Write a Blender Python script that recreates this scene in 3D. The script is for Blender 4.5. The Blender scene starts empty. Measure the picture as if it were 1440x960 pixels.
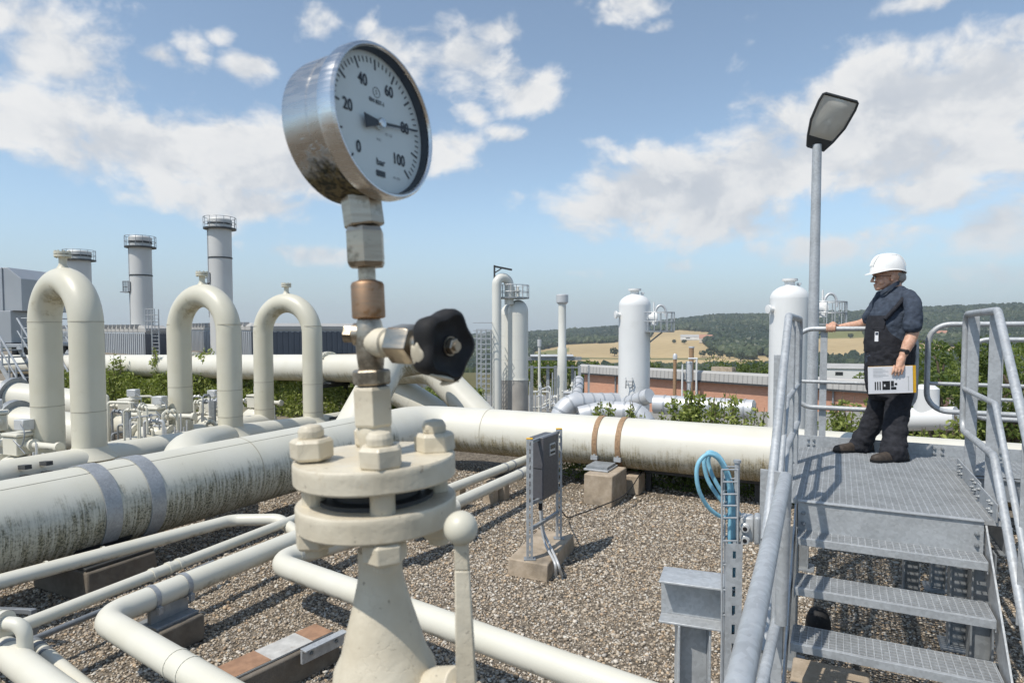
SUN_E = 3.3; SKY_S = .130; SKY_TINT = (.80, .91, .95); EXPO = .36; CLOUD_D = (.44, .475, .525); CLOUD_L = (.70, .70, .695); HAZE_C = (.335, .395, .46)
HAZE_D = .00015
import bpy, bmesh, math, random
import numpy as np
from mathutils import Vector, Matrix, noise as mnoise
random.seed(7); RNG = np.random.default_rng(11)
C = bpy.context.scene.collection
SC = bpy.context.scene
# ------------------------------------------------------------------ camera model
FPX, V0, TH, HC = 900.0, 503.0, math.radians(2.6), 2.325
_c, _s = math.cos(TH), math.sin(TH)
def ray(u, v):
    x = (u-720)/FPX; y = -(v-V0)/FPX
    return np.array([x, _c+y*_s, -_s+y*_c])
def P(u, v, Y):
    r = ray(u, v); return np.array([0, 0, HC])+r*(Y/r[1])
def G(u, v, z=0.0):
    r = ray(u, v); return np.array([0, 0, HC])+r*((z-HC)/r[2])
def XU(u, Y): return (u-720)/FPX*Y
def proj(p):
    p = np.asarray(p, float)-np.array([0, 0, HC])
    z = p[..., 1]*_c-p[..., 2]*_s; y = p[..., 1]*_s+p[..., 2]*_c
    return np.stack([720+FPX*p[..., 0]/z, V0-FPX*y/z], -1)
YAW = math.radians(27)
A = np.array([math.cos(YAW), -math.sin(YAW), 0.0])     # site axis to the right
B = np.array([math.sin(YAW), math.cos(YAW), 0.0])      # site axis away
Z = np.array([0, 0, 1.0])
X_ = np.array([1.0, 0, 0]); Y_ = np.array([0, 1.0, 0])
def V3(*a): return np.array(a, float)
def unit(v): v = np.asarray(v, float); return v/np.linalg.norm(v)
def frame(n, up=Z):
    n = unit(n)
    if abs(np.dot(n, up)) > .98: up = np.array([1.0, 0, 0])
    a = unit(np.cross(up, n)); return a, np.cross(n, a), n
# ------------------------------------------------------------------ mesh builder
class MB:
    def __init__(s): s.v = []; s.f = []; s.m = []
    def add(s, vs, fs, mi=0):
        o = len(s.v); s.v += [tuple(map(float, p)) for p in vs]
        s.f += [tuple(i+o for i in f) for f in fs]; s.m += [mi]*len(fs); return s
    def box(s, c, size, ax=(X_, Y_, Z), mi=0):
        c = np.asarray(c, float); h = [np.asarray(a)*d/2 for a, d in zip(ax, size)]
        vs = [c+i*h[0]+j*h[1]+k*h[2] for i in (-1, 1) for j in (-1, 1) for k in (-1, 1)]
        fs = [(0, 1, 3, 2), (4, 6, 7, 5), (0, 4, 5, 1), (2, 3, 7, 6), (0, 2, 6, 4), (1, 5, 7, 3)]
        if np.dot(np.cross(ax[0], ax[1]), ax[2]) < 0: fs = [f[::-1] for f in fs]
        return s.add(vs, fs, mi)
    def bar(s, p0, p1, w, h, up=Z, mi=0):
        p0 = np.asarray(p0, float); p1 = np.asarray(p1, float); d = p1-p0; L = np.linalg.norm(d)
        a, b, n = frame(d, up)
        return s.box((p0+p1)/2, (w, h, L), (a, b, n), mi)
    def hexa(s, q, mi=0):      # 8 explicit corners: bottom 4 ccw, top 4 ccw
        return s.add(q, [(3, 2, 1, 0), (4, 5, 6, 7), (0, 1, 5, 4), (1, 2, 6, 5), (2, 3, 7, 6), (3, 0, 4, 7)], mi)
    def ring(s, c, r, a, b, n, ph=0.0):
        t = np.arange(n)*2*math.pi/n+ph
        return c+np.outer(np.cos(t), a)*r+np.outer(np.sin(t), b)*r
    def cyl(s, p0, p1, r0, r1=None, n=16, cap=True, mi=0, ph=0.0, up=Z):
        p0 = np.asarray(p0, float); p1 = np.asarray(p1, float)
        return s.lathe(p0, p1-p0, [(r0, 0), (r0 if r1 is None else r1, np.linalg.norm(p1-p0))], n, cap, mi, ph, up)
    def lathe(s, o, axis, prof, n=24, cap=True, mi=0, ph=0.0, up=Z, flat=None):
        o = np.asarray(o, float); a, b, d = frame(axis, up)
        vs = []; fs = []
        for r, h in prof: vs += list(s.ring(o+d*h, max(r, 1e-5), a, b, n, ph))
        for k in range(len(prof)-1):
            for i in range(n):
                j = (i+1) % n
                fs.append((k*n+i, k*n+j, (k+1)*n+j, (k+1)*n+i))
        if cap:
            fs.append(tuple(range(n-1, -1, -1))); fs.append(tuple((len(prof)-1)*n+i for i in range(n)))
        return s.add(vs, fs, mi)
    def hexnut(s, o, axis, rc, h, ch=.12, ph=0.0, mi=0, up=Z):
        # chamfered hex prism, rc = corner radius
        return s.lathe(o, axis, [(rc*(1-ch), 0), (rc, h*ch*1.2), (rc, h*(1-ch*1.2)), (rc*(1-ch), h)], 6, True, mi, ph, up)
    def tube(s, path, r, n=12, cap=True, mi=0, closed=False):
        path = [np.asarray(p, float) for p in path]; m = len(path)
        rr = r if hasattr(r, '__len__') else [r]*m
        T = []
        for i in range(m):
            if closed: t = path[(i+1) % m]-path[i-1]
            else: t = path[min(i+1, m-1)]-path[max(i-1, 0)]
            T.append(unit(t))
        a, b, _ = frame(T[0]); vs = []; fs = []
        for i in range(m):
            a = unit(a-T[i]*np.dot(a, T[i])); b = np.cross(T[i], a)
            vs += list(s.ring(path[i], rr[i], a, b, n))
        for k in range(m-1 if not closed else m):
            k2 = (k+1) % m
            for i in range(n):
                j = (i+1) % n; fs.append((k*n+i, k*n+j, k2*n+j, k2*n+i))
        if cap and not closed:
            fs.append(tuple(range(n-1, -1, -1))); fs.append(tuple((m-1)*n+i for i in range(n)))
        return s.add(vs, fs, mi)
    def prism(s, poly, o, ax, h, mi=0):
        # poly in (a,b) of frame ax, extruded along ax[2] by h
        o = np.asarray(o, float); k = len(poly)
        lo = [o+ax[0]*x+ax[1]*y for x, y in poly]; hi = [p+ax[2]*h for p in lo]
        fs = [tuple(range(k-1, -1, -1)), tuple(range(k, 2*k))]
        fs += [(i, (i+1) % k, k+(i+1) % k, k+i) for i in range(k)]
        if np.dot(np.cross(ax[0], ax[1]), ax[2]) < 0: fs = [f[::-1] for f in fs]
        return s.add(lo+hi, fs, mi)
    def build(s, name, mats, parent=None, smooth=38, bevel=0, base=None, seg=2):
        if base is None:
            base = np.array(parent_world(parent)) if parent is not None else None
        vs = np.array(s.v, float)
        if parent is None and base is None:
            base = V3(*(vs[:, :2].mean(0)), vs[:, 2].min())
        me = bpy.data.meshes.new(name)
        me.from_pydata([tuple(p) for p in vs-base], [], s.f)
        mats = mats if isinstance(mats, (list, tuple)) else [mats]
        for m in mats: me.materials.append(m)
        if len(mats) > 1: me.polygons.foreach_set('material_index', s.m)
        if smooth:
            me.polygons.foreach_set('use_smooth', [True]*len(me.polygons))
            me.set_sharp_from_angle(angle=math.radians(smooth))
        me.update()
        o = bpy.data.objects.new(name, me); C.objects.link(o)
        if parent is not None: o.parent = parent
        else: o.location = tuple(base)
        if bevel:
            md = o.modifiers.new('bevel', 'BEVEL'); md.width = bevel; md.segments = seg; md.limit_method = 'ANGLE'; md.angle_limit = math.radians(40)
        o['wb'] = [float(x) for x in base]
        return o
def parent_world(o):
    return list(o['wb'])
def thing(name, label, cat, loc, group=None):
    o = bpy.data.objects.new(name, None); C.objects.link(o); o.location = tuple(map(float, loc))
    o.empty_display_size = .1
    o['wb'] = [float(x) for x in loc]; return tag(o, label, cat, group)
def tag(o, label, cat, group=None, kind=None):
    if label: o['label'] = label
    if cat: o['category'] = cat
    if group: o['group'] = group
    if kind: o['kind'] = kind
    return o
def dup(o, loc, label=None, rotz=None):
    d = np.array(loc, float)
    r = o.copy(); C.objects.link(r); r.location = tuple(d)
    if rotz is not None: r.rotation_euler = (0, 0, rotz)
    if label: r['label'] = label
    r['wb'] = [float(x) for x in d]
    for ch in list(o.children):
        c = ch.copy(); C.objects.link(c); c.parent = r
        for g in ch.children:
            k = g.copy(); C.objects.link(k); k.parent = c
    return r
def arc_path(pts, rad, k=8):
    """polyline with filleted corners"""
    pts = [np.asarray(p, float) for p in pts]; out = [pts[0]]
    for i in range(1, len(pts)-1):
        p = pts[i]; d0 = unit(pts[i-1]-p); d1 = unit(pts[i+1]-p)
        r = rad[i-1] if hasattr(rad, '__len__') else rad
        cs = max(-1, min(1, float(np.dot(d0, d1)))); ang = math.acos(cs)
        if math.pi-ang < .03 or r <= 0: out.append(p); continue
        t = min(r/math.tan(ang/2), .49*np.linalg.norm(pts[i-1]-p), .49*np.linalg.norm(pts[i+1]-p)); rr = t*math.tan(ang/2)
        bis = unit(d0+d1); cc = p+bis*(rr/math.sin(ang/2))
        s0 = p+d0*t-cc; s1 = p+d1*t-cc
        om = math.acos(max(-1, min(1, float(np.dot(unit(s0), unit(s1))))))
        for j in range(k+1):
            w = j/k; out.append(cc+(math.sin((1-w)*om)*s0+math.sin(w*om)*s1)/math.sin(om))
    out.append(pts[-1]); return out
def spline(pts, k=8):
    pts = [np.asarray(p, float) for p in pts]; q = [2*pts[0]-pts[1]]+pts+[2*pts[-1]-pts[-2]]; out = []
    for i in range(1, len(q)-2):
        for j in range(k):
            t = j/k; a, b, c, d = q[i-1:i+3]
            out.append(.5*((2*b)+(c-a)*t+(2*a-5*b+4*c-d)*t*t+(3*b-a-3*c+d)*t**3))
    out.append(pts[-1]); return out
def text_geo(txt, size):
    cu = bpy.data.curves.new('glyphs', 'FONT'); cu.body = txt; cu.size = size; cu.align_x = 'CENTER'; cu.align_y = 'CENTER'
    cu.resolution_u = 3
    ob = bpy.data.objects.new('glyphs', cu); C.objects.link(ob)
    dg = bpy.context.evaluated_depsgraph_get(); me = bpy.data.meshes.new_from_object(ob.evaluated_get(dg))
    vs = [tuple(v.co) for v in me.vertices]; fs = [tuple(p.vertices) for p in me.polygons]
    bpy.data.objects.remove(ob); bpy.data.curves.remove(cu); bpy.data.meshes.remove(me)
    return vs, fs
def np_mesh(name, verts, faces, mat, smooth=True, attr=None):
    """verts (n,3), faces (m,k) arrays -> object at origin"""
    me = bpy.data.meshes.new(name); verts = np.asarray(verts, np.float32); faces = np.asarray(faces, np.int32)
    k = faces.shape[1]
    me.vertices.add(len(verts)); me.vertices.foreach_set('co', verts.ravel())
    me.loops.add(faces.size); me.loops.foreach_set('vertex_index', faces.ravel())
    me.polygons.add(len(faces)); me.polygons.foreach_set('loop_start', np.arange(0, faces.size, k, dtype=np.int32))
    me.polygons.foreach_set('loop_total', np.full(len(faces), k, np.int32))
    me.polygons.foreach_set('use_smooth', np.full(len(faces), smooth))
    for nm, val in (attr or {}).items():
        val = np.asarray(val, np.float32)
        if val.ndim == 2:
            at = me.attributes.new(nm, 'FLOAT_COLOR', 'POINT'); v4 = np.ones((len(val), 4), np.float32); v4[:, :val.shape[1]] = val
            at.data.foreach_set('color', v4.ravel())
        else:
            at = me.attributes.new(nm, 'FLOAT', 'POINT'); at.data.foreach_set('value', val)
    me.update(calc_edges=True); me.validate()
    if mat: me.materials.append(mat)
    o = bpy.data.objects.new(name, me); C.objects.link(o); o['wb'] = [0., 0., 0.]
    return o
# ------------------------------------------------------------------ node helpers
class NT:
    def __init__(s, nt): s.nt = nt
    def n(s, t, **k):
        nd = s.nt.nodes.new(t)
        for a, b in k.items():
            if a.startswith('i_'): s.put(nd.inputs[a[2:].replace('_', ' ')], b)
            else: setattr(nd, a, b)
        return nd
    def put(s, sock, v):
        if isinstance(v, bpy.types.NodeSocket): s.nt.links.new(v, sock)
        elif isinstance(v, bpy.types.Node): s.nt.links.new(v.outputs[0], sock)
        else:
            if sock.type == 'RGBA' and len(v) == 3: v = (*v, 1)
            sock.default_value = v
    def math(s, op, a, b=0.0, c=0.0, clamp=False):
        nd = s.nt.nodes.new('ShaderNodeMath'); nd.operation = op; nd.use_clamp = clamp
        for i, x in enumerate((a, b, c)): s.put(nd.inputs[i], x)
        return nd.outputs[0]
    def vmath(s, op, a, b=(0, 0, 0)):
        nd = s.nt.nodes.new('ShaderNodeVectorMath'); nd.operation = op
        s.put(nd.inputs[0], a); s.put(nd.inputs[1], b); return nd
    def mix(s, f, a, b, blend='MIX'):
        nd = s.nt.nodes.new('ShaderNodeMix'); nd.data_type = 'RGBA'; nd.blend_type = blend
        s.put(nd.inputs[0], f); s.put(nd.inputs[6], a); s.put(nd.inputs[7], b); return nd.outputs[2]
    def mapr(s, v, a, b, c=0.0, d=1.0, smooth=True):
        nd = s.nt.nodes.new('ShaderNodeMapRange'); nd.interpolation_type = 'SMOOTHSTEP' if smooth else 'LINEAR'
        for i, x in enumerate((v, a, b, c, d)): s.put(nd.inputs[i], x)
        return nd.outputs[0]
    def noise(s, vec, scale, detail=4, rough=.55, out=0):
        nd = s.nt.nodes.new('ShaderNodeTexNoise'); s.put(nd.inputs['Vector'], vec)
        nd.inputs['Scale'].default_value = scale; nd.inputs['Detail'].default_value = detail; nd.inputs['Roughness'].default_value = rough
        return nd.outputs[out]
    def ramp(s, f, stops):
        nd = s.nt.nodes.new('ShaderNodeValToRGB'); s.put(nd.inputs[0], f); e = nd.color_ramp.elements
        while len(e) < len(stops): e.new(.5)
        for x, (p, c) in zip(e, stops): x.position = p; x.color = (*c, 1)
        return nd.outputs[0]
def new_mat(name):
    m = bpy.data.materials.new(name); m.use_nodes = True; t = m.node_tree; t.nodes.clear(); return m, NT(t)
def finish(m, T, col, rough=.5, metal=0.0, bump=None, bs=.3, bd=.01, spec=.5, extra=None):
    p = T.n('ShaderNodeBsdfPrincipled'); T.put(p.inputs['Base Color'], col); T.put(p.inputs['Roughness'], rough); T.put(p.inputs['Metallic'], metal)
    p.inputs['Specular IOR Level'].default_value = spec
    for k, v in (extra or {}).items(): T.put(p.inputs[k], v)
    if bump is not None:
        b = T.n('ShaderNodeBump'); b.inputs['Strength'].default_value = bs; b.inputs['Distance'].default_value = bd
        T.put(b.inputs['Height'], bump); T.put(p.inputs['Normal'], b.outputs[0])
    o = T.n('ShaderNodeOutputMaterial'); T.put(o.inputs[0], p.outputs[0]); return m
def pos(T): return T.n('ShaderNodeNewGeometry').outputs['Position']
def site(T):
    r = T.n('ShaderNodeVectorRotate', rotation_type='Z_AXIS'); T.put(r.inputs['Vector'], pos(T)); r.inputs['Angle'].default_value = YAW
    return r.outputs[0]
def scaled(T, v, s):
    m = T.n('ShaderNodeMapping'); T.put(m.inputs['Vector'], v); m.inputs['Scale'].default_value = s; return m.outputs[0]
# ------------------------------------------------------------------ materials
def simple(name, c, rough=.5, metal=0.0, var=.12, scale=8.0, bs=.15, bd=.004, bscale=60, stain=None, spec=.5):
    m, T = new_mat(name); p = pos(T)
    n = T.noise(p, scale, 5)
    k = T.mapr(n, .3, .7, 1-var, 1+var*.6)
    col = T.mix(1.0, c, T.n('ShaderNodeCombineColor', i_Red=k, i_Green=k, i_Blue=k).outputs[0], 'MULTIPLY')
    if stain:
        sc, ssc, lo, hi, amt = stain
        f = T.math('MULTIPLY', T.mapr(T.noise(p, ssc, 6, .65), lo, hi), amt)
        col = T.mix(f, col, sc)
    rr = T.mapr(T.noise(p, scale*2.3, 3), .3, .7, rough-.07, rough+.1)
    return finish(m, T, col, rr, metal, T.noise(p, bscale, 4), bs, bd, spec)
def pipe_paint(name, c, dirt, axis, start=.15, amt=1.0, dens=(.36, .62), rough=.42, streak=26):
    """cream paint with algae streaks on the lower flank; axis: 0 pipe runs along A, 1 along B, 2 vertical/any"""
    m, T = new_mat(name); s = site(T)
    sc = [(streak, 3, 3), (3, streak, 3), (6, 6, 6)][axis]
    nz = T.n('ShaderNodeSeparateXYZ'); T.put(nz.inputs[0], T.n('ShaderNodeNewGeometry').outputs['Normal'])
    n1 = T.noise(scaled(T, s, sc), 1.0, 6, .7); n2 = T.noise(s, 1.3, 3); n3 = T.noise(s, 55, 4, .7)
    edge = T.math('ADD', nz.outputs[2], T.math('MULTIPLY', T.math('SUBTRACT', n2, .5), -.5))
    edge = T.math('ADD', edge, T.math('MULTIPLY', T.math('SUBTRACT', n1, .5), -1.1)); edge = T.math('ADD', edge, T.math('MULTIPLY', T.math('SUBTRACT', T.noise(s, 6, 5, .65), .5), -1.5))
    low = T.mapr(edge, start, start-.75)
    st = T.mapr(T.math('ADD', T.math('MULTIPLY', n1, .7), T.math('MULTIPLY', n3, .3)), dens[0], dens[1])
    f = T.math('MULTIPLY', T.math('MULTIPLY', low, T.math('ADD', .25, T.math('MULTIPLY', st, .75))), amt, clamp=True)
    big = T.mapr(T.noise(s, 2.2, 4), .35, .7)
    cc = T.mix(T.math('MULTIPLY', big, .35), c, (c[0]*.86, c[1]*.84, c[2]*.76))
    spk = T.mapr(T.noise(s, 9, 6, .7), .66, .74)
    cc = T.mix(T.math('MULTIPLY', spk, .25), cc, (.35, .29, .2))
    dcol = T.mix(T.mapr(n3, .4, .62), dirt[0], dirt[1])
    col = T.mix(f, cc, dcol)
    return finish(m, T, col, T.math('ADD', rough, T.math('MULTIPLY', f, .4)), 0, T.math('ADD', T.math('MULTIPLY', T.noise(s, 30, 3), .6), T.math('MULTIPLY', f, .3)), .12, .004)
CREAM = (.68, .655, .57)
M = {}
ALG = ((.30, .275, .19), (.085, .085, .06)); SEAM = 1; TAN = ((.42, .35, .2), (.16, .13, .075))
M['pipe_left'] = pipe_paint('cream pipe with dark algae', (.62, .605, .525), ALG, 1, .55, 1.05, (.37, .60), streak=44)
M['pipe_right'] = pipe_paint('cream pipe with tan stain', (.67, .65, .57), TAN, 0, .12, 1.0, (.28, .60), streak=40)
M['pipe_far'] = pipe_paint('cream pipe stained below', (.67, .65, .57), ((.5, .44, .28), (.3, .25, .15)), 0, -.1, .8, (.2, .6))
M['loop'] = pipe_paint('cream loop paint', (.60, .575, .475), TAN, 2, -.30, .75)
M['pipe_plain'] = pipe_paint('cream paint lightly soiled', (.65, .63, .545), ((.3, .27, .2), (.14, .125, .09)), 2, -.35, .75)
def old_paint():
    m, T = new_mat('thick cream paint'); p = pos(T)
    n = T.noise(p, 22, 5); pit = T.mapr(T.noise(p, 130, 6, .7), .64, .70); rust = T.mapr(T.noise(p, 38, 7, .68), .61, .72); cr = T.n('ShaderNodeTexVoronoi', feature='DISTANCE_TO_EDGE'); T.put(cr.inputs['Vector'], T.vmath('ADD', p, T.vmath('MULTIPLY', T.noise(p, 60, 3, .6, 1), (.02, .02, .02)).outputs[0]).outputs[0]); cr.inputs['Scale'].default_value = 55
    crk = T.math('MULTIPLY', T.mapr(cr.outputs['Distance'], .035, .0), T.mapr(T.noise(p, 16, 3), .5, .62))
    col = T.mix(T.mapr(n, .35, .68), (.55, .49, .375), (.64, .585, .465))
    col = T.mix(T.math('MULTIPLY', rust, .55), col, (.36, .24, .11))
    col = T.mix(T.math('MULTIPLY', pit, .6), col, (.13, .10, .07)); col = T.mix(T.math('MULTIPLY', crk, .10), col, (.25, .19, .12))
    h = T.math('SUBTRACT', T.math('ADD', T.math('MULTIPLY', T.noise(p, 110, 4), .5), T.noise(p, 35, 3)), T.math('ADD', T.math('MULTIPLY', pit, .4), T.math('MULTIPLY', crk, .1)))
    return finish(m, T, col, T.mapr(T.noise(p, 60, 3), .3, .7, .36, .58), 0, h, .55, .0022)
M['cream'] = old_paint()
M['seam'] = simple('grimy weld seam', (.42, .39, .31), .7)
M['white'] = simple('white tank paint', (.73, .735, .725), .4, 0, .05, .6, .05, .002, 8, ((.5, .48, .42), 1.4, .6, .8, .3))
M['vessel'] = simple('pale grey vessel paint', (.66, .655, .6), .4, 0, .05, .6, .05, .002, 8)
M['skirt'] = simple('fireproof concrete skirt', (.36, .34, .31), .8, 0, .15, 1.5)
M['lag'] = simple('silver lagging sheet', (.60, .61, .62), .42, .3, .1, 1.5, .08, .004, 6)
M['dark'] = simple('dark painted steel', (.045, .048, .05), .5)
M['rubber'] = simple('black rubber', (.016, .016, .017), .68, 0, .2, 40, .2, .001, 300, ((.07, .065, .06), 60, .58, .72, .5), .35)
M['greybox'] = simple('grey enclosure plastic', (.085, .085, .095), .45, 0, .08, 20)
M['jbox'] = simple('light grey cast box', (.54, .55, .55), .4, .2, .08, 30)
M['conduit'] = simple('grey conduit', (.24, .26, .28), .45, .3)
M['brown'] = simple('rusty brown band', (.33, .21, .12), .7, 0, .25, 30)
M['blue'] = simple('blue hose', (.23, .49, .62), .38, 0, .1, 40, .05)
M['cladlight'] = simple('corrugated grey cladding', (.42, .44, .46), .45, .2, .05, .4)
M['claddark'] = simple('dark ribbed cladding', (.10, .115, .14), .45, .2, .05, .4)
M['duct'] = simple('silver housing sheet', (.40, .42, .44), .42, .3, .06, .8)
M['stack'] = simple('grey chimney paint', (.56, .56, .545), .5, .1, .05, .4)
M['roofgrey'] = simple('grey roof sheet', (.42, .41, .39), .6, .0, .08, .3)
M['roofwhite'] = simple('white flat roof', (.7, .7, .69), .7, 0, .1, .2)
M['tile'] = simple('red roof tile', (.42, .22, .15), .8)
M['render'] = simple('pale render', (.62, .55, .46), .8)
M['glassdark'] = simple('dark window glass', (.03, .035, .04), .12)
M['bark'] = simple('bark', (.13, .10, .07), .9, 0, .3, 12, .6, .01, 30)
M['dial'] = simple('pale dial', (.76, .80, .79), .5, 0, .02, 20)
M['ink'] = simple('black ink', (.015, .016, .018), .5)
M['helmet'] = simple('white helmet shell', (.82, .82, .80), .28, 0, .03, 12, .04)
M['paper'] = simple('white paper', (.78, .78, .8), .7, 0, .03, 12)
M['yellow'] = simple('yellow plastic', (.75, .42, .02), .5)
M['shoe'] = simple('worn brown leather', (.055, .042, .033), .65, 0, .3, 30)
M['hair'] = simple('grey hair', (.36, .34, .32), .8, 0, .3, 300, .6, .003, 300)
M['iron'] = simple('rusty plate', (.36, .19, .10), .8, 0, .25, 12, .3, .004, 60, ((.55, .53, .48), 6, .46, .56, .9))
def concrete(name, c, dark=(.07, .065, .055), amt=.6):
    m, T = new_mat(name); p = pos(T)
    n = T.noise(p, 7, 7, .65); n2 = T.noise(p, 60, 5, .7); n3 = T.noise(p, 2.3, 4)
    col = T.mix(T.mapr(n, .35, .7), (c[0]*.72, c[1]*.7, c[2]*.66), c)
    col = T.mix(T.math('MULTIPLY', T.mapr(n3, .5, .72), amt), col, dark)
    pit = T.mapr(n2, .62, .7)
    col = T.mix(T.math('MULTIPLY', pit, .5), col, (.1, .09, .075))
    return finish(m, T, col, .9, 0, T.math('SUBTRACT', T.math('ADD', n2, n), pit), .5, .008)
M['concrete'] = concrete('weathered concrete', (.46, .38, .29))
M['concdark'] = concrete('sooty concrete', (.2, .175, .145), (.04, .038, .035), .85)
def galv(name, c=(.36, .385, .41), metal=.55, rough=.46, sp=26):
    m, T = new_mat(name); p = pos(T)
    d = T.n('ShaderNodeMix', data_type='VECTOR'); 
    nz = T.noise(p, 18, 2, .5, 1)
    w = T.vmath('ADD', p, T.vmath('SCALE', nz).outputs[0]); w.inputs[1].default_value = (0, 0, 0)
    vo = T.n('ShaderNodeTexVoronoi', voronoi_dimensions='3D'); T.put(vo.inputs['Vector'], p); vo.inputs['Scale'].default_value = sp
    g = T.n('ShaderNodeSeparateColor'); T.put(g.inputs[0], vo.outputs['Color'])
    n = T.noise(p, 5, 5, .6)
    k = T.math('ADD', T.mapr(g.outputs[0], 0, 1, .90, 1.10, False), T.mapr(n, .3, .7, -.10, .09))
    col = T.mix(1.0, c, T.n('ShaderNodeCombineColor', i_Red=k, i_Green=k, i_Blue=k).outputs[0], 'MULTIPLY')
    col = T.mix(T.math('MULTIPLY', T.mapr(T.noise(p, 14, 6, .7), .58, .75), .5), col, (.62, .63, .62))
    return finish(m, T, col, T.mapr(g.outputs[1], 0, 1, rough-.08, rough+.12, False), metal, T.noise(p, 120, 3), .08, .003)
M['galv'] = galv('galvanised steel', (.43, .45, .465), .3, .48, 60)
M['galvdark'] = galv('dull galvanised steel', (.29, .31, .325), .35, .5)
M['strap'] = galv('galvanised strap', (.34, .355, .37), .35, .5, 60)
def steel(name, c, rough, tint=None):
    m, T = new_mat(name); p = pos(T)
    n = T.noise(scaled(T, p, (30, 30, 400)), 1.0, 4)
    r = T.mapr(n, .3, .7, rough-.08, rough+.12)
    col = c
    if tint:
        f = T.mapr(T.noise(p, 42, 6, .7), tint[1], tint[2]); col = T.mix(f, c, tint[0])
    return finish(m, T, col, r, T.math('SUBTRACT', 1.0, T.math('MULTIPLY', T.mapr(T.noise(p, 42, 6, .7), .55, .7), .5 if tint else 0.0)), T.noise(p, 200, 3), .05, .0006)
def case_mat():
    m, T = new_mat('stainless case with moss'); p = pos(T); sz = T.n('ShaderNodeSeparateXYZ'); T.put(sz.inputs[0], p)
    d = T.vmath('DISTANCE', p, (-.112, .448, 2.416)).outputs['Value']
    n = T.noise(p, 90, 7, .7)
    f = T.mapr(T.math('ADD', T.math('MULTIPLY', d, -17), n), -.24, .06)
    run = T.mapr(T.math('ADD', T.noise(scaled(T, p, (160, 160, 22)), 1.0, 5, .7), T.math('MULTIPLY', T.math('SUBTRACT', 2.45, sz.outputs[2]), 5)), .62, .80)
    col = T.mix(T.math('MULTIPLY', run, .35), (.56, .54, .51), (.25, .21, .15))
    col = T.mix(f, col, T.mix(T.mapr(T.noise(p, 260, 4), .4, .6), (.02, .022, .014), (.17, .14, .07)))
    mt = T.math('SUBTRACT', 1.0, T.math('MAXIMUM', f, T.math('MULTIPLY', run, .4)))
    r = T.math('ADD', T.mapr(T.noise(scaled(T, p, (40, 40, 300)), 1.0, 4), .3, .7, .2, .34), T.math('MULTIPLY', f, .5))
    return finish(m, T, col, r, mt, T.math('ADD', T.math('MULTIPLY', f, T.noise(p, 300, 4)), 0.0), .9, .002)
M['case'] = case_mat()
M['bezel'] = steel('stainless bezel', (.70, .69, .67), .22)
M['fitting'] = steel('weathered nickel fitting', (.46, .40, .32), .36, ((.16, .135, .10), .48, .66))
M['brass'] = steel('corroded copper coupling', (.38, .25, .16), .5, ((.28, .15, .07), .46, .60))
def glass_mat():
    m, T = new_mat('gauge glass'); tr = T.n('ShaderNodeBsdfTransparent'); gl = T.n('ShaderNodeBsdfGlossy'); gl.inputs['Roughness'].default_value = .08
    tr.inputs[0].default_value = (.96, .98, .98, 1)
    fr = T.n('ShaderNodeMath'); fr.operation = 'MULTIPLY'; lw = T.n('ShaderNodeLayerWeight'); lw.inputs[0].default_value = .12; T.put(fr.inputs[0], lw.outputs['Facing']); fr.inputs[1].default_value = .35
    mx = T.n('ShaderNodeMixShader'); T.put(mx.inputs[0], fr.outputs[0]); T.put(mx.inputs[1], tr.outputs[0]); T.put(mx.inputs[2], gl.outputs[0])
    o = T.n('ShaderNodeOutputMaterial'); T.put(o.inputs[0], mx.outputs[0]); return m
M['glass'] = glass_mat()
def lens_mat():
    m, T = new_mat('clear lens'); tr = T.n('ShaderNodeBsdfTransparent'); gl = T.n('ShaderNodeBsdfGlossy'); gl.inputs['Roughness'].default_value = .12
    df = T.n('ShaderNodeBsdfDiffuse'); df.inputs[0].default_value = (.8, .79, .73, 1); tr.inputs[0].default_value = (.8, .8, .76, 1)
    mx = T.n('ShaderNodeMixShader'); mx.inputs[0].default_value = .65; T.put(mx.inputs[1], tr.outputs[0]); T.put(mx.inputs[2], df.outputs[0])
    m2 = T.n('ShaderNodeMixShader'); m2.inputs[0].default_value = .12; T.put(m2.inputs[1], mx.outputs[0]); T.put(m2.inputs[2], gl.outputs[0])
    o = T.n('ShaderNodeOutputMaterial'); T.put(o.inputs[0], m2.outputs[0]); return m
M['lens'] = lens_mat()
def leaf_mat(name, c0, c1, tl=.35):
    m, T = new_mat(name)
    at = T.n('ShaderNodeAttribute', attribute_name='tone')
    col = T.mix(at.outputs['Fac'], c0, c1)
    d = T.n('ShaderNodeBsdfPrincipled'); T.put(d.inputs['Base Color'], col); d.inputs['Roughness'].default_value = .5; d.inputs['Specular IOR Level'].default_value = .35
    t = T.n('ShaderNodeBsdfTranslucent'); T.put(t.inputs[0], T.mix(.5, col, (.25, .35, .03)))
    mx = T.n('ShaderNodeMixShader'); mx.inputs[0].default_value = tl; T.put(mx.inputs[1], d.outputs[0]); T.put(mx.inputs[2], t.outputs[0])
    o = T.n('ShaderNodeOutputMaterial'); T.put(o.inputs[0], mx.outputs[0]); return m
M['leaf'] = leaf_mat('hedge leaf', (.04, .07, .018), (.20, .25, .055))
M['leafbright'] = leaf_mat('bright leaf', (.11, .15, .032), (.42, .46, .13))
M['forest'] = leaf_mat('forest crown', (.022, .04, .016), (.075, .095, .035), .12)
def attr_mat(name, rough=.85, spec=.3, bump=None):
    m, T = new_mat(name); at = T.n('ShaderNodeAttribute', attribute_name='tint')
    b = T.noise(pos(T), bump, 3) if bump else None
    return finish(m, T, at.outputs['Color'], rough, 0, b, .3, .004, spec)
M['stone'] = attr_mat('river stone', .8, .3, 150)
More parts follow.
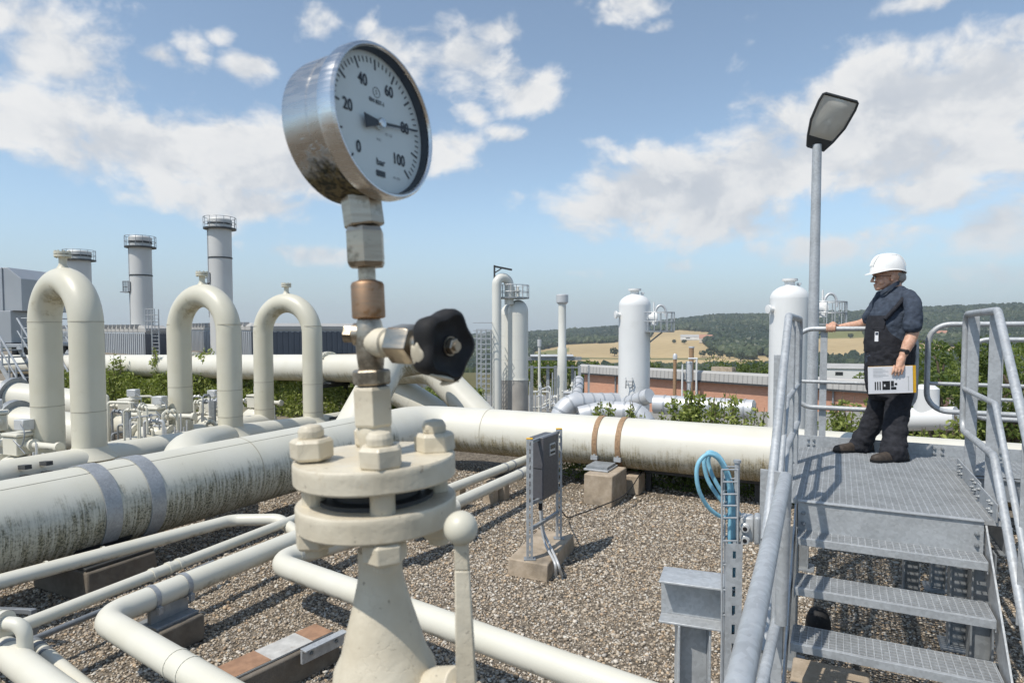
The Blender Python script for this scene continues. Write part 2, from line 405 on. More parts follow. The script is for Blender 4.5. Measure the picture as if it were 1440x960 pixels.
def brick_mat():
    m, T = new_mat('red brick wall'); s = site(T)
    sep = T.n('ShaderNodeSeparateXYZ'); T.put(sep.inputs[0], s)
    cv = T.n('ShaderNodeCombineXYZ'); T.put(cv.inputs[0], T.math('ADD', sep.outputs[0], sep.outputs[1])); T.put(cv.inputs[1], sep.outputs[2])
    b = T.n('ShaderNodeTexBrick'); T.put(b.inputs['Vector'], cv.outputs[0]); b.inputs['Scale'].default_value = 4.0
    b.inputs['Color1'].default_value = (.54, .265, .17, 1); b.inputs['Color2'].default_value = (.62, .325, .21, 1); b.inputs['Mortar'].default_value = (.42, .33, .27, 1)
    b.inputs['Mortar Size'].default_value = .012
    col = T.mix(T.mapr(T.noise(s, .5, 4), .4, .7, 0, .3), b.outputs[0], (.36, .22, .17))
    return finish(m, T, col, .85)
M['brick'] = brick_mat()
def corrug(base, pitch=.3):
    m, T = new_mat(base.name+' ribbed'); return base
def skin_mat():
    m, T = new_mat('weathered skin'); p = pos(T); n = T.noise(p, 40, 4)
    col = T.mix(T.mapr(n, .35, .65), (.54, .30, .20), (.64, .39, .28))
    return finish(m, T, col, .5, 0, T.noise(p, 260, 3), .1, .002, .4, {'Subsurface Weight': .12, 'Subsurface Radius': (.01, .004, .002), 'Subsurface Scale': .5})
M['skin'] = skin_mat()
def cloth(name, c):
    m, T = new_mat(name); p = pos(T)
    w = T.noise(p, 420, 2); f = T.noise(scaled(T, p, (9, 9, 14)), 1.0, 3, .5); n = T.noise(p, 24, 4)
    k = T.mapr(n, .3, .7, .8, 1.2)
    col = T.mix(1.0, c, T.n('ShaderNodeCombineColor', i_Red=k, i_Green=k, i_Blue=k).outputs[0], 'MULTIPLY')
    return finish(m, T, col, .85, 0, T.math('ADD', T.math('MULTIPLY', w, .15), f), .7, .014, .25)
M['shirt'] = cloth('dark blue shirt cloth', (.050, .064, .090))
M['overall'] = cloth('black overall cloth', (.026, .027, .033))
# ------------------------------------------------------------------ render settings, camera, light, sky
SC.view_settings.view_transform = 'Standard'; SC.view_settings.look = 'None'; SC.view_settings.exposure = EXPO; SC.view_settings.gamma = 1
SC.view_settings.use_curve_mapping = False
cam = bpy.data.cameras.new('camera'); co = bpy.data.objects.new('camera', cam); C.objects.link(co); SC.camera = co
cam.sensor_width = 36; cam.lens = FPX/1440*36; cam.shift_y = (V0-480)/1440; cam.clip_start = .02; cam.clip_end = 20000
co.location = (0, 0, HC); co.rotation_euler = (math.pi/2-TH, 0, 0)
cam.dof.use_dof = True; cam.dof.focus_distance = 6.5; cam.dof.aperture_fstop = 16
SC.cycles.max_bounces = 6; SC.cycles.transparent_max_bounces = 8; SC.cycles.caustics_reflective = False; SC.cycles.caustics_refractive = False
try:
    SC.cycles.use_denoising = True; SC.cycles.denoiser = 'OPENIMAGEDENOISE'
except Exception: pass
SUN_TO = unit((-.50, -.41, 1.0))
sl = bpy.data.lights.new('sun', 'SUN'); sl.energy = SUN_E; sl.angle = math.radians(.5); sl.color = (1.0, .94, .85)
so = bpy.data.objects.new('sun', sl); C.objects.link(so); so.location = (-20, -15, 40)
so.rotation_euler = Vector(SUN_TO).to_track_quat('Z', 'Y').to_euler()
W = bpy.data.worlds.new('World'); SC.world = W; W.use_nodes = True
wt = NT(W.node_tree); W.node_tree.nodes.clear()
sky = wt.n('ShaderNodeTexSky', sky_type='NISHITA'); sky.sun_disc = False
sky.sun_elevation = math.asin(SUN_TO[2]); sky.sun_rotation = math.atan2(SUN_TO[0], SUN_TO[1])
sky.air_density = 1.0; sky.dust_density = .5; sky.ozone_density = 1.6; sky.altitude = 300
tc = wt.n('ShaderNodeTexCoord').outputs['Generated']
sp = wt.n('ShaderNodeSeparateXYZ'); wt.put(sp.inputs[0], tc)
azn = wt.math('ARCTAN2', sp.outputs[0], sp.outputs[1]); eln = wt.math('ARCSINE', sp.outputs[2])
BL = [(10, 20, 120, 60, 1), (60, 80, 110, 60, 1.05), (40, 170, 170, 70, 1.1), (190, 205, 220, 70, 1.15), (330, 225, 180, 66, 1.1), (310, 280, 170, 36, 1), (450, 255, 110, 42, .95), (150, 120, 80, 40, .8),
      (345, 95, 40, 26, .85), (225, 82, 32, 18, .8), (275, 75, 28, 34, .65), (310, 55, 26, 14, .6),
      (640, 85, 110, 60, 1.1), (735, 122, 70, 42, 1.05), (600, 215, 90, 48, 1.05), (712, 190, 36, 18, .85), (660, 160, 34, 24, .8), (560, 60, 60, 32, .8), (690, 50, 60, 30, .9),
      (880, 10, 60, 34, .95), (930, 36, 30, 14, .6), (445, 30, 30, 40, .8), (1310, 0, 90, 18, .85), (820, 5, 40, 16, .7), (1150, 70, 30, 20, .5),
      (1230, 165, 210, 84, 1.25), (1400, 125, 140, 95, 1.2), (1110, 230, 170, 72, 1.25), (970, 265, 170, 62, 1.25), (880, 285, 110, 56, 1.15), (1030, 300, 150, 52, 1.1), (1300, 215, 180, 66, 1.15), (1440, 45, 60, 32, 1), (1190, 120, 60, 40, .9),
      (1300, 275, 150, 46, 1), (1140, 350, 160, 32, .95), (1250, 335, 150, 32, .85), (1410, 320, 120, 60, .95), (1380, 390, 170, 34, .8), (1200, 395, 140, 18, .5),
      (435, 358, 90, 18, .85), (1000, 372, 130, 20, .45), (800, 385, 80, 12, .5), (520, 330, 160, 20, .45), (150, 300, 120, 20, .45)]
msum = None
for (u, v, hw, hh, wgt) in BL:
    d = unit(ray(u, v)); az0 = math.atan2(d[0], d[1]); el0 = math.asin(d[2])
    d2 = unit(ray(u+hw, v)); d3 = unit(ray(u, v-hh))
    sa = abs(math.atan2(d2[0], d2[1])-az0); se = abs(math.asin(d3[2])-el0)
    dx = wt.math('MULTIPLY', wt.math('SUBTRACT', azn, az0), 1/sa); dy = wt.math('MULTIPLY', wt.math('SUBTRACT', eln, el0), 1/se)
    q = wt.math('ADD', wt.math('MULTIPLY', dx, dx), wt.math('MULTIPLY', dy, dy))
    g = wt.math('MULTIPLY', wt.math('EXPONENT', wt.math('MULTIPLY', q, -.75)), wgt)
    msum = g if msum is None else wt.math('MAXIMUM', msum, g)
# the rest of the sky dome (behind the camera) gets its own scattered clouds
back = wt.mapr(wt.math('ABSOLUTE', azn), .85, 1.2)
bk = wt.math('MULTIPLY', wt.mapr(wt.noise(tc, 2.2, 3), .5, .75, 0, .9), back)
msum = wt.math('MAXIMUM', msum, bk)
cv = wt.n('ShaderNodeCombineXYZ'); wt.put(cv.inputs[0], azn); wt.put(cv.inputs[1], wt.math('MULTIPLY', eln, 1.35)); cv.inputs[2].default_value = 3.7
warp = wt.vmath('ADD', cv.outputs[0], wt.vmath('MULTIPLY', wt.vmath('SUBTRACT', wt.noise(cv.outputs[0], 5, 3, .5, 1), (.5, .5, .5)).outputs[0], (.10, .06, 0)).outputs[0]).outputs[0]
def fbm(vec): return wt.math('ADD', wt.math('MULTIPLY', wt.noise(vec, 6.5, 6, .55), .70), wt.math('MULTIPLY', wt.noise(vec, 22, 6, .56), .36))
nA = fbm(warp)
nB = fbm(wt.vmath('ADD', warp, (-.030, .060, 0)).outputs[0])
dens = wt.math('ADD', wt.math('MULTIPLY', wt.math('SUBTRACT', nA, .53), 2.7), wt.math('SUBTRACT', msum, .56))
mask = wt.mapr(dens, -.13, .40)
thick = wt.mapr(dens, .1, .85)
rel = wt.mapr(wt.math('SUBTRACT', nA, nB), -.13, .10)
shade = wt.math('ADD', wt.math('MULTIPLY', rel, .72), wt.math('MULTIPLY', wt.math('SUBTRACT', 1.0, thick), .28))
ccol = wt.mix(shade, CLOUD_D, CLOUD_L)
hz = wt.mapr(eln, .0, .32)
ccol = wt.mix(wt.mapr(eln, .02, .24, .35, 0), ccol, HAZE_C)
hs = wt.n('ShaderNodeHueSaturation'); hs.inputs['Saturation'].default_value = .74; wt.put(hs.inputs['Color'], sky.outputs[0])
skc = wt.mix(1.0, hs.outputs[0], SKY_TINT, 'MULTIPLY')
skc = wt.mix(wt.mapr(eln, -.02, .20, .85, 0), skc, tuple(c/SKY_S for c in HAZE_C))
bgs = wt.n('ShaderNodeBackground'); wt.put(bgs.inputs[0], skc); bgs.inputs[1].default_value = SKY_S
bgc = wt.n('ShaderNodeBackground'); wt.put(bgc.inputs[0], ccol); bgc.inputs[1].default_value = 1.0
mx = wt.n('ShaderNodeMixShader'); wt.put(mx.inputs[0], wt.math('MULTIPLY', mask, wt.mapr(eln, .0, .16, .62, .98))); wt.put(mx.inputs[1], bgs.outputs[0]); wt.put(mx.inputs[2], bgc.outputs[0])
wo = wt.n('ShaderNodeOutputWorld'); wt.put(wo.inputs[0], mx.outputs[0])
W.cycles.sampling_method = 'MANUAL'; W.cycles.sample_map_resolution = 512
# ------------------------------------------------------------------ terrain
def sm(x, a, b):
    t = np.clip((np.asarray(x, float)-a)/(b-a), 0, 1); return t*t*(3-2*t)
SKYLINE = np.array([(-3000, 474), (300, 474), (560, 473), (650, 470), (745, 466), (868, 458), (950, 448), (1011, 441), (1083, 441), (1202, 437), (1308, 431), (1440, 426), (4000, 400)], float)
def terr(X, Y):
    X = np.asarray(X, float); Y = np.asarray(Y, float); R = np.hypot(X, Y); Yp = np.maximum(Y, 1.0)
    u = 720+FPX*X/Yp; front = Y > 0
    rt = sm(X/Yp, -.2, -.08)*front
    z = -rt*(2.0*sm(Y, 12.5, 18)+3.6*sm(Y, 33, 43)+2.5*sm(Y, 60, 110))
    z = z-(1-rt)*6.5*sm(R, 95, 160)
    z = z-44*sm(R, 110, 650)
    top = (462-np.interp(np.where(front, u, 900), SKYLINE[:, 0], SKYLINE[:, 1]))/900*2300*np.where(front, Y/np.maximum(R, 1), .8)+2.3-11
    t = np.clip((R-850)/1450, 0, 1); z = z+(top+52.5)*(t**1.08)*(R > 850)
    z = z-(R > 2300)*np.minimum((R-2300)*.05, 90)
    z = z+(R > 300)*np.minimum((R-300)/400, 1)*3*np.sin(X*.011+1.3)*np.sin(Y*.008)*(R < 2200)
    return z
FIELDS = [([(752, 494), (795, 485), (800, 484), (860, 482), (915, 474), (917, 466), (960, 464), (1006, 468), (990, 484), (1000, 492), (1022, 500), (1060, 507), (1092, 515), (1092, 522), (745, 522), (745, 505)], 0),
          ([(1060, 498), (1084, 503), (1148, 476), (1216, 474), (1262, 478), (1290, 482), (1378, 492), (1378, 503), (1290, 502), (1216, 506), (1148, 507), (1092, 520), (1062, 512)], 0),
          ([(1148, 466), (1216, 465), (1216, 475), (1148, 477)], 1), ([(748, 496), (800, 489), (801, 494), (775, 500), (748, 503)], 1),
          ([(755, 503.5), (900, 502.5), (1000, 503.5), (1000, 505.5), (900, 504.5), (755, 505.5)], 2)]
def inpoly(px, py, poly):
    c = np.zeros(len(px), bool); n = len(poly)
    for i in range(n):
        x0, y0 = poly[i]; x1, y1 = poly[(i+1) % n]
        k = ((y0 > py) != (y1 > py)) & (px < (x1-x0)*(py-y0)/((y1-y0)+1e-12)+x0); c ^= k
    return c
def landuse(X, Y, Zt):
    """-1 forest, 0 stubble, 1 green field, 2 dark strip, 3 near ground"""
    q = proj(np.stack([X, Y, Zt], -1)); use = np.full(len(X), -1)
    R = np.hypot(X, Y); fr = (Y > 200)
    for poly, k in FIELDS: use[inpoly(q[:, 0], q[:, 1], poly) & fr] = k
    use[(use == -1) & (R < 760)] = 3
    return use
def lin(c): return tuple(x for x in c)
naz = 760; az = np.concatenate([np.linspace(-math.pi, -.75, 120, endpoint=False), np.linspace(-.75, .75, naz), np.linspace(.75, math.pi, 120)[1:-1]])
rad = np.concatenate([[0.0], np.geomspace(1.5, 3200, 330), [4500, 8000, 14000]])
AZ, RD = np.meshgrid(az, rad); gx = (RD*np.sin(AZ)).ravel(); gy = (RD*np.cos(AZ)).ravel(); gz = terr(gx, gy)
na = len(az); nr = len(rad); i, j = np.meshgrid(np.arange(nr-1), np.arange(na), indexing='ij'); j2 = (j+1) % na
gf = np.stack([i*na+j, (i+1)*na+j, (i+1)*na+j2, i*na+j2], -1).reshape(-1, 4)[:, ::-1]
use = landuse(gx, gy, gz); R0 = np.hypot(gx, gy)
tint = np.tile([.13, .12, .055], (len(gx), 1))
tint[use == -1] = (.03, .045, .02); tint[use == 0] = (.47, .355, .185); tint[use == 1] = (.20, .20, .07); tint[use == 2] = (.10, .12, .045)
v_ = np.sin(gx*.006+gy*.013)*.06+np.sin(gx*.021-gy*.004)*.03
tint[use == 0] *= (1+v_[use == 0])[:, None]
rt0 = sm(gx/np.maximum(gy, 1), -.2, -.08)*(gy > 0)
yard = (R0 < 95); tint[yard] = np.where((rt0 > .5)[:, None], (.27, .26, .235), (.23, .20, .16))[yard]
pad = (R0 < 13.5)
tint[pad] = (.16, .135, .105)
mg, Tg = new_mat('ground soil and gravel'); at = Tg.n('ShaderNodeAttribute', attribute_name='tint')
pg = pos(Tg); vo = Tg.n('ShaderNodeTexVoronoi'); Tg.put(vo.inputs['Vector'], pg); vo.inputs['Scale'].default_value = 34
sc_ = Tg.n('ShaderNodeSeparateColor'); Tg.put(sc_.inputs[0], vo.outputs['Color'])
near = Tg.mapr(Tg.vmath('LENGTH', pg).outputs['Value'], 13, 16, 1, 0)
kk = Tg.math('ADD', 1.0, Tg.math('MULTIPLY', Tg.math('SUBTRACT', sc_.outputs[0], .5), Tg.math('MULTIPLY', near, 1.1)))
cg = Tg.mix(1.0, at.outputs['Color'], Tg.n('ShaderNodeCombineColor', i_Red=kk, i_Green=kk, i_Blue=kk).outputs[0], 'MULTIPLY')
cg = Tg.mix(Tg.math('MULTIPLY', Tg.mapr(Tg.noise(pg, .05, 5), .4, .7), .22), cg, (.5, .4, .24), 'MULTIPLY')
finish(mg, Tg, cg, .95, 0, Tg.math('MULTIPLY', vo.outputs['Distance'], near), .8, .02, .2)
gnd = np_mesh('ground', np.stack([gx, gy, gz], -1), gf, mg, True, {'tint': tint}); tag(gnd, 'gravel yard running out to fields and a wooded valley', 'ground', kind='structure')
# ------------------------------------------------------------------ loose river gravel
def ico(sub=0):
    bm = bmesh.new(); bmesh.ops.create_icosphere(bm, subdivisions=max(sub, 1), radius=1)
    v = np.array([x.co[:] for x in bm.verts]); f = np.array([[q.index for q in p.verts] for p in bm.faces]); bm.free(); return v, f
def scatter(base, faces, ctr, scl, rot, jitter=.2, rng=RNG):
    n = len(ctr); k = len(base)
    b = base[None]*(1+rng.uniform(-jitter, jitter, (n, k, 1)))
    b = b*scl[:, None, :]
    c, s = np.cos(rot)[:, None], np.sin(rot)[:, None]
    x = b[..., 0]*c-b[..., 1]*s; y = b[..., 0]*s+b[..., 1]*c
    v = np.stack([x, y, b[..., 2]], -1)+ctr[:, None, :]
    f = (faces[None]+(np.arange(n)*k)[:, None, None]).reshape(-1, faces.shape[1])
    return v.reshape(-1, 3), f
def stones():
    pts = []
    for (y0, y1, d) in ((1.9, 4.5, 3200), (4.5, 6.5, 2700), (6.5, 8.5, 1900), (8.5, 12.0, 700)):
        n = int(d*(y1-y0)*y1*1.9); Y = RNG.uniform(y0, y1, n); X = RNG.uniform(-.95, .95, n)*y1
        k = (np.abs(X/Y) < .86); X, Y = X[k], Y[k]
        qb = (X-2.4)*B[0]+(Y-8.81)*B[1]; k = qb < .55
        pts.append(np.stack([X[k], Y[k]], -1))
    p = np.concatenate(pts); n = len(p); far = np.clip((p[:, 1]-4)/5, 0, 1)
    r = RNG.lognormal(math.log(.0074), .36, n)*(1+.3*far); r = np.clip(r, .005, .024)
    scl = np.stack([r*RNG.uniform(.9, 1.4, n), r*RNG.uniform(.7, 1.05, n), r*RNG.uniform(.5, .8, n)], -1)
    ctr = np.stack([p[:, 0], p[:, 1], scl[:, 2]*RNG.uniform(.1, .85, n)], -1)
    V, F = scatter(*ICO12, ctr, scl, RNG.uniform(0, 6.28, n), .17)
    pal = 1.05*np.array([(.45, .39, .31), (.37, .31, .24), (.52, .475, .41), (.31, .255, .195), (.43, .33, .225), (.21, .18, .15), (.58, .55, .49), (.39, .36, .32), (.37, .27, .18)])
    w = np.array([.2, .18, .13, .15, .12, .08, .05, .06, .03]); w /= w.sum()
    col = pal[RNG.choice(len(pal), n, p=w)]*RNG.uniform(.75, 1.2, (n, 1))
    o = np_mesh('gravel', V, F, M['stone'], True, {'tint': np.repeat(col, len(ICO12[0]), 0)})
    tag(o, 'loose beige and grey river gravel covering the yard', 'gravel', kind='stuff')
def ico12():
    t = (1+5**.5)/2
    v = np.array([(-1, t, 0), (1, t, 0), (-1, -t, 0), (1, -t, 0), (0, -1, t), (0, 1, t), (0, -1, -t), (0, 1, -t), (t, 0, -1), (t, 0, 1), (-t, 0, -1), (-t, 0, 1)], float)/math.sqrt(1+t*t)
    f = np.array([(0, 11, 5), (0, 5, 1), (0, 1, 7), (0, 7, 10), (0, 10, 11), (1, 5, 9), (5, 11, 4), (11, 10, 2), (10, 7, 6), (7, 1, 8), (3, 9, 4), (3, 4, 2), (3, 2, 6), (3, 6, 8), (3, 8, 9), (4, 9, 5), (2, 4, 11), (6, 2, 10), (8, 6, 7), (9, 8, 1)])
    return v, f
ICO12 = ico12()
stones()
# ------------------------------------------------------------------ forest on the hills
def forest():
    n = 90000
    az_ = RNG.uniform(-.1, .76, n); R = np.sqrt(RNG.uniform(760**2, 2360**2, n)); X = R*np.sin(az_); Y = R*np.cos(az_)
    zt = terr(X, Y); us = landuse(X, Y, zt); k = us == -1
    # thin to a spacing of about 9 m
    X, Y, zt, R = X[k], Y[k], zt[k], R[k]
    cell = np.round(X/8.5)*100003+np.round(Y/8.5); _, ix = np.unique(cell, return_index=True); X, Y, zt, R = X[ix], Y[ix], zt[ix], R[ix]
    n = len(X); ph_ = np.array([mnoise.noise(Vector((x*.009, y*.005, 9.1))) for x, y in zip(X, Y)]); con = (ph_+RNG.normal(0, .2, n)) > .05
    s = np.where(con, RNG.uniform(2.8, 4.4, n), RNG.uniform(4.2, 8.0, n)); sz_ = np.where(con, RNG.uniform(7, 11, n), s*RNG.uniform(.8, 1.2, n))
    scl = np.stack([s, s*RNG.uniform(.85, 1.1, n), sz_], -1)
    V, F = scatter(*ICO12, np.stack([X, Y, zt+s*.9], -1), scl, RNG.uniform(0, 6.28, n), .3)
    pt_ = np.array([mnoise.fractal(Vector((x*.006, y*.0035, 1.7)), 1.0, 2.0, 3) for x, y in zip(X, Y)])
    tone = np.clip(.36+.75*pt_+RNG.normal(0, .17, n), 0, 1)
    o = np_mesh('forest', V, F, M['forest'], False, {'tone': np.repeat(tone, 12)}); tag(o, 'dark mixed forest covering the far hillside', 'forest', kind='stuff')
    # tree belts in the valley, closer
    n = 9000; az_ = RNG.uniform(-.12, .74, n); R = np.sqrt(RNG.uniform(330**2, 770**2, n)); X = R*np.sin(az_); Y = R*np.cos(az_)
    bel = (np.sin(X*.012+Y*.02)+np.sin(Y*.045+1)+RNG.normal(0, .5, n)) > .1
    bel &= ~((R < 420) & (RNG.uniform(0, 1, n) < .4))
    X, Y = X[bel], Y[bel]; zt = terr(X, Y); n = len(X); s = RNG.uniform(2.2, 4.6, n)
    b2 = ico(2); scl = np.stack([s, s, s*RNG.uniform(.9, 1.4, n)], -1)
    V, F = scatter(*b2, np.stack([X, Y, zt+s*.8], -1), scl, RNG.uniform(0, 6.28, n), .3)
    tone = np.clip(RNG.normal(.5, .3, n), 0, 1)
    o = np_mesh('woodland', V, F, M['forest'], False, {'tone': np.repeat(tone, len(b2[0]))}); tag(o, 'belt of bushy trees along the valley below the fields', 'woodland', kind='stuff')
forest()
# ------------------------------------------------------------------ leaves
def leaf_mesh(name, pts, size, mat, parent=None, tone=None, base=None, flat=.5):
    n = len(pts); d = RNG.normal(0, 1, (n, 3)); d[:, 2] = np.abs(d[:, 2])*(.4+flat); d /= np.linalg.norm(d, axis=1)[:, None]
    t = RNG.normal(0, 1, (n, 3)); a = np.cross(d, t); a /= np.linalg.norm(a, axis=1)[:, None]; b = np.cross(d, a)
    s = (size*RNG.uniform(.6, 1.25, n))[:, None]
    q = np.stack([pts-a*s, pts-b*s*.45+d*s*.12, pts+a*s, pts+b*s*.45+d*s*.12], 1)
    base = np.array(parent['wb'] if parent is not None else (0, 0, 0)) if base is None else np.array(base)
    if tone is None: tone = np.clip(RNG.normal(.45, .25, n), 0, 1)
    f = np.arange(4*n).reshape(n, 4)
    o = np_mesh(name, q.reshape(-1, 3)-base, f, mat, False, {'tone': np.repeat(tone, 4)})
    if parent is not None: o.parent = parent
    else: o.location = tuple(base)
    o['wb'] = [float(x) for x in base]; return o
def hedge(name, label, p0, p1, depth, h0, h1, n, size, mat, group=None):
    """leafy hedge along p0-p1 (ground points), uneven top"""
    p0, p1 = np.asarray(p0, float), np.asarray(p1, float); L = np.linalg.norm(p1-p0); d = unit(p1-p0); w = np.array([-d[1], d[0], 0])
    t = RNG.uniform(0, L, n)
    hh = h0+(h1-h0)*(.5+.28*np.sin(t*1.7+p0[0])+.22*np.sin(t*4.3+1)+RNG.normal(0, .1, n))
    s = RNG.uniform(-1, 1, n); z = hh*(1-np.abs(RNG.normal(0, .35, n))).clip(.02, 1)
    k = RNG.uniform(0, 1, n) < .55
    s[k] = np.sign(s[k])*(1-np.abs(RNG.normal(0, .12, k.sum()))); z[k] = hh[k]*RNG.uniform(.02, 1, k.sum())
    ed = np.sqrt(np.clip(1-(np.clip(z/hh, 0, 1))**4, 0, 1))*.35+.65
    pts = p0+np.outer(t, d)+np.outer(s*depth/2*ed+.06*np.sin(t*5), w); pts[:, 2] += z
    root = thing(name, label, 'hedge', p0, group)
    leaf_mesh('foliage', pts, size, mat, root, flat=.2)
    m = MB()
    for i in range(int(L/.35)):
        q = p0+d*(i*.35+.15)+w*RNG.uniform(-.3, .3)*depth
        m.tube([q, q+V3(RNG.uniform(-.1, .1), RNG.uniform(-.1, .1), h0*.5), q+V3(RNG.uniform(-.2, .2), RNG.uniform(-.2, .2), h0*.95)], [.012, .009, .004], 5)
    m.build('stem', M['bark'], root); return root
def sapling(name, label, base, h, spread, nst, n, size, mat, group, cat='shrub'):
    root = thing(name, label, cat, base, group); m = MB(); pts = []
    for i in range(nst):
        a = RNG.uniform(0, 6.28); e = np.array(base)+V3(math.cos(a)*spread*RNG.uniform(.1, 1), math.sin(a)*spread*RNG.uniform(.1, 1), h*RNG.uniform(.6, 1.0))
        path = spline([base, (np.array(base)+e)/2+RNG.normal(0, .04*h, 3)*V3(1, 1, 0), e], 5); m.tube(path, list(np.linspace(.014, .003, len(path))*(.5+h/2)), 5)
        for j in range(n//nst):
            t = RNG.uniform(.22, 1.0)**.8; q = path[min(int(t*(len(path)-1)), len(path)-1)]
            pts.append(q+RNG.normal(0, 1, 3)*V3(spread*.28, spread*.28, h*.05)*(1.15-t*.6))
    m.build('stem', M['bark'], root); leaf_mesh('foliage', np.array(pts), size, mat, root, flat=.3); return root
def tree(name, label, base, h, r, n, size, mat, group=None, ncl=16):
    root = thing(name, label, 'tree', base, group); m = MB(); base = np.array(base, float)
    tk = spline([base, base+V3(.04*h, 0, h*.3), base+V3(.02*h, .03*h, h*.62), base+V3(.03*h, .02*h, h*.9)], 5)
    m.tube(tk, list(np.linspace(.035*h, .006*h, len(tk))), 8)
    cl = []
    for i in range(ncl):
        zf = RNG.uniform(.28, .98); a = RNG.uniform(0, 6.28); rr = r*(1-((zf-.55)/.5)**2*.75)*RNG.uniform(.35, 1)
        c = base+V3(math.cos(a)*rr, math.sin(a)*rr, zf*h); cl.append((c, r*RNG.uniform(.25, .48)))
        m.tube([base+V3(.02*h, .02*h, h*max(.2, zf-.3)), (base+V3(0, 0, h*(zf-.12))+c)/2, c], [.012*h, .008*h, .003*h], 5)
    m.build('trunk', M['bark'], root); pts = []; tone = []
    for c, s in cl:
        k = n//ncl; d = RNG.normal(0, 1, (k, 3)); d /= np.linalg.norm(d, axis=1)[:, None]
        pts.append(c+d*(s*RNG.uniform(.35, 1.05, (k, 1))**.6)*V3(1.1, 1.1, .8)); tone.append(np.clip(RNG.normal(RNG.uniform(.3, .65), .2, k), 0, 1))
    leaf_mesh('crown', np.concatenate(pts), size, mat, root, np.concatenate(tone), flat=.3); return root
# ------------------------------------------------------------------ pressure gauge and valve standpipe in the foreground
YS = .453
def ax_pt(v): return P(512+(v-300)*(30/650), v, YS)
PX = YS/FPX
NRM = V3(math.sin(1.0548), -math.cos(1.0548), -.0)
def gauge():
    fc = V3(-.0845, .441, 2.4653); n = unit(NRM+V3(0, 0, .06)); R = .051
    rt, up, _ = (None, None, None); rt = unit(np.cross(Z, n)); up = np.cross(n, rt)
    root = thing('pressure_gauge', 'round stainless pressure gauge with pale dial reading about eighty bar', 'gauge', fc-n*.026+V3(0, 0, -.075))
    back = fc-n*.0490
    m = MB(); m.lathe(back, n, [(.0001, 0), (.0455, 0), (.0485, .0018), (.0492, .005), (.0492, .0235), (.0486, .0243), (.0486, .0262), (.0494, .027), (.0494, .036)], 96, False)
    m.build('case', M['case'], root, 30)
    m = MB(); m.lathe(back, n, [(.0494, .0352), (.0512, .0362), (.0520, .039), (.0520, .0440), (.0514, .0478), (.0500, .0494), (.0490, .0494), (.0481, .0484), (.0478, .0472)], 96, False)
    m.build('bezel', M['bezel'], root, 30)
    # dial with printing
    m = MB(); m.lathe(back, n, [(.0478, .0476), (.0476, .0468), (.0474, .0395)], 96, False); m.build('shadow_ring', M['rubber'], root, 60)  # inner wall coloured black to stand in for the shadow band inside the bezel
    dc = back+n*.0405; m = MB(); m.lathe(dc, n, [(.0001, -.001), (.0476, -.001), (.0476, 0), (.0001, 0)], 72, False)
    def at(r, ang, h): return dc+n*h+up*math.cos(ang)*r+rt*math.sin(ang)*r
    for i in range(0, 101, 2):
        a = math.radians(-135+2.7*i); maj = i % 10 == 0; r1 = .0438; r0 = .0366 if maj else .0402; w = .0014 if maj else .0008
        dr = up*math.cos(a)+rt*math.sin(a); tr = rt*math.cos(a)-up*math.sin(a)
        m.box(dc+n*.00022+dr*(r0+r1)/2, (w, r1-r0, .0002), (tr, dr, n), 1)
    def put(txt, x, y, size, bold=0, sx=1.0):
        vs, fs = text_geo(txt, size)
        m.add([dc+n*.0003+rt*(x+p[0]*sx)+up*(y+p[1]) for p in vs], fs, 1)
        if bold:
            for ox, oy in ((bold, 0), (-bold, 0), (0, bold)): m.add([dc+n*(.00031+abs(ox)*.05)+rt*(x+ox+p[0]*sx)+up*(y+oy+p[1]) for p in vs], fs, 1)
    for val in (0, 20, 40, 60, 80, 100):
        a = math.radians(-135+2.7*val); r = .0292 if val != 100 else .0285
        put(str(val), math.sin(a)*r, math.cos(a)*r, .0112, .00038, .80)
    put('S', 0, .0215, .0042); t = np.linspace(0, 2*math.pi, 25)
    for i in range(24):
        p0 = dc+n*.0003+rt*.0034*math.cos(t[i])+up*(.0215+.0034*math.sin(t[i])); p1 = dc+n*.0003+rt*.0034*math.cos(t[i+1])+up*(.0215+.0034*math.sin(t[i+1])); m.bar(p0, p1, .0003, .0002, n, 1)
    put('EN 837-1', 0, .0150, .0040, .00018); put('bar', .0005, -.0262, .0066, .00028)
    put('Cl. 1,0', .0105, -.0050, .0026); put('316 L', 0, -.0105, .0022)
    m.box(dc+n*.0003+up*-.0338, (.0092, .0040, .0002), (rt, up, n), 1)
    put('MC 270', .0165, -.0338, .0022)
    m.build('dial', [M['dial'], M['ink']], root, 30)
    # needle
    a = math.radians(-135+2.7*80.5); dr = up*math.cos(a)+rt*math.sin(a); tr = rt*math.cos(a)-up*math.sin(a); o = dc+n*.003
    m = MB(); m.prism([(-.0011, 0), (.0011, 0), (.0004, .0405), (-.0004, .0405)], o, (tr, dr, n), .0006)
    m.prism([(-.0011, 0), (-.0048, -.0165), (.0048, -.0165), (.0011, 0)], o, (tr, dr, n), .0006); nd = m.build('needle', M['ink'], root, 0)
    m = MB(); m.lathe(o-n*.003, n, [(.0036, 0), (.0036, .0042), (.003, .005), (.0001, .0052)], 24, False); m.build('hub', M['bezel'], nd)
    m = MB(); m.lathe(back+n*.0462, n, [(.0001, .0012), (.0477, .0012)], 64, False); m.build('glass', M['glass'], root, 30)
    # hexagon stem under the case
    m = MB(); c = back+n*.024; top = c-Z*.046; bot = ax_pt(319)
    m.hexnut(bot, top-bot, 28*PX, np.linalg.norm(top-bot), .05, .62)
    m.build('stem', M['fitting'], root, 0, .0004)
    # moss and grime lump where stem meets case
    return root
gauge()
M['platepaint'] = simple('chalky grey plate', (.50, .49, .46), .8, 0, .2, 9, .3, .003, 60, ((.3, .2, .13), 14, .6, .72, .7))
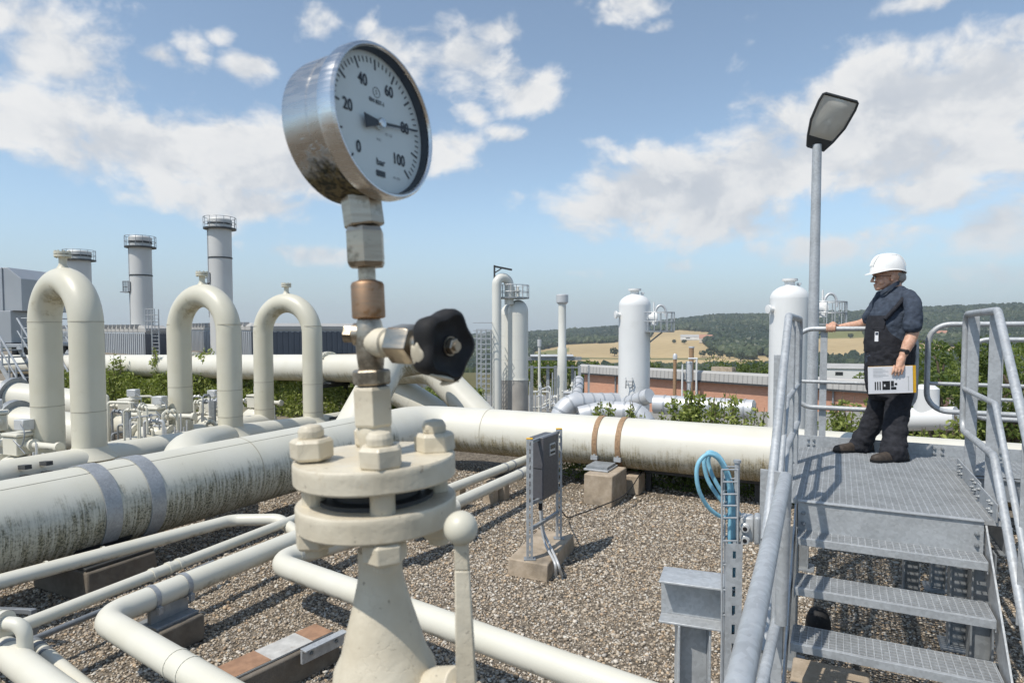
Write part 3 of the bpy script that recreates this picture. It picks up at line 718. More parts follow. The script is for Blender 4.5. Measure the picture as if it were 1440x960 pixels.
M['rustend'] = simple('rust brown plate end', (.33, .19, .115), .85, 0, .2, 14, .3, .003, 80, ((.5, .47, .42), 18, .66, .74, .8))
def standpipe():
    base = V3(*ax_pt(960)[:2], 0)
    root = thing('valve_standpipe', 'cream painted flanged standpipe with black needle valve carrying the gauge', 'standpipe', base)
    def hx(name, v0, v1, hw, mat, ph=.35, ch=.1, par=root):
        m = MB(); a, b = ax_pt(v1), ax_pt(v0); m.hexnut(a, b-a, hw*PX, np.linalg.norm(b-a), ch, ph); return m.build(name, mat, par, 0, .0005)
    def cy(name, prof, mat, par=root, n=32):
        m = MB(); a = ax_pt(prof[-1][0]); b = ax_pt(prof[0][0]); d = unit(b-a)
        m.lathe(a, b-a, [(max(r*PX, .0002), float(np.dot(ax_pt(v)-a, d))) for v, r in prof[::-1]], n); return m.build(name, mat, par, 35)
    hx('adapter_nut', 320, 376, 28, M['fitting'], .12, .10)
    cy('neck', [(374, 12), (396, 12)], M['fitting'])
    cy('coupling', [(393, 10), (397, 21), (401, 23), (446, 23), (448, 20)], M['brass'])
    cy('valve_body', [(446, 15), (452, 17), (468, 21), (505, 19), (522, 17)], M['fitting'])
    m = MB(); c = ax_pt(470); d = unit(V3(-1, .1, 0)); m.lathe(c, d, [(.008, .006), (.008, .011), (.0062, .0112), (.0062, .0118)], 20); m.hexnut(c+d*.0115, d, .0066, .007); m.build('plug', M['fitting'], root, 30)
    # spindle bonnet and handwheel, axis swings to the right and towards the viewer
    d = unit(V3(.80, -.58, -.02)); c = ax_pt(481)
    m = MB(); m.lathe(c, d, [(.0095, .004), (.0105, .012), (.0100, .0175), (.0082, .0185), (.0082, .030)], 28); m.build('boss', M['cream'], root, 40)
    m = MB(); m.hexnut(c+d*.0250, d, .0142, .0215, .1, .2); m.lathe(c+d*.046, d, [(.0085, 0), (.0085, .014)], 20); m.build('bonnet', M['fitting'], root, 30, .0006)
    hc = c+d*.0615; a, b, _ = frame(d)
    k = 120; m = MB(); prof = [(.30, -.0030), (.42, -.0032), (.80, -.0012), (.95, .0012), (1.0, .0052), (1.0, .0118), (.95, .0150), (.84, .0160), (.66, .0128), (.45, .0118), (.30, .0122), (.25, .0145), (.14, .0145)]
    vs = []; fs = []
    for rr, h in prof:
        for i in range(k):
            t = 2*math.pi*i/k+.25; R = .0228*(1+.085*math.cos(5*t)) if rr > .5 else .0228
            vs.append(hc+d*h+a*math.cos(t)*R*rr+b*math.sin(t)*R*rr)
    for q in range(len(prof)-1):
        for i in range(k): j = (i+1) % k; fs.append((q*k+i, q*k+j, (q+1)*k+j, (q+1)*k+i))
    fs.append(tuple((len(prof)-1)*k+i for i in range(k))); m.add(vs, fs)
    hw = m.build('handwheel', M['rubber'], root, 50)
    m = MB(); m.hexnut(hc+d*.0140, d, .0052, .0045, .1, .2); m.lathe(hc+d*.0135, d, [(.0062, 0), (.0062, .001)], 20); m.lathe(hc+d*.0180, d, [(.003, 0), (.003, .0025)], 16); m.build('spindle_nut', M['fitting'], hw, 30)
    m = MB(); t0 = 3.6                                  # splashes of cream paint on the wheel rim
    for (t0, h, sx, sz) in ((3.42, .006, .0078, .0056), (4.50, .0125, .0125, .0040), (4.85, .0105, .008, .0032)):
        v, f = ico(3); t = t0; R = .0228*(1+.085*math.cos(5*t))*.985
        q = hc+d*h+a*math.cos(t)*R+b*math.sin(t)*R; er = a*math.cos(t)+b*math.sin(t); et = -a*math.sin(t)+b*math.cos(t)
        m.add([q+er*p[0]*.0016+et*p[1]*sx*(1+.2*math.sin(p[2]*7))+d*p[2]*sz for p in v], [tuple(x) for x in f])
    m.build('paint_splash', M['cream'], hw, 60)
    hx('union_nut', 519, 541, 27, M['fitting'], .5, .1)
    cy('thread', [(540, 20), (545, 20)], M['dark'])
    hx('square_block', 543, 598, 29, M['cream'], .2, .06)
    cy('collar', [(596, 22), (602, 24), (612, 24), (622, 21), (650, 21)], M['cream'])
    # pair of flanges with gasket
    AX = unit(ax_pt(600)-ax_pt(900)); zc = ax_pt(640); 
    def fl(name, dz, th, R):
        o = zc+AX*dz; m = MB(); m.lathe(o, AX, [(R*.985, 0), (R, .0012), (R, th-.0014), (R*.987, th), (.0002, th)], 72); o2 = m.build(name, M['cream'], root, 32); lump(o2, .00055, 75); return o2
    fl('flange', -.0155, .0155, .0566)
    fl('flange', -.0470, .0170, .0560)
    m = MB(); m.lathe(zc-AX*.0300, AX, [(.040, 0), (.040, .003), (.031, .0035), (.031, .010), (.040, .0105), (.040, .0145)], 48); m.build('gasket', M['dark'], root, 35)
    a, b, _ = frame(AX, V3(0, 1, 0))
    for t in (math.radians(-73), math.radians(17), math.radians(104), math.radians(197)):
        q = zc+(X_*math.cos(t)+Y_*math.sin(t))*.0430
        m = MB(); m.hexnut(q-AX*.0002, AX, .0150, .0150, .13, t+.35); m.lathe(q+AX*.0148, AX, [(.0086, 0), (.0088, .005), (.007, .0085), (.0001, .0098)], 16)
        m.lathe(q-AX*.047, AX, [(.0083, .001), (.0083, .032)], 14)
        m.hexnut(q-AX*.0615, AX, .0148, .0142, .13, t+.1); m.lathe(q-AX*.0685, AX, [(.0001, 0), (.0078, .001), (.0083, .007)], 14)
        o2 = m.build('flange_bolt', M['cream'], root, 30, .0008); lump(o2, .00042, 110)
    cy('hub_cone', [(770, 31), (800, 31), (815, 33), (850, 42), (890, 54), (915, 61), (935, 72), (965, 76), (1010, 76)], M['cream'], root, 40)
    m = MB(); t = ax_pt(1008); m.lathe(t, -Z, [(.037, 0), (.037, .04), (.030, .045), (.030, t[2]-.12), (.09, t[2]-.11), (.09, t[2]+.02)], 32); m.build('riser', M['cream'], root, 35)
    # flat lever with ball grip
    p = [P(648, 742, .405), P(650, 800, .405), P(656, 962, .405), P(640, 985, .425)]
    m = MB(); ws = [(.0044, .003), (.0048, .003), (.0066, .0036), (.008, .006)]
    for i in range(3):
        q0, q1 = p[i], p[i+1]; w0, w1 = ws[i], ws[i+1]
        m.hexa([q0+V3(-w0[0], -w0[1], 0), q0+V3(w0[0], -w0[1], 0), q0+V3(w0[0], w0[1], 0), q0+V3(-w0[0], w0[1], 0)][::1]+[q1+V3(-w1[0], -w1[1], 0), q1+V3(w1[0], -w1[1], 0), q1+V3(w1[0], w1[1], 0), q1+V3(-w1[0], w1[1], 0)])
    m.tube([P(646, 960, .41), P(620, 962, .43), P(585, 975, .45)], [.011, .012, .013], 16)
    lv = m.build('lever', M['cream'], root, 40, .001)
    m = MB(); v, f = ico(4); m.add([p[0]+q*.0109 for q in v], [tuple(x) for x in f]); m.build('ball_grip', M['loop'], lv, 80)
    return root
def lump(o, amp, sc):
    """brushed-on thick paint: subdivide and push the surface about a little"""
    md = o.modifiers.new('subdivide', 'SUBSURF'); md.subdivision_type = 'SIMPLE'; md.levels = md.render_levels = 2
    tx = bpy.data.textures.get('paint %d' % sc) or bpy.data.textures.new('paint %d' % sc, 'CLOUDS'); tx.noise_scale = 1.6/sc
    dm = o.modifiers.new('lumps', 'DISPLACE'); dm.texture = tx; dm.strength = amp*2; dm.texture_coords = 'GLOBAL'
standpipe()
# ------------------------------------------------------------------ main pipes around the yard
def clamp(mb, c, d, R, w, t=.012, n=48, a0=0, a1=2*math.pi, mi=0):
    a, b, dd = frame(d); st = []
    for i in range(n+1):
        t_ = a0+(a1-a0)*i/n; e = a*math.cos(t_)+b*math.sin(t_); st.append(e)
    vs = []; fs = []
    for e in st:
        for (r, h) in ((R+.001, -w/2), (R+t, -w/2), (R+t, w/2), (R+.001, w/2)): vs.append(c+e*r+dd*h)
    for i in range(n):
        for j in range(4): k = (j+1) % 4; fs.append((i*4+j, i*4+k, (i+1)*4+k, (i+1)*4+j))
    return mb.add(vs, fs, mi)
L0 = V3(-3.57, 6.58, .66); R0p = V3(2.40, 8.81, .68)
def onL(u):   # parameter along the left run seen at photo column u
    m = (u-720)/FPX; return (m*L0[1]-L0[0])/(B[0]-m*B[1])
def onR(u):
    m = (u-720)/FPX; return (m*R0p[1]-R0p[0])/(A[0]-m*A[1])
Mx = np.array([[B[0], -A[0]], [B[1], -A[1]]]); tL, tR = np.linalg.solve(Mx, (R0p-L0)[:2]); CORN = L0+B*tL
def big_pipe():
    root = thing('gas_pipe', 'wide cream pipe streaked with black algae, bending behind the gauge', 'pipe', (L0[0], L0[1], 0))
    m = MB(); tc0 = tL-1.25
    pL = [L0+B*t for t in np.linspace(-5.0, tc0-.02, 12)]; m.tube(pL, .40, 64); m.build('left_run', M['pipe_left'], root, 60)
    pts = arc_path([L0+B*(tc0-.05), CORN+V3(0, 0, .01), R0p+A*(tR+1.25)], 1.15, 24); n = len(pts)
    m = MB(); m.tube(pts, [.40-.04*sm(k/(n-1), 0, 1) for k in range(n)], 64); m.build('elbow', M['pipe_right'], root, 60)
    m = MB(); m.tube([R0p+A*t for t in np.linspace(tR+1.2, 7.0, 14)], .36, 64); m.build('right_run', M['pipe_right'], root, 60)
    for u in (117, 181):
        c = L0+B*onL(u); m = MB(); clamp(m, c, B, .402, .145, .012); m.build('steel_band', M['strap'], root, 40)
    for u in (117, 181):
        c = L0+B*onL(u); m = MB(); 
        for sg in (1, -1):
            q = c+A*sg*.36+V3(0, 0, -.36); m.box(q, (.13, .125, .02), (A, B, Z))
            for dx in (-.03, .03):
                m.lathe(q+A*.02+B*dx+Z*.01, Z, [(.018, 0), (.018, .014), (.009, .015), (.009, .03)], 6)
        m.build('band_foot', M['strap'], root, 30)
    for u in (848, 880):
        c = R0p+A*onR(u); m = MB(); clamp(m, c, A, .362, .075, .010); m.build('brown_band', M['brown'], root, 40)
        m = MB(); q = c-B*.335-Z*.185; m.box(q, (.10, .07, .06), (A, B, Z)); m.lathe(q+Z*.03-B*.01, Z, [(.018, 0), (.018, .02)], 6); m.build('band_foot', M['galv'], root, 30)
    # weld seams, a longitudinal lap on top and a thin groove on the elbow
    m = MB()
    for t in (-2.2, .9, 3.2): clamp(m, L0+B*t, B, .3995, .012, .0025, 64)
    for t in (tR+1.22, ): clamp(m, R0p+A*t, A, .3595, .012, .003, 64)
    e = -A*math.sin(.25)*0+unit(A*.42+Z*.91); m.bar(L0+B*-4+e*.4005, L0+B*(tc0-.1)+e*.4005, .005, .004)
    m.build('weld_seam', M['seam'], root, 40)
    return root
big_pipe()
def block(name, label, c, size, mat, ax=(A, B, Z), taper=0, group='concrete pipe supports', bev=.015, cat='concrete block'):
    c = np.array(c, float); sx, sy, sz = size; x, y = ax[0]*sx/2, ax[1]*sy/2; k = 1-taper
    m = MB(); m.hexa([c-x-y, c+x-y, c+x+y, c-x+y]+[c-x*k-y*k+Z*sz, c+x*k-y*k+Z*sz, c+x*k+y*k+Z*sz, c-x*k+y*k+Z*sz])
    o = m.build(name, mat, None, 30, bev, base=c); tag(o, label, cat, group); return o
# left pipe support: dark concrete with saddle plates
cL = L0+B*onL(150); cL[2] = 0
cK = V3(-3.80, 5.76, 0)
block('concrete_block', 'sooty concrete block under the wide pipe at left', cK, (.84, .64, .27), M['concdark'], bev=.02, taper=.04)
t = thing('pipe_saddle', 'black steel saddle between wide left pipe and its concrete block', 'pipe saddle', cK+Z*.27)
m = MB(); m.box(cK+Z*.285, (.76, .60, .025), (A, B, Z)); m.build('base_plate', M['dark'], t, 30, .004)
cx_ = L0+B*float(np.dot(cK-L0, B)); cx_[2] = 0
for s_ in (-.2, .2):
    m = MB(); m.box(cx_+B*s_+Z*.325, (.6, .02, .055), (A, B, Z)); m.build('web_plate', M['dark'], t, 30)
m = MB(); clamp(m, cx_+Z*.66, B, .402, .5, .012, 20, math.radians(220), math.radians(320)); m.build('cradle', M['dark'], t, 40)
# right supports
c = R0p+A*onR(862); c[2] = 0
block('concrete_block', 'pale concrete pillar under the brown banded pipe, nearer the yard', c-B*.70+A*.14, (.40, .66, .41), M['concrete'], taper=.03)
c = R0p+A*onR(893); c[2] = 0
block('concrete_block', 'brown concrete pillar standing behind the pale one under the pipe', c-B*.10, (.30, .34, .27), M['concrete'], taper=.02)
c = R0p+A*onR(866); t = thing('pipe_saddle', 'galvanised saddle beam under the brown banded pipe', 'pipe saddle', V3(c[0], c[1], .41)-B*.55)
m = MB(); m.box(V3(c[0], c[1], .425)-B*.62, (.34, .44, .022), (A, B, Z)); m.build('base_plate', M['galv'], t, 30, .003)
m = MB(); m.box(V3(c[0], c[1], .455)-B*.62, (.30, .36, .03), (A, B, Z)); m.build('web_plate', M['galvdark'], t, 30)
# long dark rail under the right pipe
m = MB(); m.bar(R0p+A*onR(905)+B*.1-Z*.40, R0p+A*6-Z*.40+B*.1, .08, .05); o = m.build('support_rail', M['dark'], None, 30, .004); tag(o, 'long dark steel rail running beneath the right hand pipe', 'rail')
for k, uu in enumerate((912, 1068)):
    q = R0p+A*onR(uu)+B*.1; m = MB(); m.box(V3(q[0], q[1], .12), (.07, .07, .26), (A, B, Z)); o = m.build('rail_post', M['dark'], None, 30); tag(o, ('short dark post at the left end of the steel rail', 'short dark post under the steel rail beside the stair')[k], 'post', 'posts carrying the steel rail')
EXT = {'pipe': 1.3}
def pipe_px(name, label, pts, r, mat, rad, cat='pipe', group=None, n=20, extra=None):
    w = [G(*q) for q in pts]
    if pts[-1][1] > 975: e_ = w[-1]+unit(w[-1]-w[-2])*EXT.get(cat, 1.3); w = w+[e_, e_-Z*(e_[2]+.05)]
    path = arc_path(w, rad, 10); base = V3(path[0][0], path[0][1], 0)
    m = MB(); m.tube(path, r, n)
    if extra is None:
        o = m.build(name, mat, None, 60, base=base); return tag(o, label, cat, group), w
    root = thing(name, label, cat, base, group); m.build('pipe_run', mat, root, 60); return root, w
def seam(root, c, d, r, w, mat, name='weld_seam', t=.004):
    m = MB(); clamp(m, np.asarray(c, float), d, r-.0005, w, t, 28); return m.build(name, mat, root, 40)
# thin pipe in front of the wide one
def ext(p, q, t): return p+(p-q)/np.linalg.norm(p-q)*t
zt1 = .42
a0, a1 = G(0, 816, zt1), G(326, 731, zt1)
r_, w_ = pipe_px('gas_pipe', 'thin cream pipe running along the foot of the wide pipe', [(-330, 905, zt1), (326, 731, zt1), (392, 730, zt1), (450, 772, .30)], .058, M['pipe_plain'], .16, extra=1)
for u in (52, 124): seam(r_, a0+(a1-a0)*u/326, a1-a0, .058, .02, M['pipe_plain'])
# medium pipe with elbow and its twin
z2 = .40
r_, w_ = pipe_px('gas_pipe', 'medium cream pipe held by two dark clamps, elbow turning towards the viewer', [(560, 700, z2), (142, 869, z2), (330, 982, z2), (560, 1120, z2)], .085, M['pipe_plain'], .20, extra=1)
d2 = unit(w_[1]-w_[0])
for u in (213, 258):
    s_ = (u-142)/(560-142); c = G(142+s_*(560-142), 869+s_*(700-869), z2); m = MB(); clamp(m, c, d2, .0855, .035, .006, 32); q = np.cross(d2, Z)
    for sg in (-1, 1): m.box(c+q*sg*.088-Z*.075, (.03, .035, .05), (q, d2, Z)); m.lathe(c+q*sg*.088-Z*.055, Z, [(.012, 0), (.012, .012)], 6)
    m.build('pipe_clamp', M['strap'], r_, 40)
d3 = unit(w_[2]-w_[1])
for k in (1.0, 1.14): seam(r_, w_[1]+d3*k, d3, .085, .018, M['pipe_plain'])
cs = G(236, 832, z2); q2 = np.cross(d2, Z)
t = thing('pipe_saddle', 'grey steel saddle under the clamped medium pipe', 'pipe saddle', V3(cs[0], cs[1], .2))
m = MB(); m.box(V3(cs[0], cs[1], .27), (.035, .30, .14), (q2, d2, Z)); m.build('web_plate', M['galvdark'], t, 30)
m = MB(); m.box(V3(cs[0], cs[1], .21)+q2*.0, (.22, .34, .02), (q2, d2, Z)); m.build('base_plate', M['galvdark'], t, 30, .003)
block('concrete_block', 'dark concrete block under the steel saddle of the clamped pipe', V3(cs[0], cs[1], 0)+q2*.02, (.36, .36, .2), M['concdark'], (q2, d2, Z))
# third pipe, turning behind the standpipe
z3 = .40
r_, w_ = pipe_px('gas_pipe', 'cream pipe with sharp elbow passing behind the standpipe foot', [(640, 712, z3), (384, 790, z3), (870, 966, z3), (1250, 1104, z3)], .088, M['pipe_plain'], .19, extra=1)
d3 = unit(w_[1]-w_[0]); seam(r_, w_[1]-d3*.22, d3, .088, .012, M['pipe_plain'])
# thin twin pipe above the medium one
z4 = .43
r_, w_ = pipe_px('gas_pipe', 'slim cream pipe running beside the clamped medium pipe', [(560, 664, z4), (412, 730, z4), (60, 868, z4), (-60, 914, z4)], .043, M['pipe_plain'], .1, extra=1)
d4 = unit(w_[2]-w_[1])
for s_ in (.56, .60, .66): seam(r_, w_[1]+(w_[2]-w_[1])*s_, d4, .043, .03, M['pipe_plain'], 'ring_clamp', .008)
pipe_px('cable_conduit', 'dark grey conduit lying below the slim pipe', [(300, 790, .22), (147, 857, .22), (52, 896, .22), (-40, 930, .22)], .022, M['conduit'], .1, 'conduit')
# pair of small pipes leaving under the right pipe
for k, (p0, p1, r, lab) in enumerate((((560, 715, .40), (726, 651, .40), .060, 'cream pipe under the elbow, farther of the pair'), ((560, 744, .40), (745, 660, .40), .066, 'cream pipe under the elbow, nearer of the pair'))):
    a_, b_ = G(*p0), G(*p1); b2_ = b_+unit(b_-a_)*2.2
    root = thing('gas_pipe', lab, 'pipe', V3(a_[0], a_[1], 0), 'paired pipes leaving under the elbow'); m = MB(); m.tube([a_, b_, b2_], r, 24); m.build('pipe_run', M['pipe_plain'], root, 60)
    for s_ in (-.12, -.34): seam(root, b_+unit(b_-a_)*s_, b_-a_, r, .035, M['strap'], 'pipe_clamp', .006)
for k, (u, v, lab) in enumerate(((706, 702, 'tilted concrete foot under the paired pipes, nearer the sensor stand'), (690, 706, 'short concrete foot under the paired pipes, beside the standpipe flange'), (644, 715, 'concrete foot under the paired pipes next to the flange'))):
    q = G(u, v, 0); block('concrete_block', lab, q, (.16, .16, .3), M['concrete'], taper=.1, bev=.008)
q = G(712, 700, 0); m = MB(); m.bar(q+V3(-.5, -.05, .3), q+V3(.5, .2, .3), .05, .05); o = m.build('support_rail', M['dark'], None, 30, .004); tag(o, 'short dark crossbar beneath the paired cream pipes', 'rail')
# bottom left corner: banded pipes, riser and bracket
z5 = .34
r_, w_ = pipe_px('gas_pipe', 'cream pipe with grey bands in the bottom left corner', [(-120, 838, z5), (10, 918, z5), (75, 968, z5), (200, 1060, z5)], .085, M['pipe_plain'], .1, extra=1)
d5 = unit(w_[2]-w_[1])
for s_ in (-.10, .02): seam(r_, w_[1]+d5*s_, d5, .085, .035, M['strap'], 'grey_band', .003)
q = G(36, 925, z5); tp = P(34, 878, q[1]); m = MB(); m.tube(arc_path([q, tp, tp+unit(V3(-1, .15, 0))*.22], .07, 8), .042, 18); m.build('branch', M['pipe_plain'], r_, 50)
m = MB(); e = unit(V3(-1, .15, 0)); m.lathe(tp+e*.13, e, [(.075, 0), (.075, .03)], 28); m.lathe(tp+e*.175, e, [(.075, 0), (.075, .03)], 28); m.build('branch_flange', M['pipe_plain'], r_, 35)
r_, w_ = pipe_px('gas_pipe', 'slim black and cream banded pipe at the lower left', [(47, 906, .24), (118, 966, .24), (260, 1080, .24)], .048, M['pipe_plain'], .1, extra=1)
d6 = unit(w_[1]-w_[0])
for s_ in (.03, .11, .23): seam(r_, w_[0]+d6*s_, d6, .048, .05, M['conduit'], 'dark_band', .003)
q = G(47, 915, .0); t = thing('pipe_bracket', 'dark steel bracket post with arm at left edge', 'bracket', q)
tp = P(46, 856, q[1]); m = MB(); m.box((q+tp)/2, (.04, .04, tp[2]), (A, B, Z)); m.build('post', M['conduit'], t, 30, .003)
m = MB(); m.bar(tp-Z*.015, tp-Z*.015+unit(V3(-1, .25, -.08))*.8, .035, .035); m.build('arm', M['conduit'], t, 30, .003)
# ------------------------------------------------------------------ concrete sleeper with steel plates, bottom centre-left
c0, c1 = G(312, 940, .22), G(446, 880, .22); d = unit((c1-c0)*V3(1, 1, 0)); w = np.array([-d[1], d[0], 0]); mid = (c0+c1)/2-w*.05; mid[2] = 0
o = block('concrete_sleeper', 'long concrete sleeper topped with rusty and grey steel plates', mid, (np.linalg.norm(c1-c0)+.10, .27, .20), M['concdark'], (d, w, Z), 0, None, .012)
t = thing('steel_plate', 'grey steel plate with two rust brown ends lying on the concrete sleeper', 'steel plate', mid+Z*.203)
Ls = np.linalg.norm(c1-c0)+.04; m = MB(); m.box(mid+Z*.21, (Ls, .20, .014), (d, w, Z)); m.build('plate', M['platepaint'], t, 30, .002)
for s_, wd_ in ((-1, .27), (1, .17)): m = MB(); m.box(mid+Z*.2185+d*s_*(Ls-wd_)/2, (wd_-.004, .196, .003), (d, w, Z)); m.build('rusty_end', M['rustend'], t, 0)
q = mid+d*.22-w*.19; t = thing('steel_bracket', 'silver angle bracket on the side of the concrete sleeper', 'bracket', q)
m = MB(); m.box(q+Z*.20, (.34, .02, .10), (d, w, Z)); m.box(q+Z*.245-w*.02, (.34, .06, .012), (d, w, Z)); m.build('angle', M['galv'], t, 30, .002)
m = MB()
for s_ in (-.1, .1): m.lathe(q+d*s_+Z*.20-w*.01, -w, [(.014, 0), (.014, .012), (.007, .013), (.007, .022)], 6)
m.build('bolt', M['galvdark'], t, 30)
# ------------------------------------------------------------------ sensor stand: slotted posts on a concrete foot, grey box
f0, f1, f2 = G(770, 820, 0), G(718, 806, 0), G(808, 772, 0); dl = unit(f2-f0); dn = unit(f1-f0); Ll, Ln = np.linalg.norm(f2-f0), np.linalg.norm(f1-f0)
dn = unit(dn-dl*np.dot(dn, dl)*.6)
cB = f0+dl*Ll/2+dn*Ln/2
def ladder_post(mb, base, top, w, dpt, ax, pitch=.075, slot=.045):
    """C-channel post with a row of slots in the face"""
    h = top-base; L = np.linalg.norm(h); n = int(L/pitch); a, b, c = ax; t = .0035
    for s in (-1, 1): mb.box(base+h/2+a*s*(w/2-t/2), (t, dpt, L), ax)
    e = (w-.014-2*t)/2
    for s in (-1, 1): mb.box(base+h/2+a*s*(w/2-t-e/2)-b*(dpt/2-t/2), (e, t, L), ax)
    for i in range(n+1):
        z0 = i*L/n; mb.box(base+c*min(max(z0, .012), L-.012)-b*(dpt/2-t/2), (.014, t, pitch-slot), ax)
t = thing('sensor_stand', 'slotted steel stand with grey instrument box on a concrete foot', 'instrument stand', V3(cB[0], cB[1], 0))
m = MB(); k = .97; hB = .165
m.hexa([f0, f0+dl*Ll, f0+dl*Ll+dn*Ln, f0+dn*Ln]+[q+(cB-q)*.03+Z*hB for q in (f0, f0+dl*Ll, f0+dl*Ll+dn*Ln, f0+dn*Ln)]); m.build('concrete_foot', M['concrete'], t, 30, .012)
pA, pB = G(745, 786, hB), G(786, 757, hB); dpp = unit(pB-pA); npp = np.cross(dpp, Z)
PT = []
for (q, vt) in ((pA, 617), (pB, 603)):
    top = P(720+FPX*q[0]/q[1]*.995, vt, q[1]); top = V3(q[0]-.004, q[1], top[2]); PT.append(top); m = MB(); ladder_post(m, q, top, .058, .045, (unit(V3(1, .1, 0)), unit(V3(-.1, 1, 0)), Z)); m.build('post', M['galv'], t, 30)
    m = MB(); m.box(top+Z*.004, (.062, .048, .010), (X_, Y_, Z)); m.build('post_cap', M['yellow'], t, 30, .003)
    m = MB(); m.box(q+Z*.006, (.11, .08, .012), (X_, Y_, Z)); m.build('foot_plate', M['galvdark'], t, 30, .002)
m = MB(); zs = [PT[1][2]-.10, .16+hB+.22, hB+.12+.24+.22]
for z_ in (hB+.28, hB+.52, PT[0][2]-.03): m.bar(V3(pA[0], pA[1], z_)+dpp*.02, V3(pB[0], pB[1], z_)-dpp*.02, .03, .03)
m.build('cross_bar', M['galvdark'], t, 30, .002)
q = (pA+pB)/2; bt = P(770, 612, q[1])[2]; bb = P(770, 697, q[1])[2]; cbx = V3(q[0], q[1], (bt+bb)/2)-npp*.0+dpp*.04
nb = npp if np.dot(npp, Y_) < 0 else -npp
m = MB(); cbx = cbx-dpp*.015-nb*.075; wb_ = Ll*.36; m.box(cbx+nb*.05, (wb_, .15, bt-bb), (dpp, nb, Z)); bx = m.build('instrument_box', M['greybox'], t, 30, .006)
m = MB(); m.box(cbx+nb*.127+dpp*.03+Z*(bt-bb)*.27, (.13, .006, .12), (dpp, nb, Z)); m.build('display_frame', M['jbox'], bx, 30, .002)
m = MB(); m.box(cbx+nb*.132+dpp*.03+Z*((bt-bb)*.27+.025), (.10, .004, .04), (dpp, nb, Z)); m.box(cbx+nb*.132+dpp*.03+Z*((bt-bb)*.27-.03), (.10, .004, .02), (dpp, nb, Z)); m.build('display', M['glassdark'], bx, 30)
m = MB(); m.box(cbx-dpp*(wb_/2+.001)+nb*.05, (.002, .12, .006), (dpp, nb, Z)); m.build('lid_seam', M['ink'], bx, 0)
m = MB(); q0 = cbx-Z*(bt-bb)/2-dpp*.08+nb*.05
for k, o_ in enumerate((0, .028)):
    m.tube(spline([q0+dpp*o_, q0+dpp*o_-Z*.15, q0-Z*.34+dpp*o_+nb*.02, G(768+o_*200, 770, hB+.04)+Z*.02, G(772+o_*150, 790, hB)+nb*.06, G(775+o_*300, 812, 0)+nb*.05+Z*.02], 8), .013, 10)
m.build('cable_conduit', M['jbox'], t, 50)
m = MB(); m.tube(spline([cbx-Z*(bt-bb)/2+dpp*.05, cbx-Z*((bt-bb)/2+.06)+dpp*.03, q0-Z*.1], 6), .012, 8); m.lathe(q0-Z*.06, -Z, [(.02, 0), (.02, .05), (.014, .07)], 12); m.build('cable_gland', M['rubber'], t, 40)
g0 = G(785, 724, .1); m = MB(); m.tube(spline([V3(pB[0], pB[1], .5), G(798, 727, .05), G(815, 722, .05), G(843, 712, .05), G(880, 694, .2), R0p+A*onR(905)-Z*.38], 8), .008, 6); o = m.build('cable', M['rubber'], None, 50); tag(o, 'thin black cable sagging from sensor stand to concrete pillar', 'cable')
# ------------------------------------------------------------------ I-beam stand and cable cage with blue hose
q0 = G(962, 968, 0); YB = 3.05
tpl = P(930, 833, YB); dI = unit(V3(.94, -.34, 0)); nI = np.cross(Z, dI)
def ibeam(mb, p0, p1, up, w, h, tf=.010, tw=.008):
    p0 = np.asarray(p0, float); p1 = np.asarray(p1, float); d = unit(p1-p0); s = np.cross(up, d); c = (p0+p1)/2; L = np.linalg.norm(p1-p0); ax = (s, up, d)
    mb.box(c+up*(h/2-tf/2), (w, tf, L), ax); mb.box(c-up*(h/2-tf/2), (w, tf, L), ax); mb.box(c, (tw, h-2*tf, L), ax)
pI = P(932, 828, YB); e0 = P(926, 834, YB)
t = thing('beam_stand', 'galvanised I beam bolted on a short steel column in the gravel', 'steel stand', V3(P(965, 900, YB)[0], P(965, 900, YB)[1], 0))
bc = P(930, 834, YB); m = MB(); ibeam(m, bc, bc+dI*.36, Z, .20, .20); m.build('cross_beam', M['galv'], t, 30, .002)
cc = bc+dI*.15-nI*.02; m = MB(); ibeam(m, V3(cc[0], cc[1], 0), V3(cc[0], cc[1], bc[2]-.101), unit(nI*.2+dI*1), .15, .15); m.build('column', M['galv'], t, 30, .002)
m = MB(); m.box(V3(cc[0], cc[1], .008), (.25, .25, .016), (dI, nI, Z)); m.build('base_plate', M['galvdark'], t, 30, .002)
YC = 2.82
t = thing('cable_cage', 'slotted steel channel and wire cage guiding blue hoses', 'cable guide', V3(P(1030, 900, YC)[0], YC, 0), None)
ch0 = P(1029, 900, YC); chx = ch0[0]
m = MB(); ladder_post(m, V3(chx, YC, 0), V3(chx, YC, P(1029, 762, YC)[2]), .070, .05, (unit(V3(1, -.12, 0)), unit(V3(.12, 1, 0)), Z), .085, .045); m.build('channel', M['galv'], t, 30)
wx = [(1012, -.03), (1022, .03), (1034, -.03), (1042, .03)]
def wp(u, dy, v): q = P(u, v, YC+.02); return V3(q[0], YC+.02+dy, q[2])
m = MB()
for (u, dy) in wx: m.tube([wp(u, dy, 658), wp(u, dy, 880), V3(wp(u, dy, 880)[0], YC+.02+dy, .02)], .0048, 6)
for v in (658, 675, 692, 708, 725, 757, 790, 825, 860):
    ring_ = [wp(u, dy, v) for (u, dy) in (wx[0], wx[2], wx[3], wx[1])]; m.tube(ring_+[ring_[0]], .0042, 6)
m.build('wire_cage', M['galv'], t, 40)
m = MB(); q = wp(1040, .03, 652); m.tube([q, V3(q[0], q[1], .05)], .012, 10); m.lathe(q, Z, [(.017, 0), (.017, .012)], 14); m.build('rod', M['galv'], t, 40)
def W3(u, v, dy): q = P(u, v, YC+.02); return V3(q[0], YC+.02+dy, q[2])
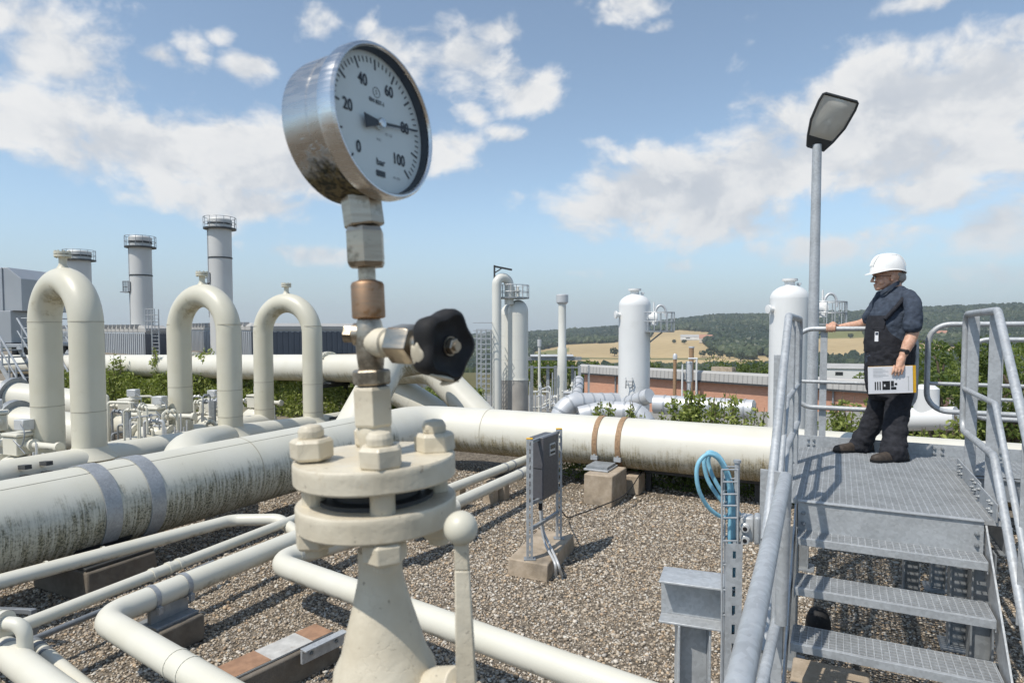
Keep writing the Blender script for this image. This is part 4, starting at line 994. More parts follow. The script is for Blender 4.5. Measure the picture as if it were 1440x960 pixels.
for k, (pp, lab) in enumerate((([(1026, 900, 0), (1026, 760, 0), (1026, 700, 0), (1020, 664, -.01), (1005, 641, -.03), (989, 637, -.04), (976, 652, -.05), (977, 680, -.05), (990, 706, -.03), (1007, 722, -.01), (1022, 728, .01), (1036, 727, .04), (1046, 726, .06)], 'blue hose in the outer, largest loop of the cable cage'),
                              ([(1030, 900, .012), (1030, 760, .012), (1029, 700, .012), (1024, 668, .02), (1010, 642, .03), (999, 638, .03), (993, 652, .03), (998, 676, .03), (1010, 696, .03), (1024, 712, .04), (1042, 722, .06)], 'blue hose in the middle loop of the cable cage'),
                              ([(1034, 900, .024), (1034, 760, .024), (1034, 705, .03), (1029, 670, .04), (1017, 645, .06), (1006, 642, .07), (1004, 656, .08), (1010, 676, .07), (1026, 704, .06), (1044, 722, .07)], 'blue hose in the small inner loop of the cable cage'))):
    m = MB(); m.tube(spline([W3(*p) for p in pp], 8), .0095, 10); o = m.build('hose', M['blue'], None, 60); tag(o, lab, 'hose', 'blue hoses in the cable cage')
q = P(1050, 741, YC+.06); t = thing('junction_box', 'light grey cast junction box with two glands on the cable cage', 'junction box', q-Z*.06); dj = unit(V3(.93, -.36, 0)); nj = np.cross(dj, Z)
m = MB(); m.box(q, (.062, .075, .115), (dj, nj, Z)); m.build('body', M['jbox'], t, 30, .012, seg=3)
m = MB(); m.box(q+dj*.045, (.028, .088, .128), (dj, nj, Z)); m.build('lid', M['galv'], t, 30, .012, seg=3)
for z_ in (.012, -.042):
    m = MB(); g = q+nj*.036-dj*.006+Z*z_; m.lathe(g, nj, [(.021, 0), (.021, .018), (.016, .022), (.016, .034), (.0085, .034), (.0085, .022)], 20); gl = m.build('gland', M['jbox'], t, 35)
    m = MB(); m.lathe(g+nj*.026, nj, [(.0095, 0), (.0095, .010)], 16); m.build('plug', M['rubber'], gl, 35)
# ------------------------------------------------------------------ stair and platform of galvanised grating
O4 = V3(1.9086, 4.2358, 0); ZP = 1.175; RISE, RUN = .230, .270; WD = 1.03
def S(p, q, z=0.0): return O4+A*p+B*q+Z*z
AX4 = (A, B, Z)
def grating(mb, p0, p1, q0, q1, zt, pitch=.034, cross=.0385, h=.030, t=.0042):
    n = max(2, int(round((q1-q0)/pitch)))
    for i in range(n+1):
        q = q0+(q1-q0)*i/n; mb.box(S((p0+p1)/2, q, zt-h/2), (p1-p0, t, h), AX4)
    n = max(2, int(round((p1-p0)/cross)))
    for i in range(n+1):
        p = p0+(p1-p0)*i/n; mb.box(S(p, (q0+q1)/2, zt-.0060), (.0060, q1-q0, .0075), AX4)
def bolt_set(parent, pts, ax, r=.014):
    for q in pts: mb = MB(); mb.lathe(q, ax, [(r, 0), (r, .010), (r*.55, .011), (r*.55, .020)], 6); mb.build('bolt', M['galvdark'], parent, 30)
st = thing('metal_stair', 'galvanised grating stair rising to the platform where the man stands', 'stairs', S(.5, -.6, 0))
for k in range(1, 5):
    zt = ZP-.195-.235*(k-1); q0 = -.19-.25*(k-1); q1 = min(q0+.285, .014)
    m = MB(); grating(m, .02, WD-.02, q0+.03, q1, zt); tr = m.build('tread', M['galv'], st, 0)
    m = MB(); m.box(S(WD/2, q0+.012, zt-.021), (WD-.03, .005, .046), AX4); m.box(S(WD/2, q0+.028, zt-.003), (WD-.03, .032, .005), AX4); m.build('nosing', M['galv'], tr, 0, .0015)
    for p in (.014, WD-.014): m = MB(); m.box(S(p, (q0+q1)/2, zt-.03), (.005, q1-q0-.03, .065), AX4); m.build('end_plate', M['galv'], tr, 0)
sl = RISE/RUN
for p in (-.012, WD+.012):
    m = MB(); e = (B, Z, A) ; qa, qb = .06, -1.35
    pr = [(qa, ZP-.03), (qa, ZP-.30), (qb, ZP+sl*qb-.30), (qb, ZP+sl*qb-.03)]
    m.prism([(x, z) for x, z in pr], S(p-.005, 0, 0), e, .010)
    o = m.build('stringer', M['galv'], st, 20)
m = MB(); m.box(S(WD/2, .022, ZP-.118), (WD-.01, .006, .232), AX4); m.box(S(WD/2, .03, ZP-.002), (WD-.01, .05, .008), AX4); m.build('riser_plate', M['galv'], st, 0, .0015)
bolt_set(st, [S(WD-.04, .019, ZP-.08), S(WD-.04, .019, ZP-.15), S(.04, .019, ZP-.08), S(.04, .019, ZP-.15)], -B)
pf = thing('metal_platform', 'galvanised grating platform carrying the man in the white helmet', 'platform', S(.5, 1.1, 0))
m = MB(); grating(m, -.13, 1.14, .055, 2.20, ZP); m.build('grating', M['galv'], pf, 0)
m = MB(); grating(m, 1.15, 3.6, 1.62, 2.20, ZP); m.build('grating', M['galv'], pf, 0)
m = MB()
for (a_, b_) in (((-.14, .07), (-.14, 2.21)), ((1.145, .07), (1.145, 1.60)), ((-.14, 2.21), (3.6, 2.21)), ((1.15, 1.60), (3.6, 1.60)), ((.5, .07), (.5, 2.2))):
    c = (S(*a_, ZP-.125)+S(*b_, ZP-.125))/2; L = np.linalg.norm(S(*a_)-S(*b_)); alongA = abs(a_[1]-b_[1]) < .01
    for dz, hh, ww in ((0, .16, .008), (.082, .008, .06), (-.082, .008, .06)):
        m.box(c+Z*dz, (L, ww, hh) if alongA else (ww, L, hh), AX4)
m.build('edge_beam', M['galvdark'], pf, 20)
for p, q in ((.80, 1.50), (1.04, .92), (-.05, .12), (-.05, 2.1), (1.06, 2.1), (3.0, 1.9), (1.04, .12)):
    m = MB(); ibeam(m, S(p, q, 0.0), S(p, q, ZP-.21), A, .12, .12, .010, .008); m.box(S(p, q, .012), (.22, .22, .02), AX4); m.build('column', M['galvdark'], pf, 0)
tb = thing('toe_board', 'galvanised toe board along the back edge of the platform', 'toe board', S(.5, 2.23, ZP)); m = MB()
m.box(S(1.60, 2.232, ZP+.045), (3.6, .008, .125), AX4); m.build('plate', M['galv'], tb, 0, .001)
bolt_set(tb, [S(p, 2.228, ZP+z) for p in (-.02, .03, 1.02, 1.08, 1.5, 2.2) for z in (.02, .07)], -B)
tb = thing('toe_board', 'two lapped toe plates beside the right posts of the stair railing', 'toe board', S(1.15, .8, ZP)); m = MB()
m.box(S(1.10, 1.08, ZP+.055), (.008, .95, .11), AX4); m.build('plate', M['galv'], tb, 0, .001)
m = MB(); m.box(S(1.088, .33, ZP+.05), (.008, .60, .11), AX4); m.build('plate', M['galv'], tb, 0, .001)
bolt_set(tb, [S(1.084, q, ZP+z) for q in (.15, .22, .55) for z in (.03, .08)]+[S(1.096, q, ZP+z) for q in (.75, .85, 1.3, 1.4) for z in (.03, .08)], -A, .013)
# railings
TR = .0245
def rail_tube(root, name, pts, rad, r=TR):
    m = MB(); m.tube(arc_path([S(*q) for q in pts], rad, 8), r, 16); return m.build(name, M['galv'], root, 60)
def flat_post(root, p, q, z0, z1, w=.07, t=.012, along=None, foot=True):
    a_, b_ = along if along else (A, B); m = MB(); c = S(p, q, 0)
    m.box(c+Z*(z0+z1)/2, (w, t, z1-z0), (a_, b_, Z)); 
    m.box(c+a_*(w/2+t/2-.001)+b_*w*.42-a_*t*.5+Z*((z0+z1)/2-.02), (t, w*.85, z1-z0-.06), (a_, b_, Z))
    o = m.build('post', M['galv'], root, 0, .0015)
    bolt_set(o, [c-b_*(t/2)+a_*dx+Z*(z0+dz) for dz in (.05, .10, .17) for dx in (0,)], -b_, .013); return o
SLP = V3(0, -RUN, -RISE)
def sloped(p, q, z, k): return (p, q-RUN*k, z-RISE*k)
def stair_rail(name, label, p, qe, qb, zt, zm, zk, k, posts, sposts):
    root = thing(name, label, 'railing', S(p, qe, ZP), 'stair railings')
    rail_tube(root, 'handrail', [sloped(p, qb, zk, k), (p, qb-.03, zk), (p, qe, zk), (p, qe, zt), (p, qb, zt), sloped(p, qb, zt, k)], [.12, .10, .10, .10])
    rail_tube(root, 'mid_rail', [(p, qe-.01, zm), (p, qb-.02, zm), sloped(p, qb, zm, k)], [.1], .018)
    for q in posts: flat_post(root, p+(.03 if p > .5 else -.03), q, ZP-.16, zt-.015)
    for q in sposts:
        dz = (qb-q)*sl; flat_post(root, p+(.03 if p > .5 else -.03), q, ZP+sl*q-.16, zt-dz-.02)
    return root
stair_rail('stair_railing', 'right galvanised stair railing with flat posts and bent top tube', 1.12, 1.5, .38, 2.44, 1.85, 1.52, 6.2, (1.36, .58), (-.35, -1.1))
stair_rail('stair_railing', 'left galvanised stair railing seen almost end on near the lamp post', -.075, 1.42, .02, 2.41, 1.85, 1.52, 4.9, (1.3, .62), (-.25, -.95))
def back_rail(label, q, p0, p1, zt, zm, zb, posts, z0, close1=True):
    root = thing('guard_rail', label, 'railing', S((p0+p1)/2, q, z0), 'guard rails along the platform back'); r = .17
    loop = [(p0+.4, q, zb), (p0, q, zb), (p0, q, zt), (p1, q, zt), (p1, q, zb), (p0+.4, q, zb)]
    rail_tube(root, 'loop_tube', loop, [r]*4, .0235); rail_tube(root, 'mid_rail', [(p0, q, zm), (p1, q, zm)], 0, .017)
    for p in posts:
        m = MB(); m.box(S(p, q+.03, (z0+zt)/2-.04), (.062, .012, zt-z0+.05), AX4); po = m.build('post', M['galv'], root, 0, .0015)
        bolt_set(po, [S(p, q+.024, z0+z) for z in (-.02, .05, .10)], -B, .012)
    return root
back_rail('guard rail loop under the hand of the man beside lamp post', 2.25, -.16, .86, 2.325, 1.81, 1.56, (.10, .76), ZP)
back_rail('guard rail loop starting just right of the man with dark lower curve', 2.25, .95, 3.4, 2.365, 1.83, 1.58, (1.30, 2.4), ZP)
back_rail('lower guard rail loop half hidden behind the right stair railing', 3.0, 1.36, 4.2, 2.22, 1.64, 1.45, (1.62, 2.9), 1.02)
wk = thing('walkway', 'lower grating walkway behind the platform at right', 'walkway', S(2.5, 2.7, 0)); m = MB(); grating(m, 1.3, 4.2, 2.36, 3.0, 1.02); m.build('grating', M['galv'], wk, 0)
m = MB()
for q in (2.34, 3.02): m.box(S(2.75, q, .95), (2.9, .008, .16), AX4)
m.build('edge_beam', M['galvdark'], wk, 0)
for p, q in ((1.5, 2.95), (4.0, 2.95)): m = MB(); m.box(S(p, q, .44), (.1, .1, .88), AX4); m.build('column', M['galvdark'], wk, 0)
# near handrail in front of the camera
nr = thing('near_railing', 'thick galvanised handrail running towards the viewer with lower rail', 'railing', V3(1.14, 2.7, 0))
e1 = P(1105, 668, 2.56); e0 = P(1043, 946, 1.09); dn_ = unit(e1-e0); m = MB()
m.tube(arc_path([e0-dn_*1.5, e1, e1-Z*.62+V3(0.0, 0.02, 0)], [.05], 10), .0243, 32); m.build('handrail', M['galv'], nr, 60)
g1 = P(1101, 831, 3.05); g0 = P(1072, 960, 2.28); dg = unit(g1-g0); m = MB(); m.tube([g0-dg*2.6, g1], .0215, 20); m.build('lower_rail', M['galv'], nr, 60)
m = MB(); q = P(1099, 690, 2.72); m.box(V3(q[0], q[1]+.02, .86), (.045, .012, 1.70), AX4); m.build('post', M['galv'], nr, 0, .0015)
m = MB(); m.box(V3(q[0]-.9, q[1]-1.9, .9), (.06, .012, 1.75), AX4); m.build('post', M['galv'], nr, 0, .0015)
# under the stair
q = G(1150, 893, 0); m = MB(); m.lathe(q, Z, [(.088, 0), (.092, .05), (.088, .11), (.074, .165), (.055, .20), (.03, .215), (.0001, .22)], 20)
o = m.build('rubber_dome', M['rubber'], None, 40); tag(o, 'black domed cap standing on the gravel beneath the stair', 'rubber dome')
block('concrete_block', 'pale concrete footing under the lowest visible stair treads', S(.22, -.16, 0), (.45, .30, .12), M['concrete'])
# ------------------------------------------------------------------ lamp post
lb = V3(3.385, 7.2, 0); lt = V3(3.385, 7.2, 4.36)
lp = thing('lamp_post', 'tall galvanised lamp post with flat tilted lantern behind the platform', 'lamp post', lb)
m = MB(); m.tube([lb, lb+Z*1.2, lb+Z*1.25, lt], [.070, .068, .062, .048], 24); m.lathe(lb, Z, [(.14, 0), (.14, .02)], 20); m.build('pole', M['galv'], lp, 40)
nU = unit(V3(-.26, -.80, -.54)); r0_ = unit(np.cross(Z, nU)); u0_ = np.cross(nU, r0_); u0_ = u0_ if u0_[2] > 0 else -u0_
d = .36*r0_+.933*u0_; w = .933*r0_-.36*u0_; n_ = -nU; LSC = .92
o_ = lt-d*.02
def hd(x, y, h): return o_+d*x*LSC+w*y*LSC+n_*h
prof = [(-.02, .10, .05), (.10, .15, .085), (.28, .20, .10), (.50, .21, .09), (.575, .20, .055), (.59, .18, .02)]
vs = []; fs = []
for x, hw, hh in prof: vs += [hd(x, -hw, 0), hd(x, -hw*.98, hh*.55), hd(x, -hw*.6, hh), hd(x, hw*.6, hh), hd(x, hw*.98, hh*.55), hd(x, hw, 0)]
for k in range(len(prof)-1):
    for i in range(6):
        j = (i+1) % 6
        if i == 5: continue
        fs.append((k*6+i, k*6+j, (k+1)*6+j, (k+1)*6+i))
fs += [(0, 1, 2, 3, 4, 5), tuple(len(vs)-6+i for i in (5, 4, 3, 2, 1, 0))]
m = MB(); m.add(vs, fs); m.build('housing', M['concrete'], lp, 30)
m = MB()
fr = [(-.02, .10), (.10, .15), (.28, .20), (.50, .21), (.575, .20), (.59, .18)]
loop = [hd(x, -y, -.006) for x, y in fr]+[hd(x, y, -.006) for x, y in fr[::-1]]
m.tube(loop+[loop[0]], .013, 8); m.prism([(x, y) for x, y in ((-.02, -.098), (.10, -.147), (.10, .147), (-.02, .098))], hd(0, 0, -.012), (d, w, n_), .010); m.build('rim', M['dark'], lp, 40)
m = MB(); rows = 10; vs = []; fs = []
for i in range(rows+1):
    x = .10+.47*i/rows; hw = np.interp(x, [f_[0] for f_ in fr], [f_[1] for f_ in fr])-.012
    for j in range(rows+1): y = -1+2*j/rows; vs.append(hd(x, y*hw, -.008-.045*(1-y*y)*math.sin(math.pi*i/rows)**.5))
for i in range(rows):
    for j in range(rows): a_ = i*(rows+1)+j; fs.append((a_, a_+1, a_+rows+2, a_+rows+1))
m.add(vs, fs); m.build('lens', M['lens'], lp, 60)
m = MB(); vs = []; fs = []
for i in range(9):
    x = .14+.40*i/8; hw = .12*math.sin(math.pi*(.15+.7*i/8))
    for j in range(9): t_ = math.pi*j/8; vs.append(hd(x, -math.cos(t_)*hw, .005+.06*math.sin(t_)))
for i in range(8):
    for j in range(8): a_ = i*9+j; fs.append((a_, a_+1, a_+10, a_+9))
m.add(vs, fs); m.lathe(hd(.2, 0, .02), d, [(.02, 0), (.025, .05), (.025, .13), (.01, .17)], 12); m.build('reflector', M['white'], lp, 60)
# ------------------------------------------------------------------ the man
YP = 5.75
def K(u, v, dy=0.0): return P(u, v, YP+dy)
PM = YP/FPX
def loft(mb, rings, n=28):
    """horizontal elliptical rings: (u, v, half width px, half depth m, dy)"""
    vs = []; fs = []
    for (u, v, hw, ry, dy) in rings:
        c = K(u, v, dy); rx = hw*PM
        for i in range(n): t = 2*math.pi*i/n; vs.append(c+V3(rx*math.cos(t), ry*math.sin(t), 0))
    for k in range(len(rings)-1):
        for i in range(n): j = (i+1) % n; fs.append((k*n+j, k*n+i, (k+1)*n+i, (k+1)*n+j))
    fs.append(tuple(range(n))); fs.append(tuple((len(rings)-1)*n+i for i in range(n-1, -1, -1))); return mb.add(vs, fs)
def limb(mb, pts, rad, n=16): 
    sp_ = spline(pts, 6); rr = np.interp(np.linspace(0, len(rad)-1, len(sp_)), range(len(rad)), rad); mb.tube(sp_, list(rr), n)
    for q, r in ((sp_[0], rr[0]), (sp_[-1], rr[-1])): ball(mb, q, (r, r, r))
def ball(mb, c, r, rot=None, sub=3):
    v, f = ico(sub); v = v*np.array(r)
    if rot is not None: v = v@np.array(rot).T
    mb.add(v+np.asarray(c), [tuple(x) for x in f])
def fuse(name, mb, mat, parent, voxel, smooth=6, disp=None):
    """one continuous skin: voxel union of the overlapping volumes, relaxed"""
    o = mb.build('tmp', mat, parent, 0)
    r = o.modifiers.new('r', 'REMESH'); r.mode = 'VOXEL'; r.voxel_size = voxel; r.use_smooth_shade = True
    s = o.modifiers.new('s', 'SMOOTH'); s.factor = .5; s.iterations = smooth
    if disp:
        for (sc, amt) in disp:
            tx = bpy.data.textures.new('fold', 'CLOUDS'); tx.noise_scale = sc; tx.noise_depth = 2
            d_ = o.modifiers.new('d', 'DISPLACE'); d_.texture = tx; d_.strength = amt; d_.texture_coords = 'GLOBAL'
    bpy.context.view_layer.update()
    me = bpy.data.meshes.new_from_object(o.evaluated_get(bpy.context.evaluated_depsgraph_get())); me.name = name
    o.modifiers.clear(); o.data = me; o.name = name
    if not me.materials: me.materials.append(mat)
    return o
man = thing('person', 'man in white helmet and dark overalls holding papers and gripping the rail', 'person', V3(3.27, 5.75, ZP))
# body: head, neck, arms with hands, torso and legs in one skin
m = MB(); HD = -.0
ball(m, K(1252, 383), (.098, .078, .112)); ball(m, K(1243, 394), (.072, .062, .075)); ball(m, K(1239, 401), (.052, .052, .042)); ball(m, K(1235, 405.5), (.028, .032, .022))
ball(m, K(1233, 385.5), (.032, .058, .016)); limb(m, [K(1230, 387), K(1226.5, 394), K(1225.5, 395.5)], [.010, .013, .012], 10)
for s_ in (-1, 1): ball(m, K(1228.5, 396.2, s_*.013), (.010, .010, .008)); ball(m, K(1240, 396, s_*.045), (.03, .016, .028)); 
ball(m, K(1230.8, 400.2), (.016, .026, .0065)); ball(m, K(1231.2, 403), (.015, .024, .007))
for s_ in (-1, 1):
    e = K(1255, 389.5, s_*.078); ball(m, e, (.020, .012, .034)); ball(m, e+V3(.004, s_*.008, .01), (.020, .006, .026)); ball(m, e+V3(-.004, s_*.002, -.026), (.011, .008, .012))
loft(m, [(1254, 396, 10.5, .060, 0), (1258, 405, 11, .062, 0), (1260, 414, 14, .085, 0)])
loft(m, [(1260, 410, 12, .07, 0), (1262, 420, 17, .11, 0), (1259, 440, 25, .12, 0), (1255, 465, 26, .12, 0), (1251, 500, 25, .12, 0), (1250, 540, 25, .13, 0), (1250, 556, 20, .11, 0)])
limb(m, [K(1279, 426, -.14), K(1284, 447, -.235), K(1283, 469, -.25), K(1277, 484, -.265), K(1270.5, 498, -.275)], [.045, .052, .050, .047, .033])
limb(m, [K(1246, 428, .13), K(1226, 446, .27), K(1212, 455, .36), K(1193, 458.5, .47), K(1178, 460.5, .56)], [.042, .048, .045, .038, .028])
def hand(mb, wrist, palm, fingers, thumb, r=.0095):
    limb(mb, [wrist, (wrist+palm)/2, palm], [.029, .031, .028], 12)
    k = palm
    for f_ in fingers: limb(mb, f_, [r*1.05, r, r*.8], 8)
    limb(mb, thumb, [r*1.5, r*1.15, r*.9], 8)
# near hand: fingers in front of the papers, thumb behind
hw_ = K(1270, 499, -.275); hp = K(1264.5, 514, -.290)
ball(m, (hw_*.35+hp*.65), (.036, .026, .048))
fg = []
for i in range(4):
    u0 = 1257.5+i*4.6; fg.append([K(u0, 515-abs(i-1.2)*.6, -.300), K(u0-1.6, 521.5-.6*i, -.318), K(u0-3.2, 528.5-abs(i-1.4)*1.5, -.312)])
hand(m, hw_, hp, fg, [K(1268, 507, -.27), K(1260, 516, -.258), K(1254, 523, -.254)])
# far hand closed over the back rail
RQ = S(-.0, 2.25, 2.325); 
def onrail(u): mm = (u-720)/FPX; b0 = S(0, 2.25, 2.325); t_ = (mm*b0[1]-b0[0])/(A[0]-mm*A[1]); return b0+A*t_
rc = onrail(1168); wv = K(1178, 460.5, .56)
ball(m, rc+Z*.040+(wv-rc)*.22, (.040, .032, .020)); limb(m, [wv, rc+Z*.042+(wv-rc)*.3], [.028, .026], 10)
for i in range(4):
    q = rc-A*(.035-.023*i); limb(m, [q+Z*.040, q-B*.034+Z*.026, q-B*.036-Z*.010, q-B*.022-Z*.030], [.0105, .010, .0095, .008], 8)
limb(m, [rc+A*.03+Z*.035, rc+A*.035+B*.03+Z*.02, rc+A*.03+B*.033-Z*.01], [.013, .011, .009], 8)
limb(m, [K(1262, 550, -.10), K(1259, 600, -.14), K(1256, 640, -.19)], [.085, .065, .042]); limb(m, [K(1240, 550, .10), K(1225, 597, .17), K(1208, 632, .22)], [.085, .065, .042])
body = fuse('body', m, M['skin'], man, .0065, 3)
# shirt
m = MB()
loft(m, [(1258, 402, 11, .065, 0), (1260, 408, 16, .095, 0), (1263, 414, 21, .135, 0), (1262, 425, 28, .16, 0), (1259, 440, 32.5, .165, 0), (1256, 460, 33.5, .165, 0), (1252, 480, 32, .162, 0), (1250, 500, 31, .16, 0), (1249.5, 520, 30.5, .158, 0)])
limb(m, [K(1278, 418, -.15), K(1284, 431, -.22), K(1284, 446, -.25), K(1282.5, 458, -.262)], [.070, .073, .069, .072]); limb(m, [K(1243, 420, .15), K(1234, 434, .21), K(1224, 446, .27)], [.085, .08, .072])
ball(m, K(1279, 434, .04), (.09, .11, .13))
fuse('shirt', m, M['shirt'], man, .007, 4, [(.032, .009), (.08, .018), (.16, .012)])
# collar: folded band
m = MB()
for (s_, ps) in ((1, [(1268, 397, 0.05), (1264, 397, -.060), (1254, 402, -.078), (1244, 408, -.060), (1238.5, 411, -.02)]), (-1, [(1268, 397, .05), (1260, 399, .07), (1248, 404, .075), (1240, 409, .04)])):
    pt = spline([K(*p) for p in ps], 6)
    for a_, b_ in zip(pt[:-1], pt[1:]): m.hexa([a_-Z*.022+V3(0, -.004, 0), b_-Z*.022+V3(0, -.004, 0), b_-Z*.022+V3(0, .004, 0), a_-Z*.022+V3(0, .004, 0), a_+Z*.014+V3(0, -.004, 0), b_+Z*.014+V3(0, -.004, 0), b_+Z*.014+V3(0, .004, 0), a_+Z*.014+V3(0, .004, 0)])
m.build('collar', M['shirt'], man, 60)
# overalls: trousers, waist and bib
m = MB()
loft(m, [(1252, 484, 32.8, .172, 0), (1251, 490, 32.5, .17, 0), (1250, 510, 32, .168, 0), (1250, 530, 31.5, .168, 0), (1250.5, 546, 31, .165, 0), (1251, 556, 28.5, .155, 0), (1251.5, 562, 22, .12, 0)])
limb(m, [K(1264, 545, -.09), K(1262.5, 572, -.11), K(1259, 600, -.14), K(1257, 622, -.17), K(1256.5, 637, -.19)], [.118, .114, .108, .101, .096, .103, .094, .105, .097, .110]); limb(m, [K(1243, 545, .09), K(1236, 572, .12), K(1224.5, 597, .165), K(1214, 615, .20), K(1209.5, 627, .22)], [.112, .108, .100, .093, .098, .088, .098, .088, .100])
ov = fuse('overalls', m, M['overall'], man, .0085, 4, [(.038, .011), (.09, .022), (.16, .014)])
def tors(v, ang, off):
    vs_ = [408, 414, 425, 440, 460, 480, 500, 520]; u = np.interp(v, vs_, [1260, 1263, 1262, 1259, 1256, 1252, 1250, 1249.5]); hw = np.interp(v, vs_, [16, 21, 28, 32.5, 33.5, 32, 31, 30.5]); ry = np.interp(v, vs_, [.095, .135, .16, .165, .165, .162, .16, .158])
    c = K(u, v); return c+V3((hw*PM+off)*math.cos(ang), (ry+off)*math.sin(ang), 0)
m = MB(); nv, nu = 12, 14; vs = []; fs = []
for layer in (.016, .006):
    for i in range(nv+1):
        v = 444+50*i/nv; hi = math.radians(226+66*min(i/nv/.8, 1)**2.8)
        lo = math.radians(126-30*(i/nv))
        for j in range(nu+1): vs.append(tors(v, lo+(hi-lo)*j/nu, layer*(1-.35*max(0, i/nv-.75)/.25)+.003*math.sin(i*1.9+j*.9)*(layer > .01)))
k = (nv+1)*(nu+1)
for i in range(nv):
    for j in range(nu):
        a_ = i*(nu+1)+j; fs.append((a_, a_+nu+1, a_+nu+2, a_+1)); fs.append((k+a_, k+a_+1, k+a_+nu+2, k+a_+nu+1))
for i in range(nv):
    for j in (0, nu): a_ = i*(nu+1)+j; fs.append((a_, a_+nu+1, k+a_+nu+1, k+a_))
for j in range(nu):
    for i in (0, nv): a_ = i*(nu+1)+j; fs.append((a_, a_+1, k+a_+1, k+a_))
m.add(vs, fs); m.build('bib', M['overall'], man, 60)
m = MB()
pk = [(449, 200), (449, 240), (462, 240), (462, 200)]
m.hexa([tors(v, math.radians(a_), .014) for v, a_ in [(464, 205), (464, 244), (464, 244), (464, 205)]][:0] or [tors(463, math.radians(200), .012), tors(463, math.radians(228), .012), tors(463, math.radians(228), .024), tors(463, math.radians(200), .024), tors(452, math.radians(200), .012), tors(452, math.radians(228), .012), tors(452, math.radians(228), .028), tors(452, math.radians(200), .028)]); m.build('bib_pocket', M['overall'], man, 0, .004)
m = MB()
for ps in ([(449, 226), (436, 240), (425, 250), (415, 262), (411, 276)], [(449, 130), (436, 114), (425, 102), (415, 94), (411, 84)]):
    pt = spline([tors(v, math.radians(a_), .020) for v, a_ in ps], 5); m.tube(pt, .019, 8)
m.build('strap', M['overall'], man, 60)
# shoes
def shoe(name, hu, hv, tu, tv, dyh, dyt):
    a_ = K(hu, hv, dyh); b_ = K(tu, tv, dyt); a_[2] = b_[2] = ZP; d_ = unit(b_-a_); L = np.linalg.norm(b_-a_); w_ = np.cross(Z, d_)
    m = MB(); vs = []; fs = []; st_ = [(0, .030, .055), (.05, .038, .105), (.22, .040, .115), (.42, .040, .082), (.62, .047, .066), (.82, .048, .056), (.95, .036, .045), (1.0, .018, .030)]
    n = 14
    for x, hw2, hh in st_:
        for i in range(n): t_ = math.pi*i/(n-1); vs.append(a_+d_*x*L+w_*math.cos(t_)*hw2+Z*(.018+hh*math.sin(t_)**.7))
    for k2 in range(len(st_)-1):
        for i in range(n-1): fs.append((k2*n+i, k2*n+i+1, (k2+1)*n+i+1, (k2+1)*n+i))
        fs.append((k2*n+n-1, k2*n, (k2+1)*n, (k2+1)*n+n-1))
    fs += [tuple(range(n-1, -1, -1)), tuple((len(st_)-1)*n+i for i in range(n))]; m.add(vs, fs); o = m.build('shoe', M['shoe'], man, 50)
    m = MB(); ol = [a_+d_*x*L+w_*(hw2+.005) for x, hw2, _ in st_]+[a_+d_*x*L-w_*(hw2+.005) for x, hw2, _ in st_[::-1]]
    nn = len(ol); m.add(ol+[q+Z*.022 for q in ol], [tuple(range(nn-1, -1, -1)), tuple(range(nn, 2*nn))]+[(i, (i+1) % nn, nn+(i+1) % nn, nn+i) for i in range(nn)]); m.build('sole', M['rubber'], o, 40)
shoe('shoe', 1275, 648, 1226, 650, -.19, -.27); shoe('shoe', 1226, 638, 1173, 636, .24, .17)
# helmet
m = MB(); hc_ = K(1247.5, 379.5); nt_, np_ = 40, 12; vs = []; fs = []
def hel(t, f):
    ct, st2 = math.cos(t), math.sin(t); front = max(0, -ct)
    rx, ry, rz = .150, .116, .142
    z = math.sin(f)*rz-.026*math.cos(f)**3*ct*ct; r = math.cos(f)**.72
    return hc_+V3(ct*rx*r+.006, st2*ry*r, z)
for f_ in np.linspace(0, math.pi/2-.02, np_):
    for i in range(nt_): vs.append(hel(2*math.pi*i/nt_, f_))
for k2 in range(np_-1):
    for i in range(nt_): j = (i+1) % nt_; fs.append((k2*nt_+i, k2*nt_+j, (k2+1)*nt_+j, (k2+1)*nt_+i))
fs.append(tuple((np_-1)*nt_+i for i in range(nt_)))
# brim flange with front peak
b0 = len(vs)
for (ex, dz) in ((0, 0), (1, -.004), (1, -.010), (0.0, -.010)):
    for i in range(nt_):
        t_ = 2*math.pi*i/nt_; fr_ = max(0, -math.cos(t_))**2; e_ = (.006+.040*fr_)*ex; p_ = hel(t_, 0); vs.append(p_+V3(math.cos(t_)*e_, math.sin(t_)*e_*.8, dz-.014*fr_*ex))
for k2 in range(3):
    for i in range(nt_): j = (i+1) % nt_; fs.append((b0+k2*nt_+j, b0+k2*nt_+i, b0+(k2+1)*nt_+i, b0+(k2+1)*nt_+j))
m.add(vs, fs)
hm = m.build('helmet', M['helmet'], man, 55)
m = MB()
for s_ in (-.022, 0, .022):
    pt = [hel(math.pi if x < 0 else 0, 0) for x in ()]; pt = []
    for x in np.linspace(.25, math.pi-.25, 16): pt.append(hc_+V3(-math.copysign(abs(math.cos(x))**.72, math.cos(x))*.149+.006, s_, math.sin(x)*.1425-.0005))
    m.tube(pt, .006, 8)
m.build('ridge', M['helmet'], hm, 60)
m = MB()
for i in range(6): t_ = math.radians(240+10*i); q = hel(t_, 1.05); m.box(q, (.010, .004, .004))
m.build('vent_slot', M['galvdark'], hm, 0)
m = MB(); ball(m, K(1264, 390, 0), (.052, .074, .060)); ball(m, K(1258.5, 386, -.0), (.045, .082, .03)); fuse('hair', m, M['hair'], man, .008, 3, [(.02, .01)])
m = MB()
